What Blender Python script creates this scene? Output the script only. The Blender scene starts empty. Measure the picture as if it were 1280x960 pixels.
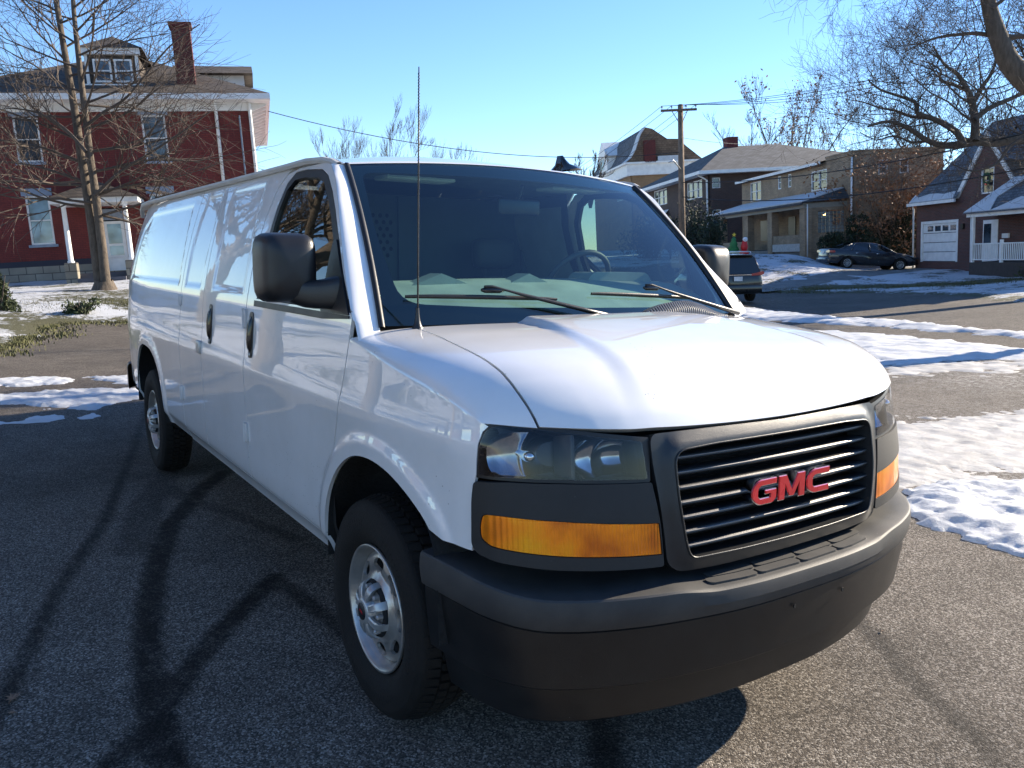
import bpy, bmesh, math, random
import numpy as np
from mathutils import Vector, Matrix, noise
from mathutils.geometry import delaunay_2d_cdt
SC = bpy.context.scene
COL = SC.collection
PI = math.pi
R = math.radians
CAMP = np.array([2.46168854, -2.04412375, 1.56574896])
CF = np.array([-0.82245301, 0.54927456, -0.14788001]); CR = np.array([0.55422885, 0.83231485, 0.00907616]); CU = np.array([-0.12806803, 0.07449465, 0.98896366])
FOC = 1014.2388
def at(px, py, D):
    "world point seen at a pixel of the 1280x960 photograph, D metres deep"
    return CAMP + (CF + CR*(px-640)/FOC - CU*(py-480)/FOC)*D
def on_z(px, py, z=0.0):
    d = CF + CR*(px-640)/FOC - CU*(py-480)/FOC
    return CAMP + d*(z-CAMP[2])/d[2]

# ------------------------------------------------------------------ materials
def new_mat(name):
    m = bpy.data.materials.new(name); m.use_nodes = True
    nt = m.node_tree
    b = nt.nodes['Principled BSDF']
    return m, nt, b
def N(nt, t, **kw):
    n = nt.nodes.new(t)
    for k, v in kw.items():
        if k.startswith('i_'):
            key = k[2:]
            key = int(key) if key.isdigit() else key.replace('_', ' ')
            n.inputs[key].default_value = v
        else: setattr(n, k, v)
    return n
def L(nt, a, ao, b, bi): nt.links.new(a.outputs[ao], b.inputs[bi])
def ramp(nt, stops, interp='LINEAR'):
    n = nt.nodes.new('ShaderNodeValToRGB'); cr = n.color_ramp; cr.interpolation = interp
    while len(cr.elements) < len(stops): cr.elements.new(.5)
    for e, (p, c) in zip(cr.elements, stops):
        e.position = p; e.color = (c[0], c[1], c[2], 1) if hasattr(c, '__len__') else (c, c, c, 1)
    return n
def plain(name, col, rough=.5, metal=0, var=.12, scale=8, bump=.0, coat=0, spec=.5, bscale=60, dirt=None):
    "one paint/plastic/metal: its colour drifts a little, its gloss too"
    m, nt, b = new_mat(name)
    tc = N(nt, 'ShaderNodeTexCoord')
    n1 = N(nt, 'ShaderNodeTexNoise'); n1.inputs['Scale'].default_value = scale; n1.inputs['Detail'].default_value = 5
    L(nt, tc, 'Object', n1, 'Vector')
    lo = [max(0, c*(1-var)) for c in col]; hi = [min(1, c*(1+var)) for c in col]
    r = ramp(nt, [(.3, lo), (.7, hi)]); L(nt, n1, 'Fac', r, 'Fac')
    L(nt, r, 'Color', b, 'Base Color')
    rr = N(nt, 'ShaderNodeMapRange'); rr.inputs['From Min'].default_value = .3; rr.inputs['From Max'].default_value = .7
    rr.inputs['To Min'].default_value = max(0, rough*.88); rr.inputs['To Max'].default_value = min(1, rough*1.12)
    L(nt, n1, 'Fac', rr, 'Value'); L(nt, rr, 'Result', b, 'Roughness')
    b.inputs['Metallic'].default_value = metal; b.inputs['Coat Weight'].default_value = coat; b.inputs['Coat Roughness'].default_value = .03
    b.inputs['Specular IOR Level'].default_value = spec
    if bump:
        n2 = N(nt, 'ShaderNodeTexNoise'); n2.inputs['Scale'].default_value = bscale; n2.inputs['Detail'].default_value = 4
        L(nt, tc, 'Object', n2, 'Vector')
        bp = N(nt, 'ShaderNodeBump'); bp.inputs['Strength'].default_value = bump; bp.inputs['Distance'].default_value = .02
        L(nt, n2, 'Fac', bp, 'Height'); L(nt, bp, 'Normal', b, 'Normal')
    return m
def brick(name, c1, c2, mortar, bw=.22, bh=.075, rough=.85, bump=.4, msize=.012, stain=.25):
    m, nt, b = new_mat(name)
    tc = N(nt, 'ShaderNodeTexCoord'); sp = N(nt, 'ShaderNodeSeparateXYZ'); L(nt, tc, 'Object', sp, 0)
    ad = N(nt, 'ShaderNodeMath', operation='ADD'); L(nt, sp, 0, ad, 0); L(nt, sp, 1, ad, 1)
    cb = N(nt, 'ShaderNodeCombineXYZ'); L(nt, ad, 0, cb, 0); L(nt, sp, 2, cb, 1)
    bt = N(nt, 'ShaderNodeTexBrick'); L(nt, cb, 0, bt, 'Vector')
    bt.inputs['Color1'].default_value = (*c1, 1); bt.inputs['Color2'].default_value = (*c2, 1); bt.inputs['Mortar'].default_value = (*mortar, 1)
    bt.inputs['Scale'].default_value = 1; bt.inputs['Brick Width'].default_value = bw; bt.inputs['Row Height'].default_value = bh
    bt.inputs['Mortar Size'].default_value = msize; bt.inputs['Mortar Smooth'].default_value = .3
    n1 = N(nt, 'ShaderNodeTexNoise'); n1.inputs['Scale'].default_value = 1.3; n1.inputs['Detail'].default_value = 6; L(nt, tc, 'Object', n1, 'Vector')
    r = ramp(nt, [(.3, 1-stain), (.7, 1+stain*.4)]); L(nt, n1, 'Fac', r, 'Fac')
    mx = N(nt, 'ShaderNodeMix', data_type='RGBA', blend_type='MULTIPLY'); mx.inputs[0].default_value = 1
    nt.links.new(bt.outputs['Color'], mx.inputs[6]); nt.links.new(r.outputs['Color'], mx.inputs[7])
    nt.links.new(mx.outputs[2], b.inputs['Base Color']); b.inputs['Roughness'].default_value = rough
    bp = N(nt, 'ShaderNodeBump'); bp.inputs['Strength'].default_value = bump; bp.inputs['Distance'].default_value = .01; bp.invert = True
    L(nt, bt, 'Fac', bp, 'Height'); L(nt, bp, 'Normal', b, 'Normal')
    return m
def shingle(name, c1, c2, w=.3, h=.14, rough=.9, snow=None):
    return brick(name, c1, c2, [x*.45 for x in c1], bw=w, bh=h, rough=rough, bump=.5, msize=.012, stain=.3)
def emis(name, col, s):
    m, nt, b = new_mat(name); b.inputs['Emission Color'].default_value = (*col, 1); b.inputs['Emission Strength'].default_value = s; b.inputs['Base Color'].default_value = (*col, 1)
    return m
def glass_mat(name, tint, ior=1.5, refl=1.0, rough=0.0, dark=None):
    "thin window glass: tinted see-through plus a Fresnel mirror"
    m = bpy.data.materials.new(name); m.use_nodes = True; nt = m.node_tree; nt.nodes.clear()
    out = N(nt, 'ShaderNodeOutputMaterial'); mix = N(nt, 'ShaderNodeMixShader'); tr = N(nt, 'ShaderNodeBsdfTransparent'); gl = N(nt, 'ShaderNodeBsdfGlossy')
    tr.inputs['Color'].default_value = (*tint, 1); gl.inputs['Roughness'].default_value = rough; gl.inputs['Color'].default_value = (refl, refl, refl, 1)
    fr = N(nt, 'ShaderNodeFresnel'); ge = N(nt, 'ShaderNodeNewGeometry'); mr = N(nt, 'ShaderNodeMapRange'); mr.inputs['To Min'].default_value = ior; mr.inputs['To Max'].default_value = 1/ior; L(nt, ge, 'Backfacing', mr, 'Value'); L(nt, mr, 0, fr, 'IOR')   # a thin sheet mirrors alike from both sides
    L(nt, fr, 0, mix, 0); L(nt, tr, 0, mix, 1); L(nt, gl, 0, mix, 2); L(nt, mix, 0, out, 0)
    return m
def pane_mat(name, col, rough=.04, ior=1.9):
    m, nt, b = new_mat(name)
    tc = N(nt, 'ShaderNodeTexCoord'); n1 = N(nt, 'ShaderNodeTexNoise'); n1.inputs['Scale'].default_value = 1.5; L(nt, tc, 'Object', n1, 'Vector')
    r = ramp(nt, [(.35, [c*.5 for c in col]), (.65, [c*1.5 for c in col])]); L(nt, n1, 'Fac', r, 'Fac'); L(nt, r, 'Color', b, 'Base Color')
    b.inputs['Roughness'].default_value = rough; b.inputs['IOR'].default_value = ior
    bp = N(nt, 'ShaderNodeBump'); bp.inputs['Strength'].default_value = .03; L(nt, n1, 'Fac', bp, 'Height'); L(nt, bp, 'Normal', b, 'Normal')
    return m

# ------------------------------------------------------------------ meshes
class MB:
    def __init__(s): s.v = []; s.f = []; s.mi = []; s.cur = 0
    def add(s, vs, fs):
        o = len(s.v); s.v += [tuple(map(float, v)) for v in vs]; s.f += [tuple(i+o for i in f) for f in fs]; s.mi += [s.cur]*len(fs); return s
    def box(s, x0, x1, y0, y1, z0, z1):
        return s.add([(x0,y0,z0),(x1,y0,z0),(x1,y1,z0),(x0,y1,z0),(x0,y0,z1),(x1,y0,z1),(x1,y1,z1),(x0,y1,z1)],
                     [(3,2,1,0),(4,5,6,7),(0,1,5,4),(1,2,6,5),(2,3,7,6),(3,0,4,7)])
    def rbox(s, x0, x1, y0, y1, z0, z1, b=.01):
        "box with chamfered edges"
        bm = bmesh.new(); bmesh.ops.create_cube(bm, size=1)
        for v in bm.verts: v.co = Vector(((x0+x1)/2+v.co.x*(x1-x0), (y0+y1)/2+v.co.y*(y1-y0), (z0+z1)/2+v.co.z*(z1-z0)))
        bmesh.ops.bevel(bm, geom=bm.edges[:], offset=b, segments=2, affect='EDGES', profile=.5)
        bm.verts.index_update(); s.add([v.co[:] for v in bm.verts], [[v.index for v in f.verts] for f in bm.faces]); bm.free(); return s
    def tube(s, path, rad, n=8, cap=True):
        P = [np.array(p, float) for p in path]; k = len(P)
        rad = rad if hasattr(rad, '__len__') else [rad]*k
        vs = []; up = None
        for i in range(k):
            t = P[min(i+1, k-1)]-P[max(i-1, 0)]; t = t/(np.linalg.norm(t)+1e-12)
            if up is None:
                up = np.cross(t, [0, 0, 1.]);
                if np.linalg.norm(up) < .1: up = np.cross(t, [0, 1., 0])
            up = up-t*(up@t); up /= np.linalg.norm(up)+1e-12; w = np.cross(t, up)
            for j in range(n):
                a = 2*PI*j/n; vs.append(P[i]+(up*math.cos(a)+w*math.sin(a))*rad[i])
        fs = [(i*n+j, i*n+(j+1) % n, (i+1)*n+(j+1) % n, (i+1)*n+j) for i in range(k-1) for j in range(n)]
        if cap: fs += [tuple(range(n-1, -1, -1)), tuple((k-1)*n+j for j in range(n))]
        return s.add(vs, fs)
    def grid(s, rows, closed=False):
        n = len(rows[0]); vs = [p for r in rows for p in r]; m = len(rows)
        fs = [(i*n+j, i*n+(j+1) % n, (i+1)*n+(j+1) % n, (i+1)*n+j) for i in range(m-1) for j in range(n if closed else n-1)]
        return s.add(vs, fs)
    def prism(s, poly, p0, ax, ay, depth):
        "extrude a 2-D polygon: point = p0 + u*ax + v*ay, then + depth vector"
        p0, ax, ay, depth = [np.array(q, float) for q in (p0, ax, ay, depth)]; n = len(poly)
        a = [p0+ax*u+ay*v for u, v in poly]; b = [q+depth for q in a]
        return s.add(a+b, [tuple(range(n-1, -1, -1)), tuple(range(n, 2*n))]+[(i, (i+1) % n, n+(i+1) % n, n+i) for i in range(n)])
    def lathe(s, prof, c, axis=1, n=32, closed=False):
        "profile (r, h) turned about an axis through c; h runs along the axis"
        rows = []
        for j in range(n+1):
            a = 2*PI*j/n; row = []
            for r, h in prof:
                p = [r*math.cos(a), r*math.sin(a)]
                q = [c[0]+p[0], c[1]+h, c[2]+p[1]] if axis == 1 else ([c[0]+p[0], c[1]+p[1], c[2]+h] if axis == 2 else [c[0]+h, c[1]+p[0], c[2]+p[1]])
                row.append(q)
            rows.append(row)
        return s.grid(rows)
    def make(s, name, mat, parent=None, smooth=False, angle=None, fix=True):
        me = bpy.data.meshes.new(name); me.from_pydata(s.v, [], s.f)
        mats = mat if isinstance(mat, (list, tuple)) else [mat]
        for m in mats: me.materials.append(m)
        if len(mats) > 1: me.polygons.foreach_set('material_index', s.mi)
        if fix or smooth or angle:
            bm = bmesh.new(); bm.from_mesh(me)
            bmesh.ops.remove_doubles(bm, verts=bm.verts, dist=1e-5)
            if fix: bmesh.ops.recalc_face_normals(bm, faces=bm.faces)
            if smooth or angle:
                for f in bm.faces: f.smooth = True
                a = R(angle or 180)
                for e in bm.edges:
                    if len(e.link_faces) == 2 and e.calc_face_angle(0) > a: e.smooth = False
            bm.to_mesh(me); bm.free()
        return link(name, me, parent)
def link(name, me, parent=None):
    o = bpy.data.objects.new(name, me); COL.objects.link(o)
    if parent is not None: o.parent = parent
    return o
def thing(name, label, cat, loc=(0,0,0), group=None, rot=None, mat4=None):
    o = bpy.data.objects.new(name, None); COL.objects.link(o); o.empty_display_size = .2
    if mat4 is not None: o.matrix_world = mat4
    else:
        o.location = loc
        if rot: o.rotation_euler = rot
    return tag(o, label, cat, group)
def tag(o, label, cat, group=None):
    o['label'] = label; o['category'] = cat
    if group: o['group'] = group
    return o
def kind(o, k): o['kind'] = k; return o
def copy_tree(o, parent=None):
    c = o.copy(); COL.objects.link(c); c.parent = parent
    for ch in list(o.children): copy_tree(ch, c)
    return c

def inpoly(p, poly):
    x, y = p; c = False; n = len(poly); j = n-1
    for i in range(n):
        xi, yi = poly[i]; xj, yj = poly[j]
        if (yi > y) != (yj > y) and x < (xj-xi)*(y-yi)/(yj-yi)+xi: c = not c
        j = i
    return c
def dens(poly, d):
    out = []; n = len(poly)
    for i in range(n):
        a, b = poly[i], poly[(i+1) % n]; l = math.hypot(b[0]-a[0], b[1]-a[1]); k = max(1, int(round(l/d)))
        for t in range(k): out.append((a[0]+(b[0]-a[0])*t/k, a[1]+(b[1]-a[1])*t/k))
    return out
def rnd(poly, r, k=5):
    "round the corners of a polygon; r a number or one per corner"
    n = len(poly); out = []
    rs = r if hasattr(r, '__len__') else [r]*n
    for i in range(n):
        p0 = np.array(poly[i-1], float); p = np.array(poly[i], float); p2 = np.array(poly[(i+1) % n], float)
        a = p0-p; b = p2-p; la = np.linalg.norm(a); lb = np.linalg.norm(b); rr = min(rs[i], la*.49, lb*.49)
        if rr < 1e-4: out.append(tuple(p)); continue
        s = p+a/la*rr; e = p+b/lb*rr
        for t in range(k+1):
            t /= k; out.append(tuple(s*(1-t)**2+2*p*t*(1-t)+e*t*t))
    return out
def distpoly(P, poly):
    "distance of many points to a closed polygon's edge (numpy)"
    P = np.asarray(P, float); best = np.full(len(P), 1e9); n = len(poly)
    for i in range(n):
        a = np.array(poly[i]); b = np.array(poly[(i+1) % n]); ab = b-a; l2 = ab@ab+1e-12
        t = np.clip(((P-a)@ab)/l2, 0, 1); d = np.linalg.norm(P-(a+t[:, None]*ab), axis=1); best = np.minimum(best, d)
    return best
def insidepoly(P, poly):
    P = np.asarray(P, float); c = np.zeros(len(P), bool); n = len(poly); j = n-1
    for i in range(n):
        xi, yi = poly[i]; xj, yj = poly[j]
        if yi != yj:
            m = ((yi > P[:, 1]) != (yj > P[:, 1])) & (P[:, 0] < (xj-xi)*(P[:, 1]-yi)/(yj-yi)+xi); c ^= m
        j = i
    return c
def far_in(z):
    return 0.0
def panel(name, outline, holes, f, mat, parent=None, res=.03, rim=.012, off=0.0, flip=False, mirror=False, edge=None, extra=None):
    """sheet-metal panel: a 2-D outline with holes laid on the surface f(u,v)->xyz with the surface's true normals and a folded-in rim"""
    edge = edge or res
    o = dens(outline, edge); hs = [dens(h, edge) for h in holes]
    pts = list(o); E = [(i, (i+1) % len(o)) for i in range(len(o))]
    for h in hs:
        b = len(pts); pts += h; E += [(b+i, b+(i+1) % len(h)) for i in range(len(h))]
    nb = len(pts)
    xs = [p[0] for p in o]; ys = [p[1] for p in o]
    if res < 5:
        gx = np.arange(min(xs)+res*.5, max(xs), res); gy = np.arange(min(ys)+res*.5, max(ys), res)
        G = np.array([(x, y) for x in gx for y in gy]) if len(gx) and len(gy) else np.zeros((0, 2))
        if extra: G = np.concatenate([G, np.array(extra)]) if len(G) else np.array(extra)
        if len(G):
            m = insidepoly(G, o) & (distpoly(G, o) > res*.45)
            for h in hs: m &= ~insidepoly(G, h) & (distpoly(G, h) > res*.45)
            pts += [tuple(g) for g in G[m]]
    r = delaunay_2d_cdt([Vector((float(a), float(b))) for a, b in pts], E, [], 0, 1e-6)
    V2 = [tuple(v) for v in r[0]]; T = r[2]
    C = np.array([[sum(V2[i][0] for i in t)/len(t), sum(V2[i][1] for i in t)/len(t)] for t in T])
    m = insidepoly(C, o)
    for h in hs: m &= ~insidepoly(C, h)
    T = [tuple(t) for t, k in zip(T, m) if k]
    sx = -1 if mirror else 1
    e = 2e-3; V = []; Nn = []
    for (a, b) in V2:
        p = np.array(f(a, b)); du = np.array(f(a+e, b))-np.array(f(a-e, b)); dv = np.array(f(a, b+e))-np.array(f(a, b-e))
        n = np.cross(du, dv); l = np.linalg.norm(n); n = n/l if l > 1e-12 else np.array([0, 0, 1.])
        if flip: n = -n
        V.append(p+n*off); Nn.append(n)
    V = np.array(V); Nn = np.array(Nn)
    # orient triangles to the normals
    F = []
    for t in T:
        n = np.cross(V[t[1]]-V[t[0]], V[t[2]]-V[t[0]])
        F.append(t if n@Nn[t[0]] > 0 else (t[0], t[2], t[1]))
    nv = len(V); LN = [[Nn[i] for i in t] for t in F]
    if rim:
        # boundary edges = used once
        cnt = {}
        for t in F:
            for i in range(3):
                a, b = t[i], t[(i+1) % 3]; cnt[(a, b)] = cnt.get((a, b), 0)+1
        be = [k for k in cnt if (k[1], k[0]) not in cnt]
        V2l = list(V); Fr = []
        for a, b in be:
            o_ = len(V2l); A, B = V[a], V[b]; out = np.cross(B-A, Nn[a]); out /= np.linalg.norm(out)+1e-12
            V2l += [A, B, B-Nn[b]*rim, A-Nn[a]*rim]; Fr.append((o_+1, o_, o_+3, o_+2)); LN.append([out]*4)
        V = np.array(V2l); F = F+Fr
    if mirror:
        V = V*[1, -1, 1]; V = V-np.stack([V[:, 0]*0, np.array([far_in(z) for z in V[:, 2]]), V[:, 0]*0], 1); F = [tuple(reversed(t)) for t in F]; LN = [[n*np.array([1, -1, 1]) for n in reversed(l)] for l in LN]
    me = bpy.data.meshes.new(name); me.from_pydata([tuple(map(float, v)) for v in V], [], F); me.materials.append(mat)
    me.polygons.foreach_set('use_smooth', [True]*len(F))
    me.normals_split_custom_set([tuple(map(float, n)) for l in LN for n in l])
    return link(name, me, parent)
def lerpf(tab):
    X=[a for a,b in tab];Y=[b for a,b in tab]
    # monotone cubic (Fritsch-Carlson)
    n=len(X);d=[(Y[i+1]-Y[i])/(X[i+1]-X[i]) for i in range(n-1)]
    m=[d[0]]+[0 if d[i-1]*d[i]<=0 else 2*d[i-1]*d[i]/(d[i-1]+d[i]) for i in range(1,n-1)]+[d[-1]]
    def f(x):
        if x<=X[0]:return Y[0]+m[0]*(x-X[0])
        if x>=X[-1]:return Y[-1]+m[-1]*(x-X[-1])
        lo,hi=0,n-1
        while hi-lo>1:
            k=(lo+hi)//2
            if X[k]<=x:lo=k
            else:hi=k
        h=X[hi]-X[lo];t=(x-X[lo])/h
        return (2*t**3-3*t*t+1)*Y[lo]+(t**3-2*t*t+t)*h*m[lo]+(-2*t**3+3*t*t)*Y[hi]+(t**3-t*t)*h*m[hi]
    return f
# plan curve of the body, right half mirrored: (x, |y|) from nose centre round the side to the rear centre
CP=[(.90,0),(.898,.15),(.893,.30),(.883,.45),(.865,.58),(.832,.69),(.785,.79),(.735,.865),(.68,.92),(.60,.955),(.48,.975),(.33,.988),(.15,.996),(-.1,1.0),(-.6,1.002),(-1.2,1.003),(-2,1.003),(-2.8,1.003),(-3.5,1.001),(-4.0,.998),(-4.4,.988),(-4.75,.970),(-4.98,.945),(-5.10,.905),(-5.165,.84),(-5.19,.74),(-5.20,.5),(-5.20,0)]
def catmull(P,k=12):
    out=[];n=len(P)
    for i in range(n-1):
        p0=P[max(i-1,0)];p1=P[i];p2=P[i+1];p3=P[min(i+2,n-1)]
        if i==0:p0=(P[1][0],-P[1][1])
        if i==n-2:p3=(P[n-2][0],-P[n-2][1])
        # centripetal-ish tangents scaled by segment lengths
        L0=math.hypot(p1[0]-p0[0],p1[1]-p0[1]) or 1e-6;L1=math.hypot(p2[0]-p1[0],p2[1]-p1[1]);L2=math.hypot(p3[0]-p2[0],p3[1]-p2[1]) or 1e-6
        t1=[((p1[j]-p0[j])/L0*L1+(p2[j]-p1[j])/L1*L0)/(L0+L1)*L1 for j in (0,1)]
        t2=[((p2[j]-p1[j])/L1*L2+(p3[j]-p2[j])/L2*L1)/(L1+L2)*L1 for j in (0,1)]
        for a in range(k):
            t=a/k
            out.append(tuple((2*t**3-3*t*t+1)*p1[j]+(t**3-2*t*t+t)*t1[j]+(-2*t**3+3*t*t)*p2[j]+(t**3-t*t)*t2[j] for j in (0,1)))
    out.append(P[-1]);return out
CC=catmull(CP)
CS=[0.]
for i in range(1,len(CC)):CS.append(CS[-1]+math.hypot(CC[i][0]-CC[i-1][0],CC[i][1]-CC[i-1][1]))
_cx=lerpf([(s,p[0]) for s,p in zip(CS,CC)]);_cy=lerpf([(s,p[1]) for s,p in zip(CS,CC)])
def s_of_x(x):
    lo,hi=.9,CS[-1]-.75
    for _ in range(40):
        m=(lo+hi)/2
        if _cx(m)>x:lo=m
        else:hi=m
    return lo
def s_of_y(y): # front
    lo,hi=0,1.4
    y=abs(y)
    for _ in range(40):
        m=(lo+hi)/2
        if _cy(m)<y:lo=m
        else:hi=m
    return lo
dside=lerpf([(.40,-.06),(.47,-.050),(.515,-.034),(.56,-.012),(.66,-.006),(.85,-.001),(1.0,.003),(1.05,.005),(1.08,.004),(1.11,-.001),(1.14,-.005),(1.25,-.014),(1.36,-.024),(1.395,-.029),(1.43,-.036),(1.55,-.062),(1.7,-.102),(1.85,-.152),(1.93,-.182),(1.97,-.198),(2.02,-.222)])
dfront=lerpf([(.5,.04),(.75,.03),(.88,.02),(1.0,.0),(1.1,-.02),(1.2,-.06)])
def sm(a,b,x):
    t=min(1,max(0,(x-a)/(b-a)));return t*t*(3-2*t)
AF=[(-.345,.30),(-.345,.55),(-.325,.66),(-.27,.76),(-.18,.85),(-.06,.915),(.08,.936),(.22,.92),(.35,.872),(.455,.802),(.50,.70),(.52,.5),(.52,.30)]
AR=[(-4.38,.30),(-4.38,.55),(-4.35,.68),(-4.27,.80),(-4.14,.90),(-3.98,.95),(-3.82,.955),(-3.66,.94),(-3.52,.89),(-3.41,.80),(-3.35,.68),(-3.33,.55),(-3.33,.30)]
def _cm(P,k=4):
    out=[]
    for i in range(len(P)-1):
        p0,p1,p2,p3=P[max(0,i-1)],P[i],P[i+1],P[min(len(P)-1,i+2)]
        for a in range(k):
            t=a/k;out.append(tuple(.5*((2*p1[j])+(p2[j]-p0[j])*t+(2*p0[j]-5*p1[j]+4*p2[j]-p3[j])*t*t+(3*p1[j]-p0[j]-3*p2[j]+p3[j])*t**3) for j in (0,1)))
    out.append(P[-1]);return out
AF=_cm(AF);AR=_cm(AR)
EMB=[[(-1.43,1.415),(-1.43,1.66),(-1.50,1.935),(-2.05,1.938),(-2.04,1.67),(-2.00,1.415)],
     [(-2.27,1.415),(-2.25,1.70),(-2.29,1.938),(-2.60,1.938),(-2.64,1.70),(-2.65,1.415)],
     [(-2.82,1.42),(-2.86,1.65),(-2.95,1.90),(-4.35,1.90),(-4.62,1.80),(-4.78,1.42)]]
def segd(x,z,P,closed):
    best=1e9;n=len(P)
    for i in range(n if closed else n-1):
        ax,az=P[i];bx,bz=P[(i+1)%n];dx,dz=bx-ax,bz-az
        t=((x-ax)*dx+(z-az)*dz)/(dx*dx+dz*dz);t=0 if t<0 else 1 if t>1 else t
        d=(x-ax-dx*t)**2+(z-az-dz*t)**2
        if d<best:best=d
    return math.sqrt(best)
def pin(x,z,P):
    c=False;j=len(P)-1
    for i in range(len(P)):
        xi,yi=P[i];xj,yj=P[j]
        if (yi>z)!=(yj>z) and x<(xj-xi)*(z-yi)/(yj-yi)+xi:c=not c
        j=i
    return c
def dextra(x,z):
    d=0.
    for P in (AF,AR):
        if P[0][0]-.1<x<P[-1][0]+.1 and z<1.06:
            r=segd(x,z,P,False)
            d+=.012*(1-sm(.038,.088,r))
    if z>1.36:
        for P in EMB:
            if P[0][0]+.05>x>min(p[0] for p in P)-.05:
                r=segd(x,z,P,True);r=r if pin(x,z,P) else -r
                d-=.007*sm(-.004,.020,r)
    return d
def S(s,z,side=-1):
    x,y=_cx(s),_cy(s);e=.01
    tx,ty=_cx(s+e)-_cx(s-e),_cy(s+e)-_cy(s-e);L=math.hypot(tx,ty) or 1e-9
    nx,ny=ty/L,-tx/L
    w=sm(.35,.95,nx)
    d=dside(z)*(1-w)+dfront(z)*w
    if x<.56: d+=dextra(x,z)
    d*=1.0
    if x<-4.5 and nx<-.3: d-=.06*sm(1.0,1.95,z)*sm(.3,.9,-nx)
    return np.array([x+nx*d,side*(y+ny*d),z])
HZC=lerpf([(0,1.350),(.2,1.348),(.4,1.337),(.6,1.315),(.75,1.283),(.85,1.240),(.92,1.192),(.97,1.143),(1,1.096)])
HZS=lerpf([(-.3,1.335),(0,1.300),(.2,1.272),(.4,1.235),(.6,1.19),(.8,1.145),(.9,1.12),(1,1.095)])
NOSEX=lerpf([(a,float(S(s_of_y(.93*a),1.10+.045*a*a)[0])) for a in (0,.1,.2,.3,.4,.5,.6,.7,.75,.8,.85,.9,.95,1.0)])
NX1=NOSEX(1.0)
def hood_x(s,a):
    xr=-.10+.14*(1-a*a)
    return xr+(NOSEX(a)-xr)*s
def Hs(s,rho,side=1,sec=None,bulge=False):
    a=abs(rho)
    if sec is None: sec=math.sqrt(max(0,1-a**5))
    xs=-.10+(NX1+.10)*s;zs=HZS(s);zc=HZC(s)
    Y=abs(S(s_of_x(xs),zs)[1])
    z=zs+(zc-zs)*sec+.045*a*a*sm(.3,1,s)
    y=Y*rho
    if bulge:
        yb=.365+.15*s
        z+=(.024-.013*sm(.15,.65,s))*(1-sm(yb-.022-.01*s,yb+.026+.035*s,abs(y)))*(1-.75*sm(.8,1,s))
    return np.array([hood_x(s,a),side*y,z])
def fs_of(q1):
    x=_cx(q1);s=(x+.10)/(NX1+.10)
    return min(max(s,-.25),1)
def fzt(s): return HZS(s)+.045*sm(.3,1,s)
def fender(q1,q2,side=-1):
    s=fs_of(q1);zt=fzt(s)
    if q2<=zt: return S(q1,q2,side)
    phi=min(1.35,(q2-zt)/.20)
    a=math.cos(phi)**.4
    b=S(q1,zt,side);h=Hs(s,a,side,sec=math.sin(phi));xs=hood_x(s,1.0)
    k=sm(.84,1.,a)
    return np.array([h[0]+(b[0]-xs)*k,h[1]+(b[1]-Hs(s,1.0,side,sec=0)[1])*k,h[2]])
def Wf(a,b,off=0.0):
    base=np.array([-.09+.07*(1-a*a),.885*a,1.345]);top=np.array([-.66+.07*(1-a*a),.765*a,1.943+.035*(1-a*a)])
    m=base*(1-b)+top*b
    return m+np.array([.62,0,.78])*.03*4*b*(1-b)+np.array([.72,0,.69])*off
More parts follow.
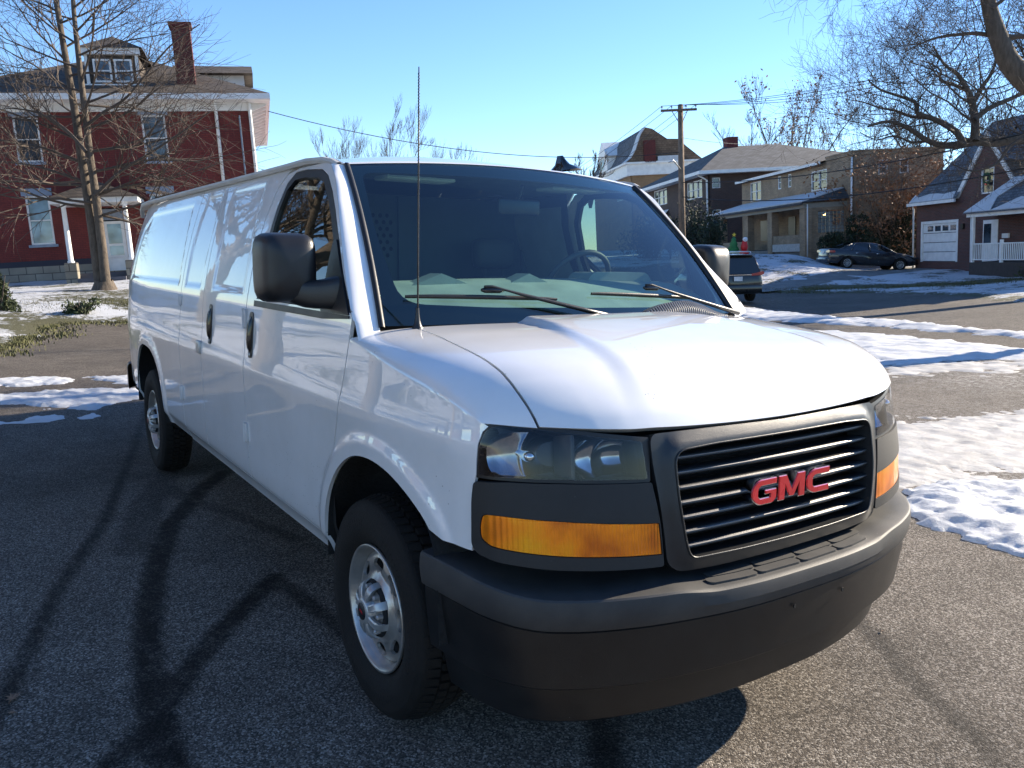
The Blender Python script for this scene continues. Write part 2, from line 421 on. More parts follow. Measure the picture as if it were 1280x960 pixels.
# ------------------------------------------------------------------ the van
M = {}
def car_paint():
    m, nt, b = new_mat('white_paint')
    tc = N(nt, 'ShaderNodeTexCoord'); n1 = N(nt, 'ShaderNodeTexNoise'); n1.inputs['Scale'].default_value = 2.2; n1.inputs['Detail'].default_value = 7; n1.inputs['Roughness'].default_value = .65
    L(nt, tc, 'Object', n1, 'Vector')
    r = ramp(nt, [(.3, (.68,.675,.66)), (.6, (.76,.755,.75))]); L(nt, n1, 'Fac', r, 'Fac')
    # road grime low on the body: a little darker and duller where spray lands
    sp = N(nt, 'ShaderNodeSeparateXYZ'); L(nt, tc, 'Object', sp, 0)
    mr = N(nt, 'ShaderNodeMapRange'); mr.inputs['From Min'].default_value = .44; mr.inputs['From Max'].default_value = .66; mr.inputs['To Min'].default_value = .55; mr.inputs['To Max'].default_value = 0
    L(nt, sp, 2, mr, 'Value')
    n2 = N(nt, 'ShaderNodeTexNoise'); n2.inputs['Scale'].default_value = 14; n2.inputs['Detail'].default_value = 8; L(nt, tc, 'Object', n2, 'Vector')
    mu = N(nt, 'ShaderNodeMath', operation='MULTIPLY'); L(nt, mr, 0, mu, 0); L(nt, n2, 'Fac', mu, 1)
    mx = N(nt, 'ShaderNodeMix', data_type='RGBA'); L(nt, mu, 0, mx, 0); nt.links.new(r.outputs['Color'], mx.inputs[6]); mx.inputs[7].default_value = (.42,.40,.37,1)
    # tar specks and chips, thickest low down
    vo = N(nt, 'ShaderNodeTexVoronoi'); vo.inputs['Scale'].default_value = 55; L(nt, tc, 'Object', vo, 'Vector')
    vr = ramp(nt, [(.07, 1), (.13, 0)]); L(nt, vo, 'Distance', vr, 'Fac')
    z2_ = N(nt, 'ShaderNodeMapRange'); z2_.inputs['From Min'].default_value = .45; z2_.inputs['From Max'].default_value = .95; z2_.inputs['To Min'].default_value = .62; z2_.inputs['To Max'].default_value = .38; L(nt, sp, 2, z2_, 'Value')
    n5 = N(nt, 'ShaderNodeTexNoise'); n5.inputs['Scale'].default_value = 7; n5.inputs['Detail'].default_value = 4; L(nt, tc, 'Object', n5, 'Vector')
    lt = N(nt, 'ShaderNodeMath', operation='LESS_THAN'); L(nt, n5, 'Fac', lt, 0); L(nt, z2_, 0, lt, 1)
    m5 = N(nt, 'ShaderNodeMath', operation='MULTIPLY'); L(nt, vr, 'Color', m5, 0); L(nt, lt, 0, m5, 1)
    m6 = N(nt, 'ShaderNodeMath', operation='MULTIPLY'); L(nt, m5, 0, m6, 0); m6.inputs[1].default_value = .75
    mxs = N(nt, 'ShaderNodeMix', data_type='RGBA'); L(nt, m6, 0, mxs, 0); nt.links.new(mx.outputs[2], mxs.inputs[6]); mxs.inputs[7].default_value = (.07,.06,.05,1)
    nt.links.new(mxs.outputs[2], b.inputs['Base Color'])
    b.inputs['Roughness'].default_value = .35; b.inputs['Coat Weight'].default_value = 1; b.inputs['Coat Roughness'].default_value = .015; b.inputs['Coat IOR'].default_value = 1.9
    b.inputs['IOR'].default_value = 1.4
    n3 = N(nt, 'ShaderNodeTexNoise'); n3.inputs['Scale'].default_value = 3.5; n3.inputs['Detail'].default_value = 2; L(nt, tc, 'Object', n3, 'Vector')
    bp = N(nt, 'ShaderNodeBump'); bp.inputs['Strength'].default_value = .06; bp.inputs['Distance'].default_value = .012; L(nt, n3, 'Fac', bp, 'Height')
    L(nt, bp, 'Normal', b, 'Normal'); L(nt, bp, 'Normal', b, 'Coat Normal')
    return m
M['paint'] = car_paint()
def tex_plastic(name, base, worn, rough):
    m, nt, b = new_mat(name)
    tc = N(nt, 'ShaderNodeTexCoord'); n1 = N(nt, 'ShaderNodeTexNoise'); n1.inputs['Scale'].default_value = 5; n1.inputs['Detail'].default_value = 8; n1.inputs['Roughness'].default_value = .7
    L(nt, tc, 'Object', n1, 'Vector')
    r = ramp(nt, [(.38, base), (.68, worn)]); L(nt, n1, 'Fac', r, 'Fac')
    # stone chips: tiny pale specks
    v = N(nt, 'ShaderNodeTexVoronoi'); v.inputs['Scale'].default_value = 34; L(nt, tc, 'Object', v, 'Vector')
    sc = ramp(nt, [(.0, 1), (.045, 0)]); L(nt, v, 'Distance', sc, 'Fac')
    n4 = N(nt, 'ShaderNodeTexNoise'); n4.inputs['Scale'].default_value = 6; L(nt, tc, 'Object', n4, 'Vector')
    s4 = ramp(nt, [(.55, 0), (.6, 1)]); L(nt, n4, 'Fac', s4, 'Fac')
    mm = N(nt, 'ShaderNodeMath', operation='MULTIPLY'); L(nt, sc, 'Color', mm, 0); L(nt, s4, 'Color', mm, 1)
    mx = N(nt, 'ShaderNodeMix', data_type='RGBA'); L(nt, mm, 0, mx, 0); nt.links.new(r.outputs['Color'], mx.inputs[6]); mx.inputs[7].default_value = (.35,.33,.30,1)
    nt.links.new(mx.outputs[2], b.inputs['Base Color'])
    rr = N(nt, 'ShaderNodeMapRange'); rr.inputs['To Min'].default_value = rough-.1; rr.inputs['To Max'].default_value = rough+.12; L(nt, n1, 'Fac', rr, 'Value'); L(nt, rr, 0, b, 'Roughness')
    n2 = N(nt, 'ShaderNodeTexNoise'); n2.inputs['Scale'].default_value = 420; n2.inputs['Detail'].default_value = 2; L(nt, tc, 'Object', n2, 'Vector')
    bp = N(nt, 'ShaderNodeBump'); bp.inputs['Strength'].default_value = .22; bp.inputs['Distance'].default_value = .002; L(nt, n2, 'Fac', bp, 'Height'); L(nt, bp, 'Normal', b, 'Normal')
    return m
M['plastic'] = tex_plastic('dark_plastic', (.026,.0265,.0275), (.050,.048,.045), .60)
M['plastic_bezel'] = tex_plastic('bezel_plastic', (.016,.0155,.015), (.026,.025,.024), .66)
M['plastic_low'] = tex_plastic('lower_plastic', (.007,.007,.0075), (.014,.0135,.0125), .36)
M['grille'] = tex_plastic('grille_plastic', (.014,.015,.017), (.021,.022,.024), .36)
M['black'] = plain('black_plastic', (.012,.012,.013), .38, bump=.08, bscale=300)
M['gloss_black'] = plain('gloss_black', (.006,.006,.007), .08)
M['seal'] = plain('rubber_seal', (.010,.010,.011), .45)
M['dark'] = plain('dark_inner', (.006,.006,.006), .9)
M['liner'] = plain('wheel_well', (.012,.012,.012), .9, var=.4, bump=.3)
M['rubber'] = plain('tyre_rubber', (.012,.0105,.009), .8, spec=.3, var=.45, scale=7, bump=.25, bscale=180)
M['steel'] = plain('wheel_silver', (.46,.435,.40), .33, metal=.75, var=.22, scale=14, bump=.05)
M['cap'] = plain('cap_silver', (.44,.44,.43), .36, metal=.6, var=.15)
M['chrome'] = plain('chrome', (.80,.80,.82), .07, metal=1, var=.03)
M['red'] = plain('badge_red', (.62,.012,.02), .25, coat=1)
M['slat'] = plain('slat_edge', (.17,.165,.16), .42, metal=.5, var=.15)
M['glass'] = glass_mat('windscreen_glass', (.66,.86,.80), 1.72)
M['side_glass'] = glass_mat('side_glass', (.32,.37,.35), 1.8)
M['lens'] = glass_mat('headlight_lens', (.80,.82,.84), 1.45)
M['reflector'] = plain('reflector', (.40,.42,.45), .13, metal=1, var=.25, scale=26)
M['lamp_dark'] = plain('lamp_housing', (.030,.032,.038), .30, metal=.3)
M['dash'] = plain('dashboard', (.25,.275,.26), .6, bump=.1, bscale=120)
M['seat'] = plain('seat_vinyl', (.05,.06,.062), .6)
M['trim'] = plain('cab_trim', (.22,.25,.235), .7)
M['headliner'] = plain('headliner', (.34,.37,.35), .9)
M['partition'] = plain('partition_steel', (.055,.075,.08), .55)
M['tail_red'] = plain('tail_red', (.35,.01,.012), .15, coat=1)
def amber_mat():
    m, nt, b = new_mat('amber_lens')
    tc = N(nt, 'ShaderNodeTexCoord'); sp = N(nt, 'ShaderNodeSeparateXYZ'); L(nt, tc, 'Object', sp, 0)
    w = N(nt, 'ShaderNodeTexWave'); w.bands_direction = 'Y'; w.inputs['Scale'].default_value = 30; w.inputs['Distortion'].default_value = .2; L(nt, tc, 'Object', w, 'Vector')
    n1 = N(nt, 'ShaderNodeTexNoise'); n1.inputs['Scale'].default_value = 9; n1.inputs['Detail'].default_value = 3; L(nt, tc, 'Object', n1, 'Vector')
    w2 = N(nt, 'ShaderNodeTexWave'); w2.bands_direction = 'Z'; w2.inputs['Scale'].default_value = 40; L(nt, tc, 'Object', w2, 'Vector')
    n1.inputs['Scale'].default_value = 6; r = ramp(nt, [(.36, (.62,.13,.001)), (.50, (1.0,.27,.001)), (.66, (1.0,.42,.004))]); L(nt, n1, 'Fac', r, 'Fac')
    L(nt, r, 'Color', b, 'Base Color'); b.inputs['Roughness'].default_value = .30; b.inputs['Coat Weight'].default_value = .6; b.inputs['Metallic'].default_value = .45
    ad = N(nt, 'ShaderNodeMath', operation='MULTIPLY_ADD'); L(nt, w2, 'Fac', ad, 0); ad.inputs[1].default_value = .06; L(nt, w, 'Fac', ad, 2)
    bp = N(nt, 'ShaderNodeBump'); bp.inputs['Strength'].default_value = .55; bp.inputs['Distance'].default_value = .004; L(nt, ad, 0, bp, 'Height'); L(nt, bp, 'Normal', b, 'Normal')
    return m
M['amber'] = amber_mat()

van = thing('cargo_van', 'long white cargo van with dark plastic bumper and side doors, parked in the foreground', 'van')

def side_panel(name, out, holes, mat='paint', res=.03, rim=.014, off=0., both=True, edge=None, label=None):
    "outline given as (x, z) on the body side"
    cv = lambda P: [(s_of_x(x), z) for x, z in P]
    rs = []
    for mir in ((False, True) if both else (False,)):
        o = panel(name, cv(out), [cv(h) for h in holes], lambda s, z: S(s, z, -1), M[mat], van, res, rim, off, flip=False, mirror=mir, edge=edge)
        rs.append(o)
    return rs
FIX = None
# the surface's (s,z) normal must point outwards: test once
_p = S(s_of_x(-1.), 1.); _du = S(s_of_x(-1.)+.01, 1.)-_p; _dv = S(s_of_x(-1.), 1.01)-_p
SFLIP = np.cross(_du, _dv)[1] > 0
def far_in(z): return .048*sm(1.40, 1.60, z)*(1-sm(1.75, 1.95, z))   # the driver's-side glass stands a little more upright
_panel = panel
def panel(*a, **k):
    if k.pop('auto', True) and 'flip' in k: k['flip'] = k['flip'] ^ SFLIP
    return _panel(*a, **k)
def ztop(x): return 1.966+.008*(-x-.5)
WIN = [(-1.205,1.395),(-1.21,1.62),(-1.20,1.80),(-1.165,1.905),(-1.09,1.948),(-.95,1.948),(-.76,1.932),(-.665,1.90),(-.56,1.83),(-.47,1.755),(-.355,1.64),(-.245,1.515),(-.125,1.392)]
SEAM = [(-.412,.545),(-.392,.65),(-.33,.78),(-.237,.909),(-.19,1.03),(-.152,1.175),(-.125,1.29),(-.112,1.372)]
L1 = [(-.112,1.372),(-.20,1.475),(-.325,1.625),(-.45,1.765),(-.58,1.885),(-.68,1.945)]
def sh(P, d): return [(x+d, z) for x, z in P]
door = sh(SEAM, -.004)+L1[1:]+[(-.76,1.958),(-1.06,1.962),(-1.19,1.945),(-1.265,1.885),(-1.315,1.75),(-1.338,1.60),(-1.341,1.4),(-1.341,.545)]
for o in side_panel('front_door', door, [WIN], res=.028): pass
# window seal ring, glass, mirror sail
def inset(P, d):
    c = np.mean(np.array(P), 0); out = []
    n = len(P)
    for i in range(n):
        a = np.array(P[i-1]); b = np.array(P[i]); c_ = np.array(P[(i+1) % n])
        t = (c_-a)/np.linalg.norm(c_-a); nn = np.array([-t[1], t[0]])
        if nn@(c-b) < 0: nn = -nn
        out.append(tuple(b+nn*d))
    return out
GL_ = [(-1.165,1.425),(-1.17,1.62),(-1.16,1.79),(-1.135,1.875),(-1.07,1.912),(-.95,1.914),(-.78,1.900),(-.69,1.872),(-.585,1.80),(-.50,1.73),(-.42,1.645),(-.40,1.60),(-.40,1.425)]
seal_o = inset(WIN, .003)
side_panel('window_seal', seal_o, [GL_], 'seal', res=.03, rim=.02, off=-.001)
side_panel('side_window', inset(GL_, -.01), [], 'side_glass', res=.05, rim=0, off=-.012)
side_panel('mirror_sail', rnd([(-.40,1.383),(-.135,1.383),(-.25,1.512),(-.375,1.645),(-.40,1.64)], .012), [], 'black', res=.03, rim=.02, off=.006)
side_panel('belt_moulding', [(-1.22,1.362),(-1.22,1.388),(-.135,1.382),(-.135,1.372),(-.38,1.358)], [], 'seal', res=.04, rim=.01, off=.005)
# cargo doors (60/40) and the long rear quarter
leaf1 = [(-1.350,.545),(-1.350,1.4),(-1.347,1.6),(-1.324,1.75),(-1.275,1.89),(-1.20,1.955),(-1.15,1.968),(-2.20,1.976),(-2.176,1.7),(-2.168,1.4),(-2.168,.545)]
leaf2 = [(-2.176,.545),(-2.176,1.4),(-2.184,1.7),(-2.208,1.976),(-2.76,1.980),(-2.735,1.7),(-2.726,1.4),(-2.726,.545)]
side_panel('side_door', leaf1, [], res=.024)
side_panel('side_door', leaf2, [], res=.024)
XR = -5.12
quarter = [(-2.735,.48),(-2.735,1.4),(-2.744,1.7),(-2.769,1.981),(-4.9,1.998),(-5.05,1.95),(XR,1.80),(XR,.50),(-4.38,.50)]+[p for p in AR if p[1] > .49][0:]+[(-3.33,.48)]
side_panel('rear_quarter', quarter, [], res=.026)
# drip moulding above the side door, rocker sill
side_panel('rocker_sill', [(-.412,.47),(-.418,.539),(-2.729,.539),(-2.729,.47)], [], res=.02, rim=.02)
# header strip between door tops and gutter
side_panel('roof_side', [(-.70,1.952),(-.78,1.963),(-1.06,1.967),(-1.12,1.967),(-2.2,1.979),(-4.9,2.001),(-4.9,2.02),(-1.0,1.99),(-.72,1.975)], [], res=.03, rim=0, off=-.002)
# dark inner shell so that the gaps read as gaps
side_panel('inner_shell', [(-.30,.50)]+[(-.30,1.0),(-.14,1.365)]+[(-5.0,1.365),(-5.0,.5),(-4.42,.5),(-4.42,1.0),(-3.30,1.0),(-3.30,.5)], [], 'dark', res=.2, rim=0, off=-.030, edge=.1)
side_panel('inner_shell', [(-1.24,1.36),(-1.24,1.96),(-4.9,1.97),(-5.0,1.36)], [], 'dark', res=.2, rim=0, off=-.030, edge=.1)

# fenders
def q_of(s): # arclength for a hood station
    return s_of_x(-.10+(NX1+.10)*s)
seam_rho = lambda s: .79+.08*s
def fphi(rho): return math.acos(rho**2.5)
fo = []
for x, z in reversed(SEAM): fo.append((s_of_x(x+.002), z if z < 1.37 else 1.335))
fo = [(a, b) for a, b in fo]
fo += [(s_of_x(-.414), .475), (s_of_x(-.345), .475)]
for x, z in AF:
    if z > .50 and x < .459: fo.append((s_of_x(x), z))
fo += [(s_of_x(.52),.787),(s_of_x(.61),.782),(1.036,.782),(1.026,.97),(1.020,1.0),(1.014,1.085),(1.004,1.118),(.988,1.134)]
QN = q_of(1.0)
for rr in (1.0,.99,.975,.96,.94,.92,.90,.885,.873): fo.append((QN+.002, fzt(1)+.2*fphi(rr)))
for s in (.98,.95,.9,.85,.8,.7,.6,.5,.4,.3,.2,.1,.05,.0): fo.append((q_of(s), fzt(s)+.2*fphi(seam_rho(s)+.004)))
for rr in (.86,.92,.96,.985): fo.append((q_of(0), fzt(0)+.2*fphi(rr)))
fo2 = [fo[0]]
for p in fo[1:]:
    if math.hypot(p[0]-fo2[-1][0], p[1]-fo2[-1][1]) > .002: fo2.append(p)
for mir in (False, True):
    panel('fender', fo2, [], lambda a, b: fender(a, b, -1), M['paint'], van, .0125, .014, 0, flip=False, mirror=mir, edge=.0125)
# hood
hu, hv = .82, .95
def hoodf(u, v): return Hs(u/hu, v/hv, 1, bulge=True)
ho = [(0, -.786*hv)]+[(s*hu, -(seam_rho(s)-.004)*hv) for s in np.linspace(.05, .995, 16)]
ho += [(.995*hu, t*hv) for t in np.linspace(-.80, .80, 21)]
ho += [(s*hu, (seam_rho(s)-.004)*hv) for s in np.linspace(.995, .05, 16)]+[(0, .786*hv)]
ho += [(0, t*hv) for t in np.linspace(.7, -.7, 15)]
_panel('hood', ho, [], hoodf, M['paint'], van, .018, .034, 0, flip=False, edge=.02)

# roof
def roofp(x, t):
    b = sm(-.60, -1.15, x) if False else min(1, max(0, (-.60-x)/.5)); b = b*b*(3-2*b)
    y = (.772+.022*b)*t
    zed = 1.950+(.030)*b+.008*max(0, -x-1.1)
    return (x+.0, y, zed+(.036+.042*b)*(1-abs(t)**2.4))
mb = MB(); rows = []
for i, b in enumerate(np.linspace(0, 1, 60)):
    row = []
    for t in np.linspace(-1, 1, 41):
        x0 = Wf(t, 1)[0]-.008
        x = x0+(-5.06-x0)*b**1.6
        p = list(roofp(x, t))
        if i == 0: p = list(Wf(t, 1)+np.array([-.004, 0, .003]))
        if b > .97: p[2] -= (b-.97)/.03*.05
        row.append(p)
    rows.append(row)
mb.grid(rows); roof = mb.make('roof', M['paint'], van, smooth=True)
# gutter rail along each roof edge, running down beside the windscreen
for sd in (-1, 1):
    mb = MB(); rows = []
    path = [(-.655,.782,1.938),(-.70,.790,1.955),(-.78,.799,1.970),(-.95,.806,1.980)]+[(x, .808, ztop(x)+.008) for x in (-1.2,-1.6,-2.2,-3,-3.8,-4.5)]+[(-4.85,.800,2.002),(-5.0,.785,1.97),(-5.06,.77,1.92)]
    sec = [(-.012,-.012),(.013,-.012),(.020,.000),(.016,.012),(.004,.014),(-.004,.004),(-.012,.010)]
    for x, y, z in path: rows.append([(x, sd*(y+a), z+c) for a, c in sec])
    mb.grid(rows, closed=True); mb.make('roof_gutter', plain('gutter_paint', (.50,.485,.46), .5, var=.2, scale=5) if sd < 0 else bpy.data.materials['gutter_paint'], van, angle=40)
# A pillars
for sd in (-1, 1):
    mb = MB(); rows = []
    for b in (list(np.linspace(-.12, -.01, 5)) if sd < 0 else [-.03])+list(np.linspace(0, 1.0, 24)):
        w = Wf(-1, b); w = w+np.array([-.002, -.004, .002])
        # matching point on the side line L1
        zz = w[2]
        k = min(max(b, 0), 1)
        xs = np.interp(k, np.linspace(0, 1, len(L1)), [p[0] for p in L1])+.003; zs = np.interp(k, np.linspace(0, 1, len(L1)), [p[1] for p in L1])
        l1 = S(s_of_x(xs), zs)
        if b < 0: l1 = S(s_of_x(-.108-b*.55), 1.372+b*.8)+np.array([0, .006, 0])
        wp = Wf(-1, b)
        ctl = np.array([l1[0]*.45+wp[0]*.55+.012, l1[1]*.80+wp[1]*.20-.004, (l1[2]+wp[2])/2+.004])
        if sd > 0: l1 = l1+np.array([0, far_in(l1[2]), 0]); ctl = (l1+wp)/2+np.array([.001, 0, .001])
        row = []
        for t in np.linspace(0, 1, 9):
            p = l1*(1-t)**2+2*ctl*t*(1-t)+wp*t*t; row.append((p[0], sd*-p[1], p[2]))
        rows.append(row)
    mb.grid(rows); mb.make('a_pillar', M['paint'], van, smooth=True)
    # black moulding beside the glass
    mb = MB(); rows = []
    for b in np.linspace(-.01, 1.0, 20):
        w = Wf(-1, b, .004); rows.append([(w[0]-.004, sd*-(w[1]-.004), w[2]), (w[0]+.007, sd*-(w[1]-.003), w[2]+.006), (w[0]+.009, sd*-(w[1]+.010), w[2]+.006), (w[0]-.002, sd*-(w[1]+.020), w[2])])
    mb.grid(rows); mb.make('windscreen_moulding', M['seal'], van, smooth=True)
# windscreen
ws = thing_ws = None
wf = lambda u, v: Wf(u, v)
wo = [(-1, 0), (1, 0), (1, 1), (-1, 1)]
wind = _panel('windscreen', wo, [], wf, M['glass'], van, .06, 0, 0, flip=False, edge=.06)
hole = rnd([(-.895,.115),(-.5,.085),(0,.07),(.5,.06),(.93,.06),(.94,.5),(.925,.925),(.5,.905),(0,.90),(-.5,.915),(-.925,.94),(-.945,.5)], [.10,.05,.05,.05,.08,.3,.06,.1,.1,.1,.06,.3])
_panel('windscreen_frit', [(-.995,.0),(.995,.0),(.995,.995),(-.995,.995)], [hole], lambda u, v: Wf(u, v, -.006), M['gloss_black'], van, .06, 0, 0, flip=False, edge=.05)
# cowl: black trough between hood and glass
mb = MB(); rows = []
for a in np.linspace(-1, 1, 31):
    h = Hs(.0, a*.985, 1); w = Wf(a, 0)
    rows.append([(h[0]+.10, h[1], h[2]-.055), (h[0]+.03, h[1], h[2]-.050), (h[0]-.02, h[1]*.99, min(h[2]-.03, 1.325)), ((h[0]+w[0])/2-.02, w[1], 1.330), (w[0]+.006, w[1], w[2]+.002)])
mb.grid(rows); mb.make('cowl_panel', M['black'], van, smooth=True)
# cowl air intake: ribbed hump on the driver's side
mb = MB(); mb2 = MB()
def hump(t): return .066*math.sin(PI*min(1, t*2.2)/2)**.6 if t < .45 else .066*(1-sm(.45, 1.0, t))**.8+0.0
y0, y1 = .235, .80
rows = []
for t in np.linspace(0, 1, 40):
    y = y0+(y1-y0)*t; h = max(.002, hump(t)); xb = -.012-.10*(y/.95)**2
    rows.append([(xb+.055, y, 1.338), (xb+.04, y, 1.338+h*.6), (xb+.01, y, 1.340+h), (xb-.04, y, 1.340+h*.85), (xb-.07, y, 1.335)])
mb.grid(rows); vent = mb.make('cowl_intake', plain('intake_grey', (.030,.030,.032), .5, bump=.05), van, smooth=True)
for t in np.linspace(.05, .95, 38):
    y = y0+(y1-y0)*t; h = max(.002, hump(t)); xb = -.012-.10*(y/.95)**2
    mb2.tube([(xb+.056, y-.008, 1.341), (xb+.042, y-.006, 1.340+h*.62), (xb+.012, y, 1.344+h), (xb-.035, y+.012, 1.344+h*.88)], .0038, 5)
mb2.make('intake_rib', plain('rib_grey', (.22,.22,.23), .4), vent, smooth=True)

# ---- front fascia on the nose surface
fsurf = lambda u, z: S(abs(u) if abs(u) > 1e-4 else 1e-4, z, -1 if u >= 0 else 1)
FFL = None
_p = fsurf(.3, 1.); _n = np.cross(fsurf(.31, 1.)-_p, fsurf(.3, 1.01)-_p); FFL = _n[0] < 0
def fpanel(name, out, holes, mat, res=.03, rim=.014, off=0., mirror=False, parent=None, edge=None, f=None):
    return _panel(name, out, holes, f or fsurf, mat, parent or van, res, rim, off, flip=FFL, mirror=mirror, edge=edge)
gh = [(.0,1.098),(.30,1.102),(.522,1.103),(.520,1.03),(.505,.92),(.492,.82),(.484,.745),(.45,.716),(.30,.709),(0,.707)]
gout = gh+[(-u, z) for u, z in reversed(gh[1:-1])]
gout = rnd(gout, [.0,.02,.03,.02,.02,.02,.03,.03,.02,.0,.02,.03,.03,.02,.02,.02,.03,.02])
gi = [(0,1.063),(.30,1.063),(.457,1.056),(.453,.92),(.432,.80),(.415,.752),(.20,.747),(0,.746)]
gin = gi+[(-u, z) for u, z in reversed(gi[1:-1])]
gin = rnd(gin, [0,.03,.045,.04,.04,.045,.03,0,.03,.045,.04,.04,.045,.03])
def gfs(u, z):
    # the surround swells towards the opening's lip
    d = distpoly([(u, z)], gin)[0]
    p = fsurf(u, z); c = .016*(1-sm(.0, .055, d)); return p+np.array([c, 0, 0])
grille = fpanel('grille', gout, [gin], M['grille'], res=.02, rim=.085, off=.004, edge=.018, f=gfs)
mb = MB(); gl = dens(gin, .02)
mb.tube([gfs(u, z)+np.array([.005, 0, 0]) for u, z in gl+gl[:1]], .0030, 6, cap=False); mb.make('grille_lip', M['grille'], grille, smooth=True)
mb = MB(); mb.prism([(-.50,.70),(.50,.70),(.50,1.08),(-.50,1.08)], (.77,0,0), (0,1,0), (0,0,1), (.01,0,0)); mb.make('grille_back', M['dark'], grille)
for i in range(7):
    z = 1.026-.0418*i; hw = np.interp(z, [.75,.80,.92,1.056], [.418,.434,.452,.457])
    mb = MB(); rows = []
    for t in np.linspace(-1, 1, 33):
        u = t*hw; p = fsurf(u, z); 
        x, y = p[0], p[1]
        rows.append([(x-.075,y,z-.004),(x-.075,y,z+.002),(x-.012,y,z+.0115),(x-.003,y,z+.0085),(x-.000,y,z+.001),(x-.006,y,z-.006),(x-.020,y,z-.010)])
    mb.grid(rows, closed=True); sl = mb.make('grille_slat', M['grille'], grille, angle=50)
    mb = MB(); mb.tube([(r[4][0]-.001, r[4][1], r[4][2]+.0045) for r in rows], .0026, 6); mb.make('slat_strip', M['slat'], sl, smooth=True)
# badge: three block letters, red face on a chrome body
Gp = [(.035,0),(.115,0),(.135,.02),(.135,.062),(.072,.062),(.072,.042),(.100,.042),(.100,.030),(.046,.030),(.036,.040),(.036,.068),(.046,.080),(.135,.080),(.135,.110),(.035,.110),(.0,.078),(.0,.034)]
Gp = rnd(Gp, [.02,.01,.004,.003,.002,.002,.002,.002,.006,.005,.005,.006,.002,.003,.03,.02,.02], 4)
Mp = [(0,0),(.036,0),(.036,.066),(.062,.010),(.088,.010),(.114,.066),(.114,0),(.150,0),(.150,.110),(.106,.110),(.075,.046),(.044,.110),(0,.110)]
Cp = [(.035,0),(.135,0),(.135,.030),(.046,.030),(.036,.040),(.036,.070),(.046,.080),(.135,.080),(.135,.110),(.035,.110),(0,.082),(0,.028)]
Cp = rnd(Cp, [.02,.002,.002,.006,.005,.005,.006,.002,.002,.03,.02,.02], 4)
def shrink(P, d):
    n = len(P); out = []
    area = sum(P[i][0]*P[(i+1) % n][1]-P[(i+1) % n][0]*P[i][1] for i in range(n)); sg = 1 if area > 0 else -1
    for i in range(n):
        a = np.array(P[i-1], float); b = np.array(P[i], float); c = np.array(P[(i+1) % n], float)
        e1 = (b-a)/(np.linalg.norm(b-a)+1e-9); e2 = (c-b)/(np.linalg.norm(c-b)+1e-9)
        n1 = np.array([-e1[1], e1[0]])*sg; n2 = np.array([-e2[1], e2[0]])*sg; m = n1+n2; k = m@n1
        if abs(k) < .35: k = .35*(1 if k >= 0 else -1)
        out.append(tuple(b+m*(d/k)))
    return out
badge_e = None
sc = .84; x0 = -.176; chars = [(Gp, x0), (Mp, x0+.122), (Cp, x0+.122+.134)]
letters = []
for P, ox in chars:
    P2 = [(ox+u*sc, .858+v*sc*.86) for u, v in P]
    letters.append(P2)
def clean(P, d=.0012):
    out = [P[0]]
    for p in P[1:]:
        if math.hypot(p[0]-out[-1][0], p[1]-out[-1][1]) > d: out.append(p)
    if math.hypot(out[0][0]-out[-1][0], out[0][1]-out[-1][1]) < d: out.pop()
    return out
for P2 in letters:
    P2 = clean(P2)
    bdg = _panel('badge_letter', P2, [], lambda y, z: np.array([.930, y+.004, z]), M['chrome'], van, 9, .036, 0, flip=False, edge=9)
    _panel('badge_face', clean(shrink(P2, .0030)), [], lambda y, z: np.array([.9335, y+.004, z]), M['red'], bdg, 9, .004, 0, flip=False, edge=9)

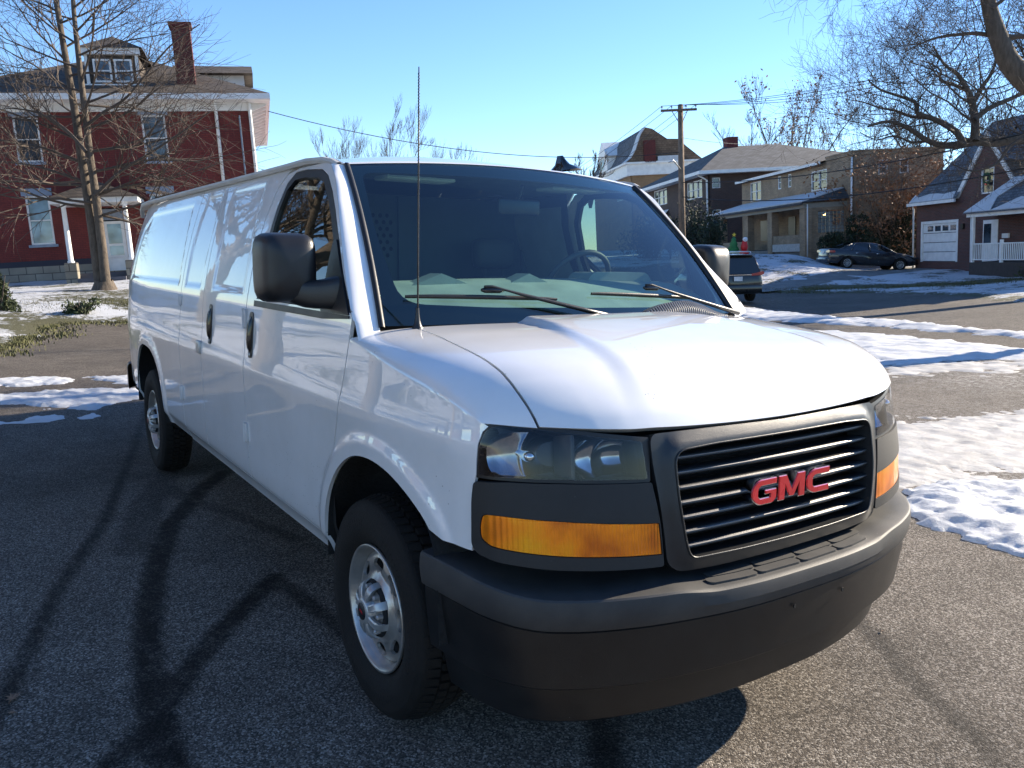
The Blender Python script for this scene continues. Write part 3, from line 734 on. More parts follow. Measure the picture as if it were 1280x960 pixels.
# dark plastic bezel under each headlight, with the turn signal
bez = [(.5265,.974),(.79,.986),(.93,.989),(1.026,.981),(1.034,.93),(1.036,.80),(1.015,.779),(.95,.772),(.79,.757),(.494,.738),(.505,.86)]
bez = rnd(bez, [.006,.02,.02,.012,.02,.03,.02,.02,.02,.01,.01])
sig = rnd([(.509,.862),(.79,.889),(.95,.900),(.998,.895),(1.006,.86),(1.004,.825),(.975,.811),(.79,.793),(.499,.772)], [.004,.02,.02,.015,.01,.015,.02,.02,.004])
hl = [(.548,1.086),(.65,1.101),(.75,1.115),(.88,1.131),(.95,1.136),(.985,1.130),(1.003,1.108),(1.010,1.08),(1.015,1.0),(.93,1.001),(.79,.997),(.536,.984)]
hl = rnd(hl, [.008,.01,.01,.01,.01,.01,.01,.01,.012,.01,.01,.008])
for mir in (False, True):
    bz = fpanel('headlight_bezel', bez, [sig], M['plastic_bezel'], res=.02, rim=.02, off=.004, mirror=mir, edge=.015)
    lab = None
    sl = fpanel('turn_signal', inset(sig, .002), [], M['amber'], res=.015, rim=.02, off=.001, mirror=mir, edge=.012)
    ring = inset(hl, -.010); 
    fpanel('headlight_seal', rnd([(.520,1.095),(.75,1.1255),(.88,1.1405),(.955,1.145),(.995,1.138),(1.012,1.115),(1.019,1.08),(1.023,.992),(.93,.992),(.79,.988),(.526,.975)], .006), [hl], M['seal'], res=.02, rim=.03, off=-.004, mirror=mir, edge=.015)
    h = fpanel('headlight', hl, [], M['lens'], res=.02, rim=0, off=.000, mirror=mir, edge=.015)
    sg = 1 if mir else -1
    # housing behind the lens
    hb = fpanel('lamp_housing', hl, [], M['lamp_dark'], res=.03, rim=0, off=-.105, mirror=mir, edge=.03, parent=h)
    mb = MB(); rows = []
    hd = dens(hl, .02); hd = hd+hd[:1]
    for u, z in hd:
        p = fsurf(u, z); a = fsurf(u+.002, z)-p; b = fsurf(u, z+.002)-p; n = np.cross(a, b); n /= np.linalg.norm(n)
        if (n[0] < 0): n = -n
        q = p-n*.004; q2 = p-n*.106
        rows.append([(q[0], q[1]*(-sg), q[2]), (q2[0], q2[1]*(-sg), q2[2])])
    mb.grid(rows); mb.make('lamp_rim', M['lamp_dark'], h)
    # reflector bowls with ribbed silver backs, and a bulb
    for uc, rw, rh in ((.838, .108, .060), (.635, .086, .052)):
        c = fsurf(uc, 1.055 if uc > .7 else 1.040); mb = MB(); rows = []
        z0 = c[2]-.004
        for v_ in np.linspace(-1, 1, 17):
            row = []
            for u_ in np.linspace(-1, 1, 25):
                k = (1-.10*v_**4) ; px = u_*rw*k; pz = v_*rh*(1-.10*u_**4)
                dep = .020+.070*(1-.55*u_*u_-.40*v_*v_)
                lx = fsurf(min(1.0, max(.54, uc-px)), z0+pz)[0]
                row.append((min(c[0]-dep-px*.25, lx-.020-dep*.7), sg*(abs(c[1])-px*.92), z0+pz))
            rows.append(row)
        mb.grid(rows); rf = mb.make('reflector', M['reflector'], h, smooth=True)
        if uc > .7:
            mb = MB(); mb.lathe([(0,.03),(.008,.029),(.014,.020),(.016,.008),(.013,-.01),(.010,-.03),(.010,-.06)], (c[0]-.055, sg*(abs(c[1])+.012), z0), axis=0, n=20); mb.make('bulb_cap', M['chrome'], rf, smooth=True)
    # divider bars
    for uc in (.735,):
        mb = MB(); rows = []
        for z in np.linspace(.99, 1.115, 8):
            p = fsurf(uc, z); rows.append([(p[0]-.100, -sg*(p[1]+.012), z), (p[0]-.030, -sg*(p[1]+.007), z), (p[0]-.022, -sg*p[1], z), (p[0]-.030, -sg*(p[1]-.007), z), (p[0]-.100, -sg*(p[1]-.012), z)])
        mb.grid(rows); mb.make('lamp_divider', M['lamp_dark'], h, smooth=True)
# nose support hidden behind the fascia gaps
mb = MB(); rows = []
for u in np.linspace(-1.06, 1.06, 50):
    a = []
    for z in (.66,.80,.95,1.06,1.12):
        p = fsurf(u, z); sgn = 1; q = p.copy(); q[0] -= .135; q[1] *= .92; a.append(tuple(q))
    rows.append(a)
mb.grid(rows); mb.make('nose_support', M['dark'], van)

# ---- bumper
BPc = catmull([(1.03,0),(1.022,.25),(.992,.45),(.945,.63),(.88,.78),(.80,.885),(.70,.950),(.58,.985),(.44,1.003),(.43,1.004)], 10)
BS = [0.]
for i in range(1, len(BPc)): BS.append(BS[-1]+math.hypot(BPc[i][0]-BPc[i-1][0], BPc[i][1]-BPc[i-1][1]))
def bump_rows(sec, n=90):
    rows = []
    for u in np.linspace(-BS[-1], BS[-1], n):
        a = abs(u); x = np.interp(a, BS, [p[0] for p in BPc]); y = np.interp(a, BS, [p[1] for p in BPc])
        x2 = np.interp(min(a+.02, BS[-1]), BS, [p[0] for p in BPc]); y2 = np.interp(min(a+.02, BS[-1]), BS, [p[1] for p in BPc])
        x1 = np.interp(max(a-.02, 0), BS, [p[0] for p in BPc]); y1 = np.interp(max(a-.02, 0), BS, [p[1] for p in BPc]) if a > .02 else -np.interp(.02-a, BS, [p[1] for p in BPc])
        t = np.array([x2-x1, y2-y1]); t /= np.linalg.norm(t); nx, ny = t[1], -t[0]
        sg = 1 if u >= 0 else -1
        c = 1-sm(.36, .52, a)
        end = sm(.85, 1.25, a)
        rows.append([(x+nx*o, sg*(y+ny*o), z) for o, z in sec(c, end, a)])
    return rows
def sec_top(c, e, a):
    zt = .692+.042*e-.014*c; k = .012*c
    dv = .600+.030*e
    return [(-.30, zt+.006), (-.16, zt+.004), (-.060-.02*c, zt+.001), (-.012-.006*c, zt-.001), (-.005-.004*c, zt-.003), (-.001-.001*c, zt-.008), (.001, zt-.018), (.003, zt-.045), (.000, dv+.03), (-.004, dv+.008), (-.008, dv+.001), (-.022, dv-.004)]
def sec_low(c, e, a):
    dv = .600+.030*e; bt = .415+.01*e
    return [(-.030, dv+.000), (-.020, dv-.004), (-.016, dv-.008), (-.018, dv-.05), (-.024, (dv+bt)/2), (-.032, bt+.03), (-.036, bt+.008), (-.046, bt), (-.16, bt-.002), (-.30, bt)]
bmp = MB().grid(bump_rows(sec_top)).make('front_bumper', M['plastic'], van, angle=24)
bl = MB().grid(bump_rows(sec_low)).make('bumper_skirt', M['plastic_low'], bmp, angle=24)
def sec_dam(c, e, a): return [(-.078, .425), (-.080, .40), (-.095, .34), (-.108, .288), (-.122, .276), (-.16, .280)]
MB().grid(bump_rows(sec_dam)).make('air_dam', M['plastic_low'], bmp, angle=35)
# bumper end caps
for sg in (-1, 1):
    mb = MB()
    for sec in (sec_top, sec_low):
        r = bump_rows(sec)[0 if sg < 0 else -1]; pts = r+[(p[0], p[1], p[2]) for p in [r[0]]]
        mb.add(r, [tuple(range(len(r)))])
    mb.make('bumper_end', M['plastic_low'], bmp)
# step pads moulded into the bumper top
def padf(y, d):
    x = np.interp(abs(y), [0,.25,.45], [1.03,1.022,.992])-.024-d
    return np.array([x, y, .6795])
for row in range(2):
    for i in range(4):
        w = .186; a0 = -.372+i*w+(.03 if row else 0); a1 = a0+w-.010; d0 = .004+row*.041; d1 = d0+.036
        if row: a1 -= .0
        po = rnd([(a0, d0), (a1, d0), (a1, d1), (a0, d1)], .018)
        _panel('step_pad', po, [], padf, M['plastic'], bmp, .02, .006, .0045, flip=(np.cross(padf(.1,.0)-padf(.09,.0), padf(.1,.01)-padf(.1,.0))[2] < 0), edge=.015)
mb = MB()
for y, z in ((.186,.553),(-.055,.557),(.116,.439),(-.059,.440)):
    x = np.interp(abs(y), [0,.25,.45], [1.03,1.022,.992])-(.011 if z > .5 else .034)
    mb.lathe([(0,.0025),(.006,.0025),(.007,.0)], (x, y, z), axis=0, n=12)
mb.make('screw_hole', M['dark'], bmp)

# ---- wheels
def wheel(name, cx, sd):
    w = bpy.data.objects.new(name, None); COL.objects.link(w); w.parent = van; w.location = (cx, sd*.958, .385)
    S_ = sd
    mb = MB(); prof = [(.215,-.20),(.232,-.212),(.262,-.222),(.300,-.226),(.335,-.222),(.362,-.205),(.370,-.200),(.3735,-.185),(.3735,-.10),(.3735,-.02),(.370,-.002),(.362,.006),(.348,.013),(.344,.0165),(.335,.0165),(.330,.018),(.300,.0235),(.275,.022),(.255,.014),(.238,.004),(.226,-.004),(.218,-.012)]
    prof = [(r, h if h > -.02 else h*.86) for r, h in prof]; mb.lathe([(r, S_*h) for r, h in prof], (0,0,0), 1, 72); ty = mb.make('tyre', M['rubber'], w, smooth=True)
    # tread blocks
    tb = MB()
    for k in range(64):
        a = 2*PI*k/64
        for j, (h0, h1) in enumerate(((-.176,-.138),(-.130,-.097),(-.090,-.057),(-.050,-.008))):
            aa = a+(j % 2)*.045; da = .036
            vs = []
            for rr in (.372, .3865 if j in (1,2) else .384):
                for q, h in ((-da, h0), (da, h0), (da*.9, h1), (-da*.9, h1)):
                    r2 = rr-(.010 if (j == 3 and h == h1) or (j == 0 and h == h0) else 0)
                    vs.append((r2*math.cos(aa+q+h*.4), S_*h, r2*math.sin(aa+q+h*.4)))
            tb.add(vs, [(4,5,6,7),(0,1,5,4),(1,2,6,5),(2,3,7,6),(3,0,4,7)])
        # shoulder lugs
    tb.make('tread', M['rubber'], ty)
    # raised sidewall lettering ring reads as fine ribs
    sb = MB()
    for k in range(96):
        if (k//8) % 2: continue
        a = 2*PI*k/96
        sb.tube([(r*math.cos(a), S_*(.0238-.002*abs(r-.30)/.02), r*math.sin(a)) for r in (.288, .310)], .0012, 4)
    sb.make('sidewall_rib', M['rubber'], ty)
    # steel rim: dish with eight oval windows
    mb = MB(); mb.lathe([(r, S_*h) for r, h in [(.2205,-.004),(.2215,.004),(.217,.007),(.211,.003),(.206,-.010),(.199,-.022),(.193,-.030),(.188,-.05),(.186,-.12)]], (0,0,0), 1, 64)
    rim = mb.make('rim', M['steel'], w, smooth=True)
    def disc(u, v):
        r = math.hypot(u, v)
        h = np.interp(r, [0,.06,.085,.105,.125,.150,.172,.190], [.020,.020,.014,-.006,-.020,-.016,-.022,-.034])
        return np.array([u, S_*h, v])
    outl = [(.190*math.cos(a), .190*math.sin(a)) for a in np.linspace(0, 2*PI, 64, endpoint=False)]
    hs = []
    for k in range(8):
        a = 2*PI*(k+.5)/8; c = (.152*math.cos(a), .152*math.sin(a)); hh = []
        for t in np.linspace(0, 2*PI, 16, endpoint=False):
            ra, ta = .021*math.cos(t), .040*math.sin(t)
            hh.append((c[0]+ra*math.cos(a)-ta*math.sin(a), c[1]+ra*math.sin(a)+ta*math.cos(a)))
        hs.append(hh)
    fl = np.cross(disc(.01,0)-disc(0,0), disc(0,.01)-disc(0,0))[1]*S_ < 0
    _panel('wheel_dish', outl, hs, disc, M['steel'], rim, .012, .012, 0, flip=fl, edge=.012)
    mb = MB(); mb.lathe([(0,-.07*S_),(.19,-.07*S_)], (0,0,0), 1, 24); mb.make('brake_disc', M['liner'], rim)
    mb = MB(); mb.lathe([(0,.012*S_),(.097,.012*S_),(.101,.004*S_),(.101,-.01*S_)], (0,0,0), 1, 40); mb.make('lug_shade', M['liner'], rim)  # black disc added as the shade in the slots between the cap arms
    # hub cap with eight ribbed arms over the lug nuts
    mb = MB(); mb.lathe([(r, S_*h) for r, h in [(0,.050),(.030,.050),(.041,.048),(.046,.043),(.049,.034),(.050,.016),(.056,.014)]], (0,0,0), 1, 40)
    cap = mb.make('hub_cap', M['cap'], w, smooth=True)
    mb = MB()
    for k in range(8):
        a = 2*PI*k/8; ca, sa = math.cos(a), math.sin(a)
        rows = []
        for r, h, wd in ((.044,.046,.0125),(.060,.045,.0135),(.078,.041,.0145),(.092,.033,.0145),(.100,.018,.014),(.103,-.008,.0135)):
            row = []
            for q, dh in ((-1,-.014),(-1,-.003),(-.62,.0),(-.3,-.0012),(0,.0),(.3,-.0012),(.62,.0),(1,-.003),(1,-.014)):
                row.append((r*ca-q*wd*sa, S_*(h+dh), r*sa+q*wd*ca))
            rows.append(row)
        mb.grid(rows)
    mb.make('cap_arm', M['cap'], cap, angle=35)
    for k in range(8):
        mb = MB(); a = 2*PI*(k+.5)/8; mb.lathe([(0,.034*S_),(.006,.034*S_),(.0095,.030*S_),(.010,-.01*S_)], (.083*math.cos(a),0,.083*math.sin(a)), 1, 8); mb.make('lug_nut', M['cap'], cap, angle=30)
    mb = MB(); mb.lathe([(0,.0525*S_),(.028,.0525*S_),(.030,.0500*S_)], (0,0,0), 1, 32); cc = mb.make('cap_disc', M['black'], cap, smooth=True)
    # the small red lettering in the middle
    mb = MB()
    for P, ox in ((Gp, -.0205), (Mp, -.0065), (Cp, .0085)):
        q = [((ox*.62+u*.058)*(-S_), (v-.055)*.058) for u, v in P]
        mb.prism(q, (0, .0526*S_, 0), (1,0,0), (0,0,1), (0, .0008*S_, 0))
    mb.make('cap_lettering', M['red'], cc)
    return w
for nm, cx in (('front', 0.0), ('rear', -3.936)):
    for sd in (-1, 1):
        wo_ = wheel('wheel', cx, sd)
        wo_.rotation_euler = (0, .35 if cx == 0 else 1.1, 0)
        # wheel well
        mb = MB(); rows = []; P = AF if cx == 0 else AR
        Q = dens([p for p in P], .05)[:]
        Q = []
        for i in range(len(P)-1):
            for t in np.linspace(0, 1, 4, endpoint=False): Q.append((P[i][0]*(1-t)+P[i+1][0]*t, P[i][1]*(1-t)+P[i+1][1]*t))
        Q.append(P[-1])
        for x, z in Q:
            if z < .46: continue
            e = 1.015
            row = []
            for y, k in ((.992,1.0),(.975,1.0),(.90,1.04),(.62,1.04),(.60,.3)):
                if z < .5 and k == .3: zz = .55
                else: zz = .5+(z-.5)*k
                row.append((cx+(.08 if cx == 0 else .08)+(x-cx-.08)*(k if k > .5 else .3), sd*y, zz if z > .5 else z))
            rows.append(row)
        mb.grid(rows); mb.make('wheel_well', M['liner'], van, smooth=True)
        mb = MB(); mb.box(cx-.50,cx+.56,*sorted((sd*.575,sd*.60)),.40,.97); mb.make('well_wall', M['liner'], van)
        mb = MB(); mb.tube([(cx+.02, sd*.72, .40), (cx+.02, sd*.55, .41)], .09, 12).tube([(cx-.12, sd*.66, .30), (cx-.10, sd*.66, .75)], .03, 8); mb.make('suspension', M['liner'], van)
mb = MB(); mb.box(-4.9,.55,-.60,.60,.40,.50).tube([(-3.936,-.7,.385),(-3.936,.7,.385)], .06, 10).tube([(-4.9,-.35,.33),(-1.2,-.35,.33)], .035, 8).box(-4.9,.5,-.52,-.42,.36,.42).box(-4.9,.5,.42,.52,.36,.42)
mb.make('underbody', M['liner'], van)
mb = MB(); mb.box(-5.1,-4.42,-.90,.90,.46,.56).box(-3.3,-.40,-.945,.945,.475,.51).make('floor_pan', M['dark'], van)
# mud flap behind the front wheel and a red reflector edge seen at the rear
# rear doors, bumper, lamps
sR = s_of_x(XR)
rs = CS[-1]
rf_ = lambda s, z: S(s, z, -1)
rdo = [(sR+.004,.55),(rs-.005,.55),(rs-.005,1.97),(sR+.03,1.93),(sR+.004,1.85)]
for mir in (False, True):
    panel('rear_door', rdo, [], rf_, M['paint'], van, .05, .014, 0, flip=False, mirror=mir)
    panel('tail_lamp', rnd([(sR-.085,1.42),(sR+.085,1.42),(sR+.10,1.86),(sR-.03,1.88)], .02), [], rf_, M['tail_red'], van, .03, .015, .010, flip=False, mirror=mir)
mb = MB(); rb = [(-5.02,.955),(-5.13,.945),(-5.24,.90),(-5.29,.78),(-5.31,.5),(-5.31,0)]; rb = rb+[(x, -y) for x, y in reversed(rb[:-1])]
rows = [[(x,y,.46),(x-.02,y*1.01,.48),(x-.02,y*1.01,.66),(x,y,.69),(x+.2 if abs(y) < .9 else x+.05,y*.9,.69)] for x, y in rb]
mb.grid(rows); mb.make('rear_bumper', M['black'], van, angle=50)

# door handles, hinges, latch
def on_side(x, z, off=0.):
    p = S(s_of_x(x), z); return np.array([p[0], p[1]-off, p[2]])
for sd in (-1, 1):
    for hx in ((-1.245, -1.985) if sd < 0 else (-1.245,)):
        P = rnd([(hx-.032,1.125),(hx+.026,1.125),(hx+.026,1.335),(hx-.032,1.335)], .026)
        h = _panel('door_handle', [(s_of_x(x), z) for x, z in P], [], lambda s, z: S(s, z, -1), M['black'], van, .03, .006, .004, flip=SFLIP, mirror=sd > 0, edge=.01)
        mb = MB(); rows = []
        for z in np.linspace(1.150, 1.315, 9):
            k = math.sin(PI*(z-1.150)/.165)**.5*.016+.004
            c = on_side(hx-.003, z); rows.append([(c[0]-.017, sd*-(c[1]-.003), z), (c[0]-.013, sd*-(c[1]-k), z), (c[0]+.010, sd*-(c[1]-k), z), (c[0]+.014, sd*-(c[1]-.003), z)])
        mb.grid(rows); mb.make('handle_grip', M['gloss_black'], h, smooth=True)
        if sd < 0 or True:
            mb = MB(); c = on_side(hx, 1.142); mb.lathe([(0,.008*sd),(.008,.0075*sd),(.010,.003*sd)], (c[0], sd*-(c[1]-.003)*1.0, 1.142), 1, 14); mb.make('lock', M['cap'], h, smooth=True)
for x, z, w, h_ in ((-1.352,1.30,.030,.085),(-1.352,.765,.030,.085),(-2.722,1.325,.030,.055),(-2.722,.765,.030,.075)):
    c = on_side(x, z); mb = MB(); mb.rbox(c[0]-w, c[0]+w, c[1]-.010, c[1]+.012, z-h_/2, z+h_/2, .004).tube([(c[0], c[1]-.010, z-h_/2-.004), (c[0], c[1]-.010, z+h_/2+.004)], .007, 8)
    mb.make('door_hinge', plain('hinge_paint', (.55,.54,.53), .45, var=.2) if 'hinge_paint' not in bpy.data.materials else bpy.data.materials['hinge_paint'], van, angle=40)
c = on_side(-2.20, 1.09); mb = MB(); mb.rbox(c[0]-.045, c[0]+.035, c[1]-.012, c[1]+.01, 1.055, 1.125, .006).box(c[0]-.012, c[0]+.012, c[1]-.0135, c[1]-.011, 1.068, 1.112); mb.make('door_latch', M['cap'], van, angle=40)
# seam shadows between side doors need the dark shell (already there). fuel/vertical groove: leave

# ---- door mirrors
for sd in (-1, 1):
    mr = bpy.data.objects.new('door_mirror', None); COL.objects.link(mr); mr.parent = van
    # shell: rounded-rectangle sections from glass (rear) to front dome
    rows = []; prof = [(-.055,.93),(-.045,.985),(-.02,1.0),(.02,.992),(.055,.962),(.078,.90),(.094,.76),(.103,.48),(.106,.15),(.1065,.0)]
    yc, zc, hw, hh = 1.088, 1.540, .098, .125
    for dx, k in prof:
        row = []
        for a in np.linspace(0, 2*PI, 40, endpoint=False):
            ca, sa = math.cos(a), math.sin(a); n = 5.5
            rr = (abs(ca)**n+abs(sa)**n)**(-1/n)
            yy = hw*rr*ca*k; zz = hh*rr*sa*k
            yy += .012*(zz/hh)*0
            row.append((-.46+dx-.10*(yy), sd*(yc+yy), zc+zz))
        rows.append(row)
    mb = MB(); mb.grid(rows, closed=True); mb.make('mirror_shell', M['black'], mr, smooth=True)
    mb = MB(); row = rows[0]; mb.add([(p[0]+.004, p[1], p[2]) for p in row], [tuple(range(len(row)))]); mb.make('mirror_glass', M['chrome'], mr)
    rows = []
    for y, x, zt, zb, th in ((.940,-.285,1.515,1.400,.040),(.965,-.30,1.512,1.398,.048),(.99,-.33,1.502,1.396,.052),(1.015,-.36,1.498,1.396,.054),(1.045,-.385,1.496,1.400,.052),(1.075,-.41,1.50,1.412,.048),(1.11,-.43,1.51,1.43,.04)):
        rows.append([(x+th*ca*(.9), sd*y, (zt+zb)/2+(zt-zb)/2*sa) for ca, sa in ((math.copysign(abs(math.cos(a))**.6, math.cos(a)), math.copysign(abs(math.sin(a))**.6, math.sin(a))) for a in np.linspace(0, 2*PI, 20, endpoint=False))])
    mb = MB(); mb.grid(rows, closed=True); mb.make('mirror_arm', M['black'], mr, smooth=True)

# ---- wipers
def W3(a, b, off): return Wf(a, b, off)
for nm, tip0, tip1, hd, elbow, piv in (('p', (-.883,.134), (-.176,.104), (-.50,.150), (-.354,.107), (.115,-.02)), ('d', (.03,.131), (.704,.093), (.411,.150), (.565,.100), (.985,-.026))):
    w = bpy.data.objects.new('wiper', None); COL.objects.link(w); w.parent = van
    A, B = np.array(W3(*tip0, .012)), np.array(W3(*tip1, .012)); mb = MB(); rows = []
    for t in np.linspace(0, 1, 14):
        p = A*(1-t)+B*t; p += (Wf(tip0[0]*(1-t)+tip1[0]*t, tip0[1]*(1-t)+tip1[1]*t, .014)-p)
        h = .002+.006*math.sin(PI*t)**.5
        rows.append([(p[0]-.003, p[1], p[2]-.008), (p[0]+.004, p[1], p[2]-.005), (p[0]+.006, p[1], p[2]+h), (p[0]+.0, p[1], p[2]+h+.001)])
    mb.grid(rows, closed=True); mb.make('wiper_blade', M['black'], w, smooth=True)
    H = np.array(W3(*hd, .040)); E_ = np.array(W3(*elbow, .035)); P_ = np.array(W3(*piv, .03))
    mb = MB(); mb.tube([H-np.array([0,.035,.0])*(1), H, E_*.5+H*.5, E_, E_*.4+P_*.6, P_], [.0045,.005,.0042,.0065,.009,.011], 8); mb.make('wiper_arm', M['black'], w, smooth=True)
    mb = MB(); d = (B-A)/np.linalg.norm(B-A); C_ = np.array(W3(hd[0], hd[1]-.010, .030)); mb.tube([C_-d*.045, C_-d*.03, C_+d*.03, C_+d*.05], [.005,.011,.011,.004], 8); mb.make('blade_clip', M['gloss_black'], w, smooth=True)
# antenna mast with a spiral, shark fin
ant = bpy.data.objects.new('mast_antenna', None); COL.objects.link(ant); ant.parent = van
b0 = np.array([-.028,-.772,1.335]); b1 = np.array([-.004,-.772,2.192])
mb = MB(); mb.lathe([(.021,0),(.019,.008),(.013,.018),(.009,.035),(.0065,.055),(.0055,.075)], tuple(b0), axis=2, n=18); mb.make('antenna_base', M['black'], ant, smooth=True)
mb = MB(); mb.tube([b0*(1-t)+b1*t for t in (.05,.3,.6,1)], [.0032,.0028,.0024,.0020], 6)
hel = [];
for i in range(720):
    t = .1+.88*i/720; p = b0*(1-t)+b1*t; a = i*.7; hel.append(p+np.array([.0032*math.cos(a), .0032*math.sin(a), 0]))
mb.tube(hel, .0009, 3); mb.make('antenna_rod', M['black'], ant, smooth=True)
fx, fy, fz = -.88, .49, 2.022
mb = MB(); rows = []
for t, h, w_ in ((0,.004,.028),(.15,.020,.032),(.35,.034,.030),(.48,.058,.018),(.56,.078,.010),(.74,.080,.008),(.80,.036,.016),(1.0,.006,.02)):
    x = fx+.12-.24*t
    rows.append([(x, fy-w_, fz), (x, fy-w_*.8, fz+h*.35), (x, fy-w_*.25, fz+h), (x, fy+w_*.25, fz+h), (x, fy+w_*.8, fz+h*.35), (x, fy+w_, fz)])
mb.grid(rows); fin = mb.make('roof_antenna', M['gloss_black'], van, smooth=True)
fin.rotation_euler = (0,0,0)

# ---- cab interior
mb = MB(); rows = []
for a in np.linspace(-1, 1, 25):
    w = Wf(a, .0); r = .86*a
    e_ = .02*(1-a*a); rows.append([(w[0]-.02, w[1]*.97, 1.345), (w[0]-.10, r, 1.372+e_*.3), (-.30, r, 1.425+e_), (-.47, r, 1.470+e_), (-.57, r, 1.478+e_), (-.64, r, 1.45), (-.68, r, 1.36), (-.66, r, 1.02), (-.58, r, .80)])
mb.grid(rows); dash = mb.make('dashboard', M['dash'], van, smooth=True)
mb = MB(); mb.prism(rnd([(.28,0),(.70,0),(.66,.055),(.32,.055)], .03), (-.50,.06,1.470), (0,1,0), (0,0,1), (-.16,0,.0)); mb.make('instrument_hood', M['dash'], dash, angle=40)
mb = MB()
for y in np.arange(-.72, .76, .03):
    if abs(abs(y)-.0) < .08: continue
    mb.prism([(0,0),(.05,.017),(.05,.024),(0,.007)], (-.13-.05*(y/.8)**2, y-.010, 1.372), (-1,0,0), (0,0,1), (0,.020,0))
mb.make('defrost_vent', M['dark'], dash)
mb = MB()
for yc_, w_ in ((-.45,.16),(-.02,.14)):
    mb.prism([(yc_-w_,0),(yc_+w_,0),(yc_,.055)], (-.44,0,1.465), (0,1,0), (0,0,1), (-.10,0,0))
mb.make('dash_clutter', M['trim'], dash)
sw = MB(); ring = []
for a in np.linspace(0, 2*PI, 37): ring.append((-.80+.10*math.sin(a), .52+.19*math.cos(a), 1.455+.165*math.sin(a)))
sw.tube(ring, .014, 8, cap=False).tube([(-.80,.52,1.455),(-.62,.52,1.36)], .04, 10).tube([(-.80,.34,1.455),(-.79,.70,1.455)], .018, 6).tube([(-.80,.52,1.455),(-.88,.52,1.29)], .018, 6)
sw.make('steering_wheel', M['seat'], van, smooth=True)
for y in (-.47, .47):
    st = bpy.data.objects.new('seat', None); COL.objects.link(st); st.parent = van
    mb = MB(); mb.rbox(-1.42,-.86,y-.25,y+.25,.80,.97,.05); mb.make('seat_cushion', M['seat'], st, angle=60)
    mb = MB(); rows = []
    for z, hw_, x in ((.93,.25,-1.36),(1.15,.26,-1.42),(1.35,.25,-1.47),(1.46,.20,-1.50),(1.49,.10,-1.505)):
        rows.append([(x+.07, y-hw_, z),(x+.10, y-hw_*.6, z),(x+.085, y, z),(x+.10, y+hw_*.6, z),(x+.07, y+hw_, z),(x-.08, y+hw_*.9, z),(x-.08, y-hw_*.9, z)])
    mb.grid(rows, closed=True); mb.make('seat_back', M['seat'], st, smooth=True)
    mb = MB(); mb.rbox(-1.56,-1.45,y-.13,y+.13,1.53,1.70,.04).tube([(-1.5,y-.06,1.45),(-1.5,y-.06,1.56)], .008, 6).tube([(-1.5,y+.06,1.45),(-1.5,y+.06,1.56)], .008, 6); mb.make('head_rest', M['seat'], st, angle=60)
# steel partition with a perforated field
def parf(y, z): return np.array([-1.72, y, z])
hex_ = []
for j in range(7):
    for i in range(16):
        y = -.72+i*.042+(j % 2)*.021; z = 1.60+j*.036
        hex_.append([(y+.013*math.cos(a), z+.013*math.sin(a)) for a in np.linspace(0, 2*PI, 6, endpoint=False)])
pt = _panel('partition', [(-.90,.55),(.90,.55),(.90,1.4),(.80,1.93),(-.80,1.93),(-.90,1.4)], hex_, parf, M['partition'], van, 9, .002, 0, edge=9)
mb = MB(); mb.prism([(-.93,.55),(.93,.55),(.93,1.35),(.76,1.93),(-.76,1.93),(-.93,1.35)], (-1.86,0,0), (0,1,0), (0,0,1), (.02,0,0)).make('cargo_dark_sheet', M['dark'], van)  # plain dark sheet added behind the holes as the unlit cargo bay
mb = MB(); mb.box(-1.719,-1.70,-.03,.03,.6,1.92).box(-1.719,-1.705,-.84,-.80,.6,1.85).box(-1.719,-1.705,.80,.84,.6,1.85).make('partition_post', M['partition'], pt)
mb = MB(); rows = []
for x in np.linspace(-.70, -1.75, 8): rows.append([(x, .76*t, 1.935+.055*(1-abs(t)**2.4)+.02*min(1, (-x-.7)*2)) for t in np.linspace(-1, 1, 15)])
mb.grid(rows); mb.make('headliner', M['headliner'], van, smooth=True)
mb = MB(); mb.box(-1.9,-.15,-.88,.88,.50,.56).box(-1.9,-4.95,-.88,.88,.50,.52).make('cab_floor', M['trim'], van)
side_panel('door_trim', [(-.46,.60),(-.46,1.02),(-.20,1.18),(-.20,1.36),(-1.70,1.37),(-1.70,.60)], [], 'trim', res=.3, rim=0, off=-.07, edge=.2)
for sd in (-1, 1):
    mb = MB(); mb.rbox(-.80,-.66,sd*.42-.16,sd*.42+.16,1.905,1.920,.005); mb.make('sun_visor', M['headliner'], van, angle=40)
mb = MB(); mb.rbox(-.60,-.575,-.09,.13,1.775,1.845,.012).tube([(-.59,.02,1.84),(-.56,.02,1.90)], .008, 6); mb.make('inside_mirror', M['black'], van, angle=50)
mb = MB(); mb.box(-1.72,-1.0,.84,.87,1.36,1.95).box(-1.72,-1.0,-.87,-.84,1.36,1.95)
side_panel('pillar_trim', [(-1.26,1.38),(-1.26,1.90),(-1.73,1.90),(-1.73,1.38)], [], 'trim', res=.2, rim=0, off=-.06, edge=.1)
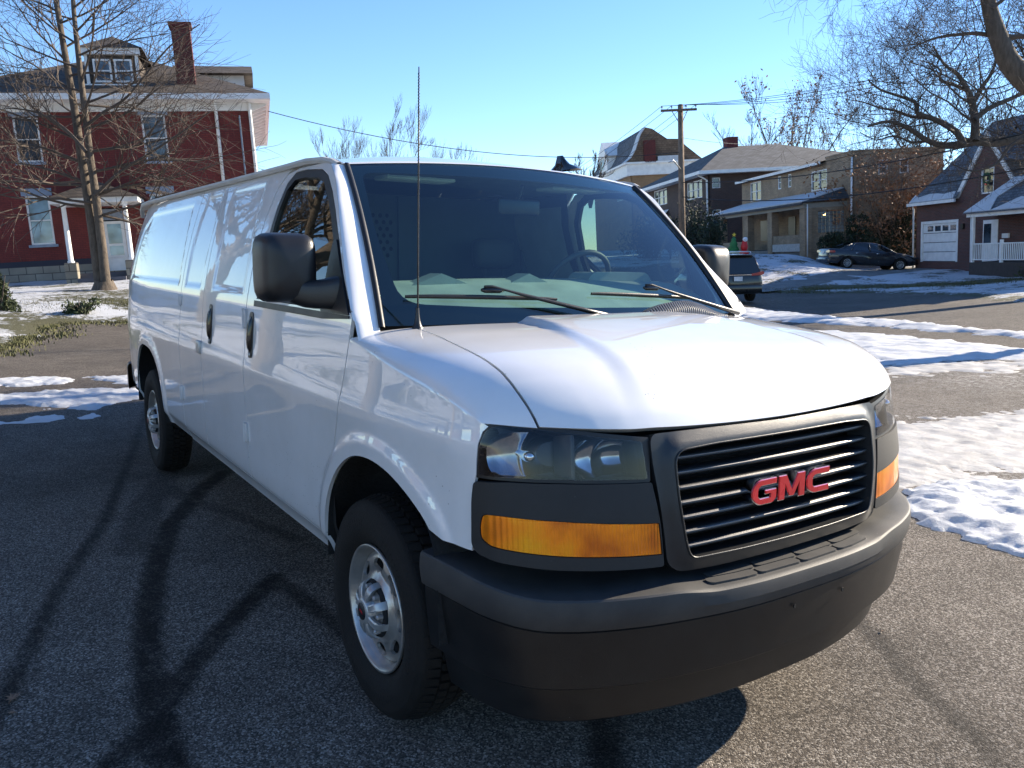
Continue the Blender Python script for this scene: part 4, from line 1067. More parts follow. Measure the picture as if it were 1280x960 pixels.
# ------------------------------------------------------------------ terrain
rng = random.Random(7)
G3 = np.array([-.0297,-.0614,1.]); G3 /= np.linalg.norm(G3)     # the photograph's plumb line: the street falls away to the right
CTRL = [(0,0,0),(-4,0,0),(-4,-3,0),(3,-3,0),(3,3,0),(0,4,0),(-4,4,0),(-8,-2,0),(-8,3,0),(-2,7.3,.02),(-12,-2,-.02),(-15.1,-1.5,-.10),(-20.5,-.5,-.02),(-20.5,1.3,-.04),(-23.3,1.15,.30),
        (-28,1,.50),(-36.2,-.9,.43),(-34,8.6,1.05),(-38,4,1.0),(-45,0,1.6),(-45,10,2.0),(-18.6,22.5,.20),(-24,20,.15),(-20.6,28.7,.42),(-8.5,22.5,.55),(-4.2,12.9,.12),(-9.4,15,.03),(-5.2,15.1,.15),(-15,19.6,.05),(-26,38.8,1.36),(-24.4,43.2,1.62),(-24.5,45,1.84),(-21.5,43.6,1.84),(-31,36,2.0),(-27.2,37.4,2.10),(-38,42,2.3),
        (-45,30,1.6),(-30,22,.4),(0,-6,0),(0,-10,.25),(-12,-10,.2),(-25,-12,.4),(0,-30,1.2),(-25,-30,1.4),(12,0,0),(10,-10,.1),(2,24,.9),(6,14,.5),(10,40,2.2),(-60,55,3.2),(-60,20,2.),(-80,0,3),(20,20,1.),(-10,50,2.6)]
CX = np.array(CTRL, float)
def _k(r): return r*r*np.log(r+1e-9)
_n = len(CX); _A = np.zeros((_n+3, _n+3)); _D = np.linalg.norm(CX[:, None, :2]-CX[None, :, :2], axis=2)
_A[:_n, :_n] = _k(_D)+np.eye(_n)*1.5; _A[:_n, _n] = 1; _A[:_n, _n+1:] = CX[:, :2]; _A[_n, :_n] = 1; _A[_n+1:, :_n] = CX[:, :2].T
_w = np.linalg.solve(_A, np.concatenate([CX[:, 2], [0, 0, 0]]))
def H(P):
    P = np.atleast_2d(np.asarray(P, float)); out = np.zeros(len(P))
    for i in range(0, len(P), 20000):
        Q = P[i:i+20000]; D = np.linalg.norm(Q[:, None, :]-CX[None, :, :2], axis=2); out[i:i+20000] = _k(D)@_w[:_n]+_w[_n]+Q@_w[_n+1:]
    r = np.linalg.norm(P-np.array([-15, 10]), axis=1)
    far = .6+.0297*P[:, 0]*.6+.0614*P[:, 1]*.6
    t = np.clip((r-50)/40, 0, 1); t = t*t*(3-2*t); out = out*(1-t)+far*t
    # dead flat where the van stands
    rn = np.hypot(np.maximum(np.maximum(-7.5-P[:, 0], P[:, 0]-3), 0), np.maximum(np.maximum(-4-P[:, 1], P[:, 1]-5), 0))
    k = np.clip(rn/3, 0, 1); k = k*k*(3-2*k)
    return out*k
def h1(x, y): return float(H([(x, y)])[0])
def on_ground(px, py, lift=0.):
    "where a pixel's ray meets the terrain"
    d = CF+CR*(px-640)/FOC-CU*(py-480)/FOC; t = 1.0; last = None
    while t < 90:
        q = CAMP+d*t; g = h1(q[0], q[1])+lift
        if q[2] < g:
            a, b = last, t
            for _ in range(18):
                m = (a+b)/2; q = CAMP+d*m
                if q[2] < h1(q[0], q[1])+lift: b = m
                else: a = m
            return CAMP+d*b
        last = t; t += .3 if t < 40 else .6
    return CAMP+d*40

def grid_axis(lims, steps):
    a = [lims[0]]; 
    for l, s in zip(lims[1:], steps):
        n = max(1, int(round((l-a[-1])/s))); b = a[-1]
        for i in range(1, n+1): a.append(b+(l-b)*i/n)
    return a
def sheet(name, xs, ys, zf, mat, keep=None, attr=None, smooth=True):
    X, Y = np.meshgrid(xs, ys, indexing='ij'); P = np.stack([X.ravel(), Y.ravel()], 1); Z = zf(P)
    V = np.column_stack([P, Z]); ny = len(ys); nx = len(xs)
    i = np.arange(nx-1)[:, None]*ny+np.arange(ny-1)[None, :]; i = i.ravel()
    F = np.stack([i, i+ny, i+ny+1, i+1], 1)
    if keep is not None:
        k = keep(P); F = F[k[F].any(1)]
        used = np.unique(F); mp = -np.ones(len(V), int); mp[used] = np.arange(len(used)); V = V[used]; F = mp[F]; P = P[used]
    me = bpy.data.meshes.new(name); me.vertices.add(len(V)); me.vertices.foreach_set('co', V.ravel()); me.loops.add(len(F)*4); me.loops.foreach_set('vertex_index', F.ravel())
    me.polygons.add(len(F)); me.polygons.foreach_set('loop_start', np.arange(len(F))*4); me.polygons.foreach_set('loop_total', np.full(len(F), 4)); me.polygons.foreach_set('use_smooth', np.full(len(F), smooth))
    if attr:
        for an, fn in attr.items():
            a = me.attributes.new(an, 'FLOAT', 'POINT'); a.data.foreach_set('value', fn(P).astype(np.float32))
    me.update(); me.validate(); me.materials.append(mat); return link(name, me)

# ground cover: trodden snow with grass showing through
def snow_lawn():
    m, nt, b = new_mat('snowy_lawn')
    tc = N(nt, 'ShaderNodeTexCoord')
    n1 = N(nt, 'ShaderNodeTexNoise'); n1.inputs['Scale'].default_value = .55; n1.inputs['Detail'].default_value = 9; n1.inputs['Roughness'].default_value = .72; L(nt, tc, 'Object', n1, 'Vector')
    n2 = N(nt, 'ShaderNodeTexNoise'); n2.inputs['Scale'].default_value = 7.5; n2.inputs['Detail'].default_value = 10; n2.inputs['Roughness'].default_value = .75; L(nt, tc, 'Object', n2, 'Vector')
    ga = N(nt, 'ShaderNodeAttribute'); ga.attribute_name = 'grass'
    s = N(nt, 'ShaderNodeMath', operation='MULTIPLY_ADD'); L(nt, n2, 'Fac', s, 0); s.inputs[1].default_value = .75; L(nt, n1, 'Fac', s, 2)
    s2 = N(nt, 'ShaderNodeMath', operation='MULTIPLY_ADD'); L(nt, ga, 'Fac', s2, 0); s2.inputs[1].default_value = .55; L(nt, s, 0, s2, 2)
    mask = ramp(nt, [(.452, 0), (.485, 1)]); mr = N(nt, 'ShaderNodeMath', operation='MULTIPLY'); mr.inputs[1].default_value = .5; L(nt, s2, 0, mr, 0); L(nt, mr, 0, mask, 'Fac')
    n3 = N(nt, 'ShaderNodeTexNoise'); n3.inputs['Scale'].default_value = 45; n3.inputs['Detail'].default_value = 8; n3.inputs['Roughness'].default_value = .75; L(nt, tc, 'Object', n3, 'Vector')
    gr = ramp(nt, [(.36, (.016,.019,.008)), (.5, (.055,.056,.020)), (.62, (.17,.145,.075))]); L(nt, n3, 'Fac', gr, 'Fac')
    sn = ramp(nt, [(.3, (.44,.46,.49)), (.7, (.58,.59,.61))]); L(nt, n2, 'Fac', sn, 'Fac')
    mx = N(nt, 'ShaderNodeMix', data_type='RGBA'); L(nt, mask, 'Color', mx, 0); nt.links.new(sn.outputs['Color'], mx.inputs[6]); nt.links.new(gr.outputs['Color'], mx.inputs[7]); nt.links.new(mx.outputs[2], b.inputs['Base Color'])
    b.inputs['Roughness'].default_value = .8
    ad = N(nt, 'ShaderNodeMath', operation='SUBTRACT'); L(nt, n3, 'Fac', ad, 0); 
    k = N(nt, 'ShaderNodeMath', operation='MULTIPLY'); k.inputs[1].default_value = 1.6; L(nt, mask, 'Color', k, 0); L(nt, k, 0, ad, 1)
    bp = N(nt, 'ShaderNodeBump'); bp.inputs['Strength'].default_value = .6; bp.inputs['Distance'].default_value = .05; L(nt, ad, 0, bp, 'Height'); L(nt, bp, 'Normal', b, 'Normal')
    return m
def asphalt():
    m, nt, b = new_mat('asphalt')
    tc = N(nt, 'ShaderNodeTexCoord')
    def noise(sc, det, ro=.6):
        n = N(nt, 'ShaderNodeTexNoise'); n.inputs['Scale'].default_value = sc; n.inputs['Detail'].default_value = det; n.inputs['Roughness'].default_value = ro; L(nt, tc, 'Object', n, 'Vector'); return n
    big = noise(.35, 6); mid = noise(3.2, 6, .65)
    v = N(nt, 'ShaderNodeTexVoronoi'); v.inputs['Scale'].default_value = 165; v.inputs['Randomness'].default_value = 1; L(nt, tc, 'Object', v, 'Vector')
    v2 = N(nt, 'ShaderNodeTexVoronoi'); v2.inputs['Scale'].default_value = 330; L(nt, tc, 'Object', v2, 'Vector')
    sepc = N(nt, 'ShaderNodeSeparateColor'); L(nt, v, 'Color', sepc, 0)
    stone = ramp(nt, [(0, (.042,.037,.032)), (.40, (.092,.079,.066)), (.72, (.172,.148,.122)), (.90, (.26,.235,.205)), (1, (.36,.33,.29))]); L(nt, sepc, 0, stone, 'Fac')
    b1 = ramp(nt, [(.3, .78), (.7, 1.25)]); L(nt, big, 'Fac', b1, 'Fac')
    b2 = ramp(nt, [(.3, .80), (.7, 1.18)]); L(nt, mid, 'Fac', b2, 'Fac')
    mx = N(nt, 'ShaderNodeMix', data_type='RGBA', blend_type='MULTIPLY'); mx.inputs[0].default_value = 1; nt.links.new(stone.outputs['Color'], mx.inputs[6]); nt.links.new(b1.outputs['Color'], mx.inputs[7])
    mx2 = N(nt, 'ShaderNodeMix', data_type='RGBA', blend_type='MULTIPLY'); mx2.inputs[0].default_value = 1; nt.links.new(mx.outputs[2], mx2.inputs[6]); nt.links.new(b2.outputs['Color'], mx2.inputs[7])
    # wet tyre tracks and the newer darker patch, as painted on by attributes
    wet = N(nt, 'ShaderNodeAttribute'); wet.attribute_name = 'wet'
    wn = N(nt, 'ShaderNodeMath', operation='MULTIPLY'); L(nt, wet, 'Fac', wn, 0)
    wr = ramp(nt, [(.28, .45), (.55, 1)]); L(nt, noise(9, 8, .75), 'Fac', wr, 'Fac'); L(nt, wr, 'Color', wn, 1)
    mx3 = N(nt, 'ShaderNodeMix', data_type='RGBA'); L(nt, wn, 0, mx3, 0); nt.links.new(mx2.outputs[2], mx3.inputs[6])
    drk = N(nt, 'ShaderNodeMix', data_type='RGBA', blend_type='MULTIPLY'); drk.inputs[0].default_value = 1; nt.links.new(mx2.outputs[2], drk.inputs[6]); drk.inputs[7].default_value = (.07,.07,.075,1); nt.links.new(drk.outputs[2], mx3.inputs[7])
    salt = N(nt, 'ShaderNodeAttribute'); salt.attribute_name = 'salt'
    sn = ramp(nt, [(.48, 0), (.62, 1)]); L(nt, noise(16, 9, .8), 'Fac', sn, 'Fac'); sm_ = N(nt, 'ShaderNodeMath', operation='MULTIPLY'); L(nt, salt, 'Fac', sm_, 0); L(nt, sn, 'Color', sm_, 1)
    mx4 = N(nt, 'ShaderNodeMix', data_type='RGBA'); L(nt, sm_, 0, mx4, 0); nt.links.new(mx3.outputs[2], mx4.inputs[6]); mx4.inputs[7].default_value = (.55,.54,.52,1)
    nt.links.new(mx4.outputs[2], b.inputs['Base Color'])
    rr = N(nt, 'ShaderNodeMapRange'); rr.inputs['To Min'].default_value = .85; rr.inputs['To Max'].default_value = .72; L(nt, wn, 0, rr, 'Value'); L(nt, rr, 0, b, 'Roughness')
    bb = N(nt, 'ShaderNodeMath', operation='ADD'); L(nt, v, 'Distance', bb, 0); L(nt, v2, 'Distance', bb, 1)
    cr = N(nt, 'ShaderNodeMath', operation='MULTIPLY_ADD'); L(nt, mid, 'Fac', cr, 0); cr.inputs[1].default_value = 2.0; L(nt, bb, 0, cr, 2)
    bp = N(nt, 'ShaderNodeBump'); bp.inputs['Strength'].default_value = .7; bp.inputs['Distance'].default_value = .0035; bp.invert = True; L(nt, bb, 0, bp, 'Height'); L(nt, bp, 'Normal', b, 'Normal')
    b.inputs['Specular IOR Level'].default_value = .12
    return m
def snow_mat(name, tint=(.54,.555,.57), dirt=.0):
    m, nt, b = new_mat(name); tc = N(nt, 'ShaderNodeTexCoord')
    n1 = N(nt, 'ShaderNodeTexNoise'); n1.inputs['Scale'].default_value = 3; n1.inputs['Detail'].default_value = 9; n1.inputs['Roughness'].default_value = .7; L(nt, tc, 'Object', n1, 'Vector')
    r = ramp(nt, [(.30, [c*(.80-dirt) for c in tint]), (.62, tint)]); L(nt, n1, 'Fac', r, 'Fac'); L(nt, r, 'Color', b, 'Base Color')
    b.inputs['Roughness'].default_value = .65; b.inputs['Subsurface Weight'].default_value = .2; b.inputs['Subsurface Radius'].default_value = (.01,.015,.02); b.inputs['Subsurface Scale'].default_value = .6
    n2 = N(nt, 'ShaderNodeTexNoise'); n2.inputs['Scale'].default_value = 34; n2.inputs['Detail'].default_value = 8; n2.inputs['Roughness'].default_value = .7; L(nt, tc, 'Object', n2, 'Vector')
    bp = N(nt, 'ShaderNodeBump'); bp.inputs['Strength'].default_value = .45; bp.inputs['Distance'].default_value = .02; L(nt, n2, 'Fac', bp, 'Height'); L(nt, bp, 'Normal', b, 'Normal')
    return m
M['lawn'] = snow_lawn(); M['asphalt'] = asphalt(); M['snow'] = snow_mat('snow'); M['snow_dirty'] = snow_mat('trodden_snow', (.46,.45,.43), .25)

# where the asphalt lies
def gp(px, py): q = on_ground(px, py); return (float(q[0]), float(q[1]))
left_edge = [gp(0,441), gp(40,424), gp(62,411), gp(90,405), gp(166,404)]
right_edge = [gp(955,366), gp(1010,367), gp(1100,366), gp(1190,370), gp(1279,379)]
ASPH = [(left_edge[0][0]-.5, -3.0), (left_edge[0][0]-.8, -1.9)]+left_edge+[(-21.5, 4), (-24, 12), (-33, 27), (-31.5, 31.5)]+right_edge+[(-2, 20), (14, 14), (40, 0), (40, -8.5), (8, -9), (-6, -8.2), (-14, -5.5)]
AS = np.array(ASPH)
def noisev(P, s, o=0): return np.array([noise.fractal(Vector((x*s+o, y*s, o)), 1.0, 2.0, 4) for x, y in P])
def polyd(P, L_):
    best = np.full(len(P), 1e9)
    for i in range(len(L_)-1):
        a = np.array(L_[i]); b = np.array(L_[i+1]); ab = b-a; t = np.clip(((P-a)@ab)/(ab@ab), 0, 1); best = np.minimum(best, np.linalg.norm(P-(a+t[:, None]*ab), axis=1))
    return best
def grass_attr(P):
    d = distpoly(P, ASPH); g = np.exp(-(d/.8)**2)*.26+.6*np.exp(-(polyd(P, [gp(1010,362), gp(1120,359), gp(1200,357), gp(1250,352)])/.7)**2)
    for bx, by, r_, a in ((-23.8,2.6,1.6,.45),(-19.5,-.3,.8,.3)): g += a*np.exp(-((P[:,0]-bx)**2+(P[:,1]-by)**2)/r_**2)
    # long strip of green on the shaded verge by the street, bare by the bigger snow field behind
    return g
gx = grid_axis([-900,-200,-90,-50,-38,-14,4,30,90,300,900], [100,14,2.5,.8,.5,1.0,2.0,5,40,150])
gy = grid_axis([-900,-250,-90,-40,-12,-4,4,20,48,70,120,300,900], [120,16,3,1.,1.,.6,1.0,.6,1.5,4,30,150])
def gz(P):
    z = H(P); ins = insidepoly(P, ASPH); d = distpoly(P, ASPH)
    lawn = np.where(ins, -.10, .05*np.clip(d/.5, 0, 1)+.02)
    n = noisev(P, .9)*.05*np.clip(d/1.5, 0, 1)*(~ins)
    return z+lawn*np.clip(1, 0, 1)+n-.0
ground = kind(sheet('ground', gx, gy, gz, M['lawn'], attr={'grass': grass_attr}), 'structure')
# asphalt: coarse everywhere, fine near the camera so the tyre tracks have clean edges
TR = {'A': ([(-7,-.5),(-4.59,-1.04),(-2.83,-1.46),(-1.79,-1.80),(-1.01,-1.99),(-.6,-2.10)], .036, .85),
      'A2': ([(-5.2,-.55),(-4.0,-.85),(-3.0,-1.20),(-2.2,-1.40)], .10, .45),
      'B': ([(-3.63,-.55),(-3.25,-.80),(-2.6,-1.12),(-2.0,-1.31),(-1.5,-1.43),(-1.0,-1.54),(-.6,-1.59),(-.1,-1.63),(.5,-1.6)], .062, .97),
      'C': ([(-1.41,-.88),(-1.08,-1.14),(-.75,-1.39),(-.52,-1.53),(-.30,-1.66),(-.05,-1.88),(.1,-2.1)], .056, .95),
      'D': ([(-1.41,-.88),(-1.1,-.85),(-.85,-.83),(-.5,-.80)], .045, .8),
      'E': ([(.1,-.05),(.46,-.31),(.68,-.48),(.95,-.72)], .06, .85), 'F': ([(.30,1.25),(.42,1.16),(.58,1.10),(.9,.85),(1.27,.65),(1.6,.3)], .045, .6),
      'G': ([(-3.6,-1.0),(-3.1,-.95),(-2.5,-.75),(-1.9,-.6)], .05, .5)}
def wet_attr(P):
    w = np.zeros(len(P))
    near = (P[:, 0] > -9) & (P[:, 0] < 3) & (P[:, 1] > -4) & (P[:, 1] < 3.5)
    Q = P[near]; ww = np.zeros(len(Q))
    for k, (L_, r_, a) in TR.items():
        d = polyd(Q, L_); e = .016; s = np.clip((r_+e-d)/(2*e), 0, 1); ww = np.maximum(ww, a*s*s*(3-2*s))
    # darker newer asphalt beyond a curved joint
    dj = (-3.38-.25*np.cos((Q[:, 1]+1.2)*1.2))-Q[:, 0]; s = np.clip(dj/.12, 0, 1); ww = np.maximum(ww, .34*s)
    w[near] = ww
    w[(~near) & (P[:, 0] < -3.5)] = .25
    # melt water below the snow banks
    return w
def salt_attr(P):
    s = np.zeros(len(P))
    for bx, by, rx, a in ((-4.6,11.2,1.6,.55),(-3.0,9.4,1.2,.7),(-1.5,6.5,2,.25),(-.6,3.9,.8,.8),(-7.5,-1.0,1.2,.15)): s = np.maximum(s, a*np.exp(-((P[:,0]-bx)**2+(P[:,1]-by)**2)/rx**2))
    s = np.maximum(s, .10*(P[:, 1] > 8))
    return s
ax_ = grid_axis([-36,-24,-9,-4.6,2.6,8,42], [.9,.5,.12,.03,.25,2]); ay_ = grid_axis([-10,-4,-2.4,2.0,9,34], [.8,.12,.03,.14,.5])
def az(P): return H(P)+noisev(P*np.array([1,1]), .25)*.010*(np.hypot(P[:,0],P[:,1]) > 6)
street = kind(sheet('street', ax_, ay_, az, M['asphalt'], keep=lambda P: insidepoly(P, ASPH), attr={'wet': wet_attr, 'salt': salt_attr}), 'structure')
# concrete driveway up to the garage
drv = [gp(905,362), gp(1000,352), gp(1060,340), (-26.8,39.6), (-25.0,45.0), (-21.9,43.4), (-22.6,40.2), (-24.6,36.6), gp(990,357), gp(935,366)]
M['concrete'] = plain('concrete', (.16,.155,.145), .85, var=.3, scale=2, bump=.4)
DRV = [gp(*p) for p in ((925,364),(985,353),(1040,343),(1075,339),(1140,333),(1150,328),(1200,328),(1190,334),(1130,342),(1060,351),(1000,360),(955,367))]
dx = np.arange(-34,-17,.25); dy = np.arange(22,47,.25)
kind(sheet('driveway', list(dx), list(dy), lambda P: H(P)+.085, M['concrete'], keep=lambda P: insidepoly(P, DRV)), 'structure')

# grass blades standing along the edges of the asphalt
def blades(name, line, n, spread, hgt, seed):
    rg = random.Random(seed); mb = MB(); seg = [math.hypot(line[i+1][0]-line[i][0], line[i+1][1]-line[i][1]) for i in range(len(line)-1)]; tot = sum(seg)
    P = []
    for _ in range(n):
        t = rg.random()*tot; i = 0
        while t > seg[i] and i < len(seg)-1: t -= seg[i]; i += 1
        k = t/seg[i]; x = line[i][0]*(1-k)+line[i+1][0]*k; y = line[i][1]*(1-k)+line[i+1][1]*k
        cl = noise.noise(Vector((x*.9, y*.9, seed)))*.6
        P.append((x+rg.gauss(0, spread)+cl, y+rg.gauss(0, spread)+cl))
    ins = insidepoly(np.array(P), ASPH); Z = H(P)
    for (x, y), z, s in zip(P, Z, ins):
        if s and rg.random() < .8: continue
        a = rg.uniform(0, 2*PI); h = hgt*rg.uniform(.4,1.3); w_ = .012+.01*rg.random(); lx, ly = rg.gauss(0, h*.5), rg.gauss(0, h*.5); c, s_ = math.cos(a)*w_, math.sin(a)*w_
        mb.add([(x-c, y-s_, z), (x+c, y+s_, z), (x+lx, y+ly, z+h+.03)], [(0,1,2)])
    o = mb.make(name, M['blade'], None, fix=False); o['kind'] = 'stuff'; return o
M['blade'] = plain('grass_blade', (.085,.085,.030), .8, var=.75, scale=3)
blades('grass_edge', [gp(-10,446), gp(20,432), gp(62,411), gp(90,405), gp(166,403)], 6500, .24, .032, 5)
blades('lawn_grass', [gp(60,385), gp(120,380), gp(165,383)], 2600, .8, .07, 6)
blades('verge_grass', [gp(960,364), gp(1060,363), gp(1120,361), gp(1200,358), gp(1262,352), gp(1290,350)], 7000, .55, .10, 7)
# snow lying on the asphalt: low heaps with ragged edges
def snow_patch(name, poly, res, hmax, edge, mat, seed=0, nz=.6, ns=3.0, label=None, cut=.0, prep=None):
    xs = [p[0] for p in poly]; ys = [p[1] for p in poly]; e = edge
    gx_ = list(np.arange(min(xs)-e, max(xs)+e, res)); gy_ = list(np.arange(min(ys)-e, max(ys)+e, res))
    def th(P):
        ins = insidepoly(P, poly); d = distpoly(P, poly)*np.where(ins, 1, -1)
        n = noisev(P, ns, seed)+.5*noisev(P, ns*4.3, seed+9)
        t = np.clip((d+n*edge*nz)/edge, -1, 1)
        return np.where(t > 0, np.sqrt(np.maximum(t, 0)), t)*hmax*(.62+.5*noisev(P, ns*1.6, seed+4))-cut+noisev(P, ns*9, seed+2)*hmax*.07*(t > 0)
    o = sheet(name, gx_, gy_, lambda P: H(P)+th(P), mat, keep=lambda P: th(P) > 0)
    o['kind'] = 'stuff'
    if label: o['label'] = label
    return o
P_ = lambda L_: [gp(*p) for p in L_]
snow_patch('snow_bank', P_([(1130,614),(1180,606),(1290,598),(1420,600),(1420,730),(1290,697),(1245,684),(1205,667),(1165,662),(1140,655)]), .022, .085, .16, M['snow'], 1, ns=2.2)
snow_patch('trodden_snow', P_([(1095,532),(1180,522),(1290,512),(1420,505),(1440,610),(1290,592),(1230,588),(1205,606),(1150,612),(1120,600),(1095,590)]), .030, .028, .25, M['snow_dirty'], 3, nz=1.15, ns=3.2)
snow_patch('snow_strip', P_([(1030,419),(1110,419),(1200,428),(1290,437),(1400,450),(1400,470),(1290,450),(1200,450),(1100,457),(1060,440)]), .07, .08, .5, M['snow'], 5, ns=1.5)
snow_patch('slush', P_([(1095,458),(1160,453),(1290,452),(1290,464),(1200,466),(1140,468),(1090,470)]), .06, .03, .5, M['snow_dirty'], 6, nz=1.6, ns=3.0)
snow_patch('snow_strip', P_([(900,381),(960,388),(1060,398),(1120,400),(1200,410),(1290,417),(1290,423),(1200,416),(1110,409),(1050,406),(985,402),(930,398)]), .08, .09, .35, M['snow'], 8, nz=1.1, ns=1.4)
snow_patch('snow_patch', P_([(960,412),(1040,414),(1100,418),(1060,423),(1000,421)]), .08, .05, .3, M['snow'], 9, nz=1.2, ns=2)
snow_patch('snow_patch', P_([(-12,474),(60,472),(88,473),(88,477),(55,482),(-12,483)]), .03, .045, .12, M['snow'], 11, nz=.8, ns=4)
snow_patch('snow_patch', P_([(110,471),(165,470),(182,474),(182,484),(165,481),(145,478)]), .03, .035, .12, M['snow'], 12, nz=.9, ns=4)
snow_patch('snow_patch', P_([(-12,494),(60,490),(110,486),(182,488),(182,499),(140,504),(120,512),(60,511),(25,505),(-12,506)]), .025, .05, .14, M['snow'], 13, nz=.9, ns=3.5)
snow_patch('snow_patch', P_([(25,528),(40,522),(70,519),(80,523),(60,528),(-15,531),(-15,528)]), .025, .035, .08, M['snow'], 14, nz=.7, ns=4)
snow_patch('snow_patch', P_([(92,524),(118,517),(126,520),(110,524)]), .025, .03, .07, M['snow'], 15, nz=.8, ns=4)

# ------------------------------------------------------------------ houses
def frame4(X0, az):
    a = np.array([math.cos(R(az)), math.sin(R(az)), 0]); a -= G3*(a@G3); a /= np.linalg.norm(a); n = np.cross(G3, a)
    m = Matrix.Identity(4)
    for i in range(3): m[i][0] = a[i]; m[i][1] = n[i]; m[i][2] = G3[i]; m[i][3] = X0[i]
    return m
M['white_trim'] = plain('white_trim', (.74,.73,.70), .6, var=.10, scale=3, bump=.1)
M['pane'] = pane_mat('house_pane', (.035,.05,.065)); M['pane_blue'] = pane_mat('curtained_pane', (.16,.26,.32), .08)
M['stone'] = brick('cut_stone', (.26,.23,.18), (.34,.31,.25), (.10,.09,.08), bw=.62, bh=.30, msize=.02)
M['lintel'] = plain('grey_lintel', (.22,.26,.32), .75, var=.15, scale=5, bump=.2)
def wall_with(name, mat, parent, x0, x1, z0, z1, holes, y=0., depth=.12, gable=None, flipy=False, side=None):
    "a wall face with real openings; side='x' makes it the x = y plane running back along +y"
    out = [(x0, z0), (x1, z0), (x1, z1)]+(gable or [])+[(x0, z1)]
    f = (lambda u, v: np.array([u, y, v])) if side is None else (lambda u, v: np.array([y, u, v]))
    n = np.cross(f(.1,0)-f(0,0), f(0,.1)-f(0,0))
    want = np.array([0,-1,0]) if side is None else np.array([side, 0, 0])
    return _panel(name, out, [[(a, c), (b, c), (b, d), (a, d)] for a, b, c, d in holes], f, mat, parent, 9, depth, 0, flip=(n@want < 0), edge=50)
def window(parent, a, b, c, d, y=0., sash=True, mull=0, pane='pane', fr=.07, sill=None, lintel=None, side=None, curtain=None, mull_h=None):
    "double-hung window in the opening a..b x c..d"
    T = (lambda m: m)
    def bx(mb, x0, x1, y0, y1, z0, z1):
        if side is None: mb.box(x0, x1, y+y0, y+y1, z0, z1)
        else:
            xa, xb = sorted((y-side*y0, y-side*y1)); mb.box(xa, xb, x0, x1, z0, z1)
    mb = MB(); f = fr
    bx(mb, a, a+f, .02, .11, c, d); bx(mb, b-f, b, .02, .11, c, d); bx(mb, a+f, b-f, .02, .11, c, c+f); bx(mb, a+f, b-f, .02, .11, d-f, d)
    if sash: bx(mb, a+f, b-f, .04, .10, (c+d)/2-.025, (c+d)/2+.025)
    for i in range(mull): x = a+(b-a)*(i+1)/(mull+1); bx(mb, x-f*.5, x+f*.5, .025, .10, c+f, d-f)
    w = mb.make('window', M['white_trim'], parent)
    mb = MB(); bx(mb, a+f*.5, b-f*.5, .085, .100, c+f*.5, d-f*.5); mb.make('pane', M[pane], w)
    if sill: mb = MB(); bx(mb, a-.10, b+.10, -.06, .02, c-.11, c-.003); mb.make('sill', M[sill], w)
    if lintel: mb = MB(); bx(mb, a-.12, b+.12, -.03, .02, d+.003, d+.30); mb.make('lintel', M[lintel], w)
    return w
def prism_x(mb, prof, x0, x1):
    "profile in (y, z) extruded along x"
    n = len(prof); mb.add([(x0, y, z) for y, z in prof]+[(x1, y, z) for y, z in prof], [tuple(range(n)), tuple(range(2*n-1, n-1, -1))]+[(i, n+i, n+(i+1) % n, (i+1) % n) for i in range(n)])
    return mb
def prism_y(mb, prof, y0, y1):
    n = len(prof); mb.add([(x, y0, z) for x, z in prof]+[(x, y1, z) for x, z in prof], [tuple(range(n)), tuple(range(2*n-1, n-1, -1))]+[(i, n+i, n+(i+1) % n, (i+1) % n) for i in range(n)])
    return mb

# red brick house, left
M['red_brick'] = brick('painted_red_brick', (.185,.031,.024), (.150,.025,.020), (.110,.022,.019), stain=.22, bump=.35)
M['shingle_brown'] = shingle('brown_shingle', (.060,.048,.038), (.095,.075,.058), w=.25, h=.13)
red = thing('brick_house', 'red painted brick house with dormers and tall chimney on the left, behind the bare tree', 'house', mat4=frame4((-36.78,-.92,.84), 73.4))
up = [(1.27,2.19,4.46,6.24),(6.02,6.95,4.40,6.26)]; lo = [(1.31,2.19,1.17,3.12),(5.98,6.85,1.17,3.05)]
dr = (4.05,4.86,.0,2.08)
wall_with('wall', M['red_brick'], red, -1.3, 10.42, .50, 6.46, [u for u in up+lo]+[(dr[0],dr[1],.5001,2.55)])
wall_with('wall', M['red_brick'], red, 0, 12, .50, 6.46, [], y=10.42, side=1)
MB().box(-6,10.40,.02,12,.5,6.4).box(-6,10.42,-.01,.02,.5001,.5002) if False else None
mb = MB(); mb.box(-1.35,dr[0]-.02,-.05,12,-.9,.30).box(dr[1]+.02,10.47,-.05,12,-.9,.30).box(dr[0]-.02,dr[1]+.02,.10,12,-.9,-.02); mb.make('foundation', M['stone'], red)
mb = MB(); mb.box(-1.33,dr[0]-.03,-.03,.0,.30,.52).box(dr[1]+.03,10.45,-.03,0,.30,.52).box(10.42,10.45,0,12,.30,.52); mb.make('base_band', plain('dark_band', (.03,.03,.045), .8), red)
mb = MB(); mb.box(-1.2,10.3,.6,11.8,-.5,6.4); mb.make('interior', M['dark'], red)
for a, b, c, d in up+lo: window(red, a, b, c, d, sill='lintel', lintel='lintel', pane='pane_blue' if c < 2 else 'pane')
# door with transom
mb = MB(); mb.box(dr[0],dr[1],.03,.09,-.05,2.0); dd = mb.make('door', M['white_trim'], red)
mb = MB(); mb.box(dr[0]+.14,dr[1]-.14,.02,.028,.60,.98).box(dr[0]+.14,dr[1]-.14,.02,.028,1.08,1.88).make('door_glass', M['pane_blue'], dd)
mb = MB(); mb.box(dr[0]-.01,dr[1]+.01,.03,.10,2.05,2.50); mb.make('transom', M['lintel'], dd)
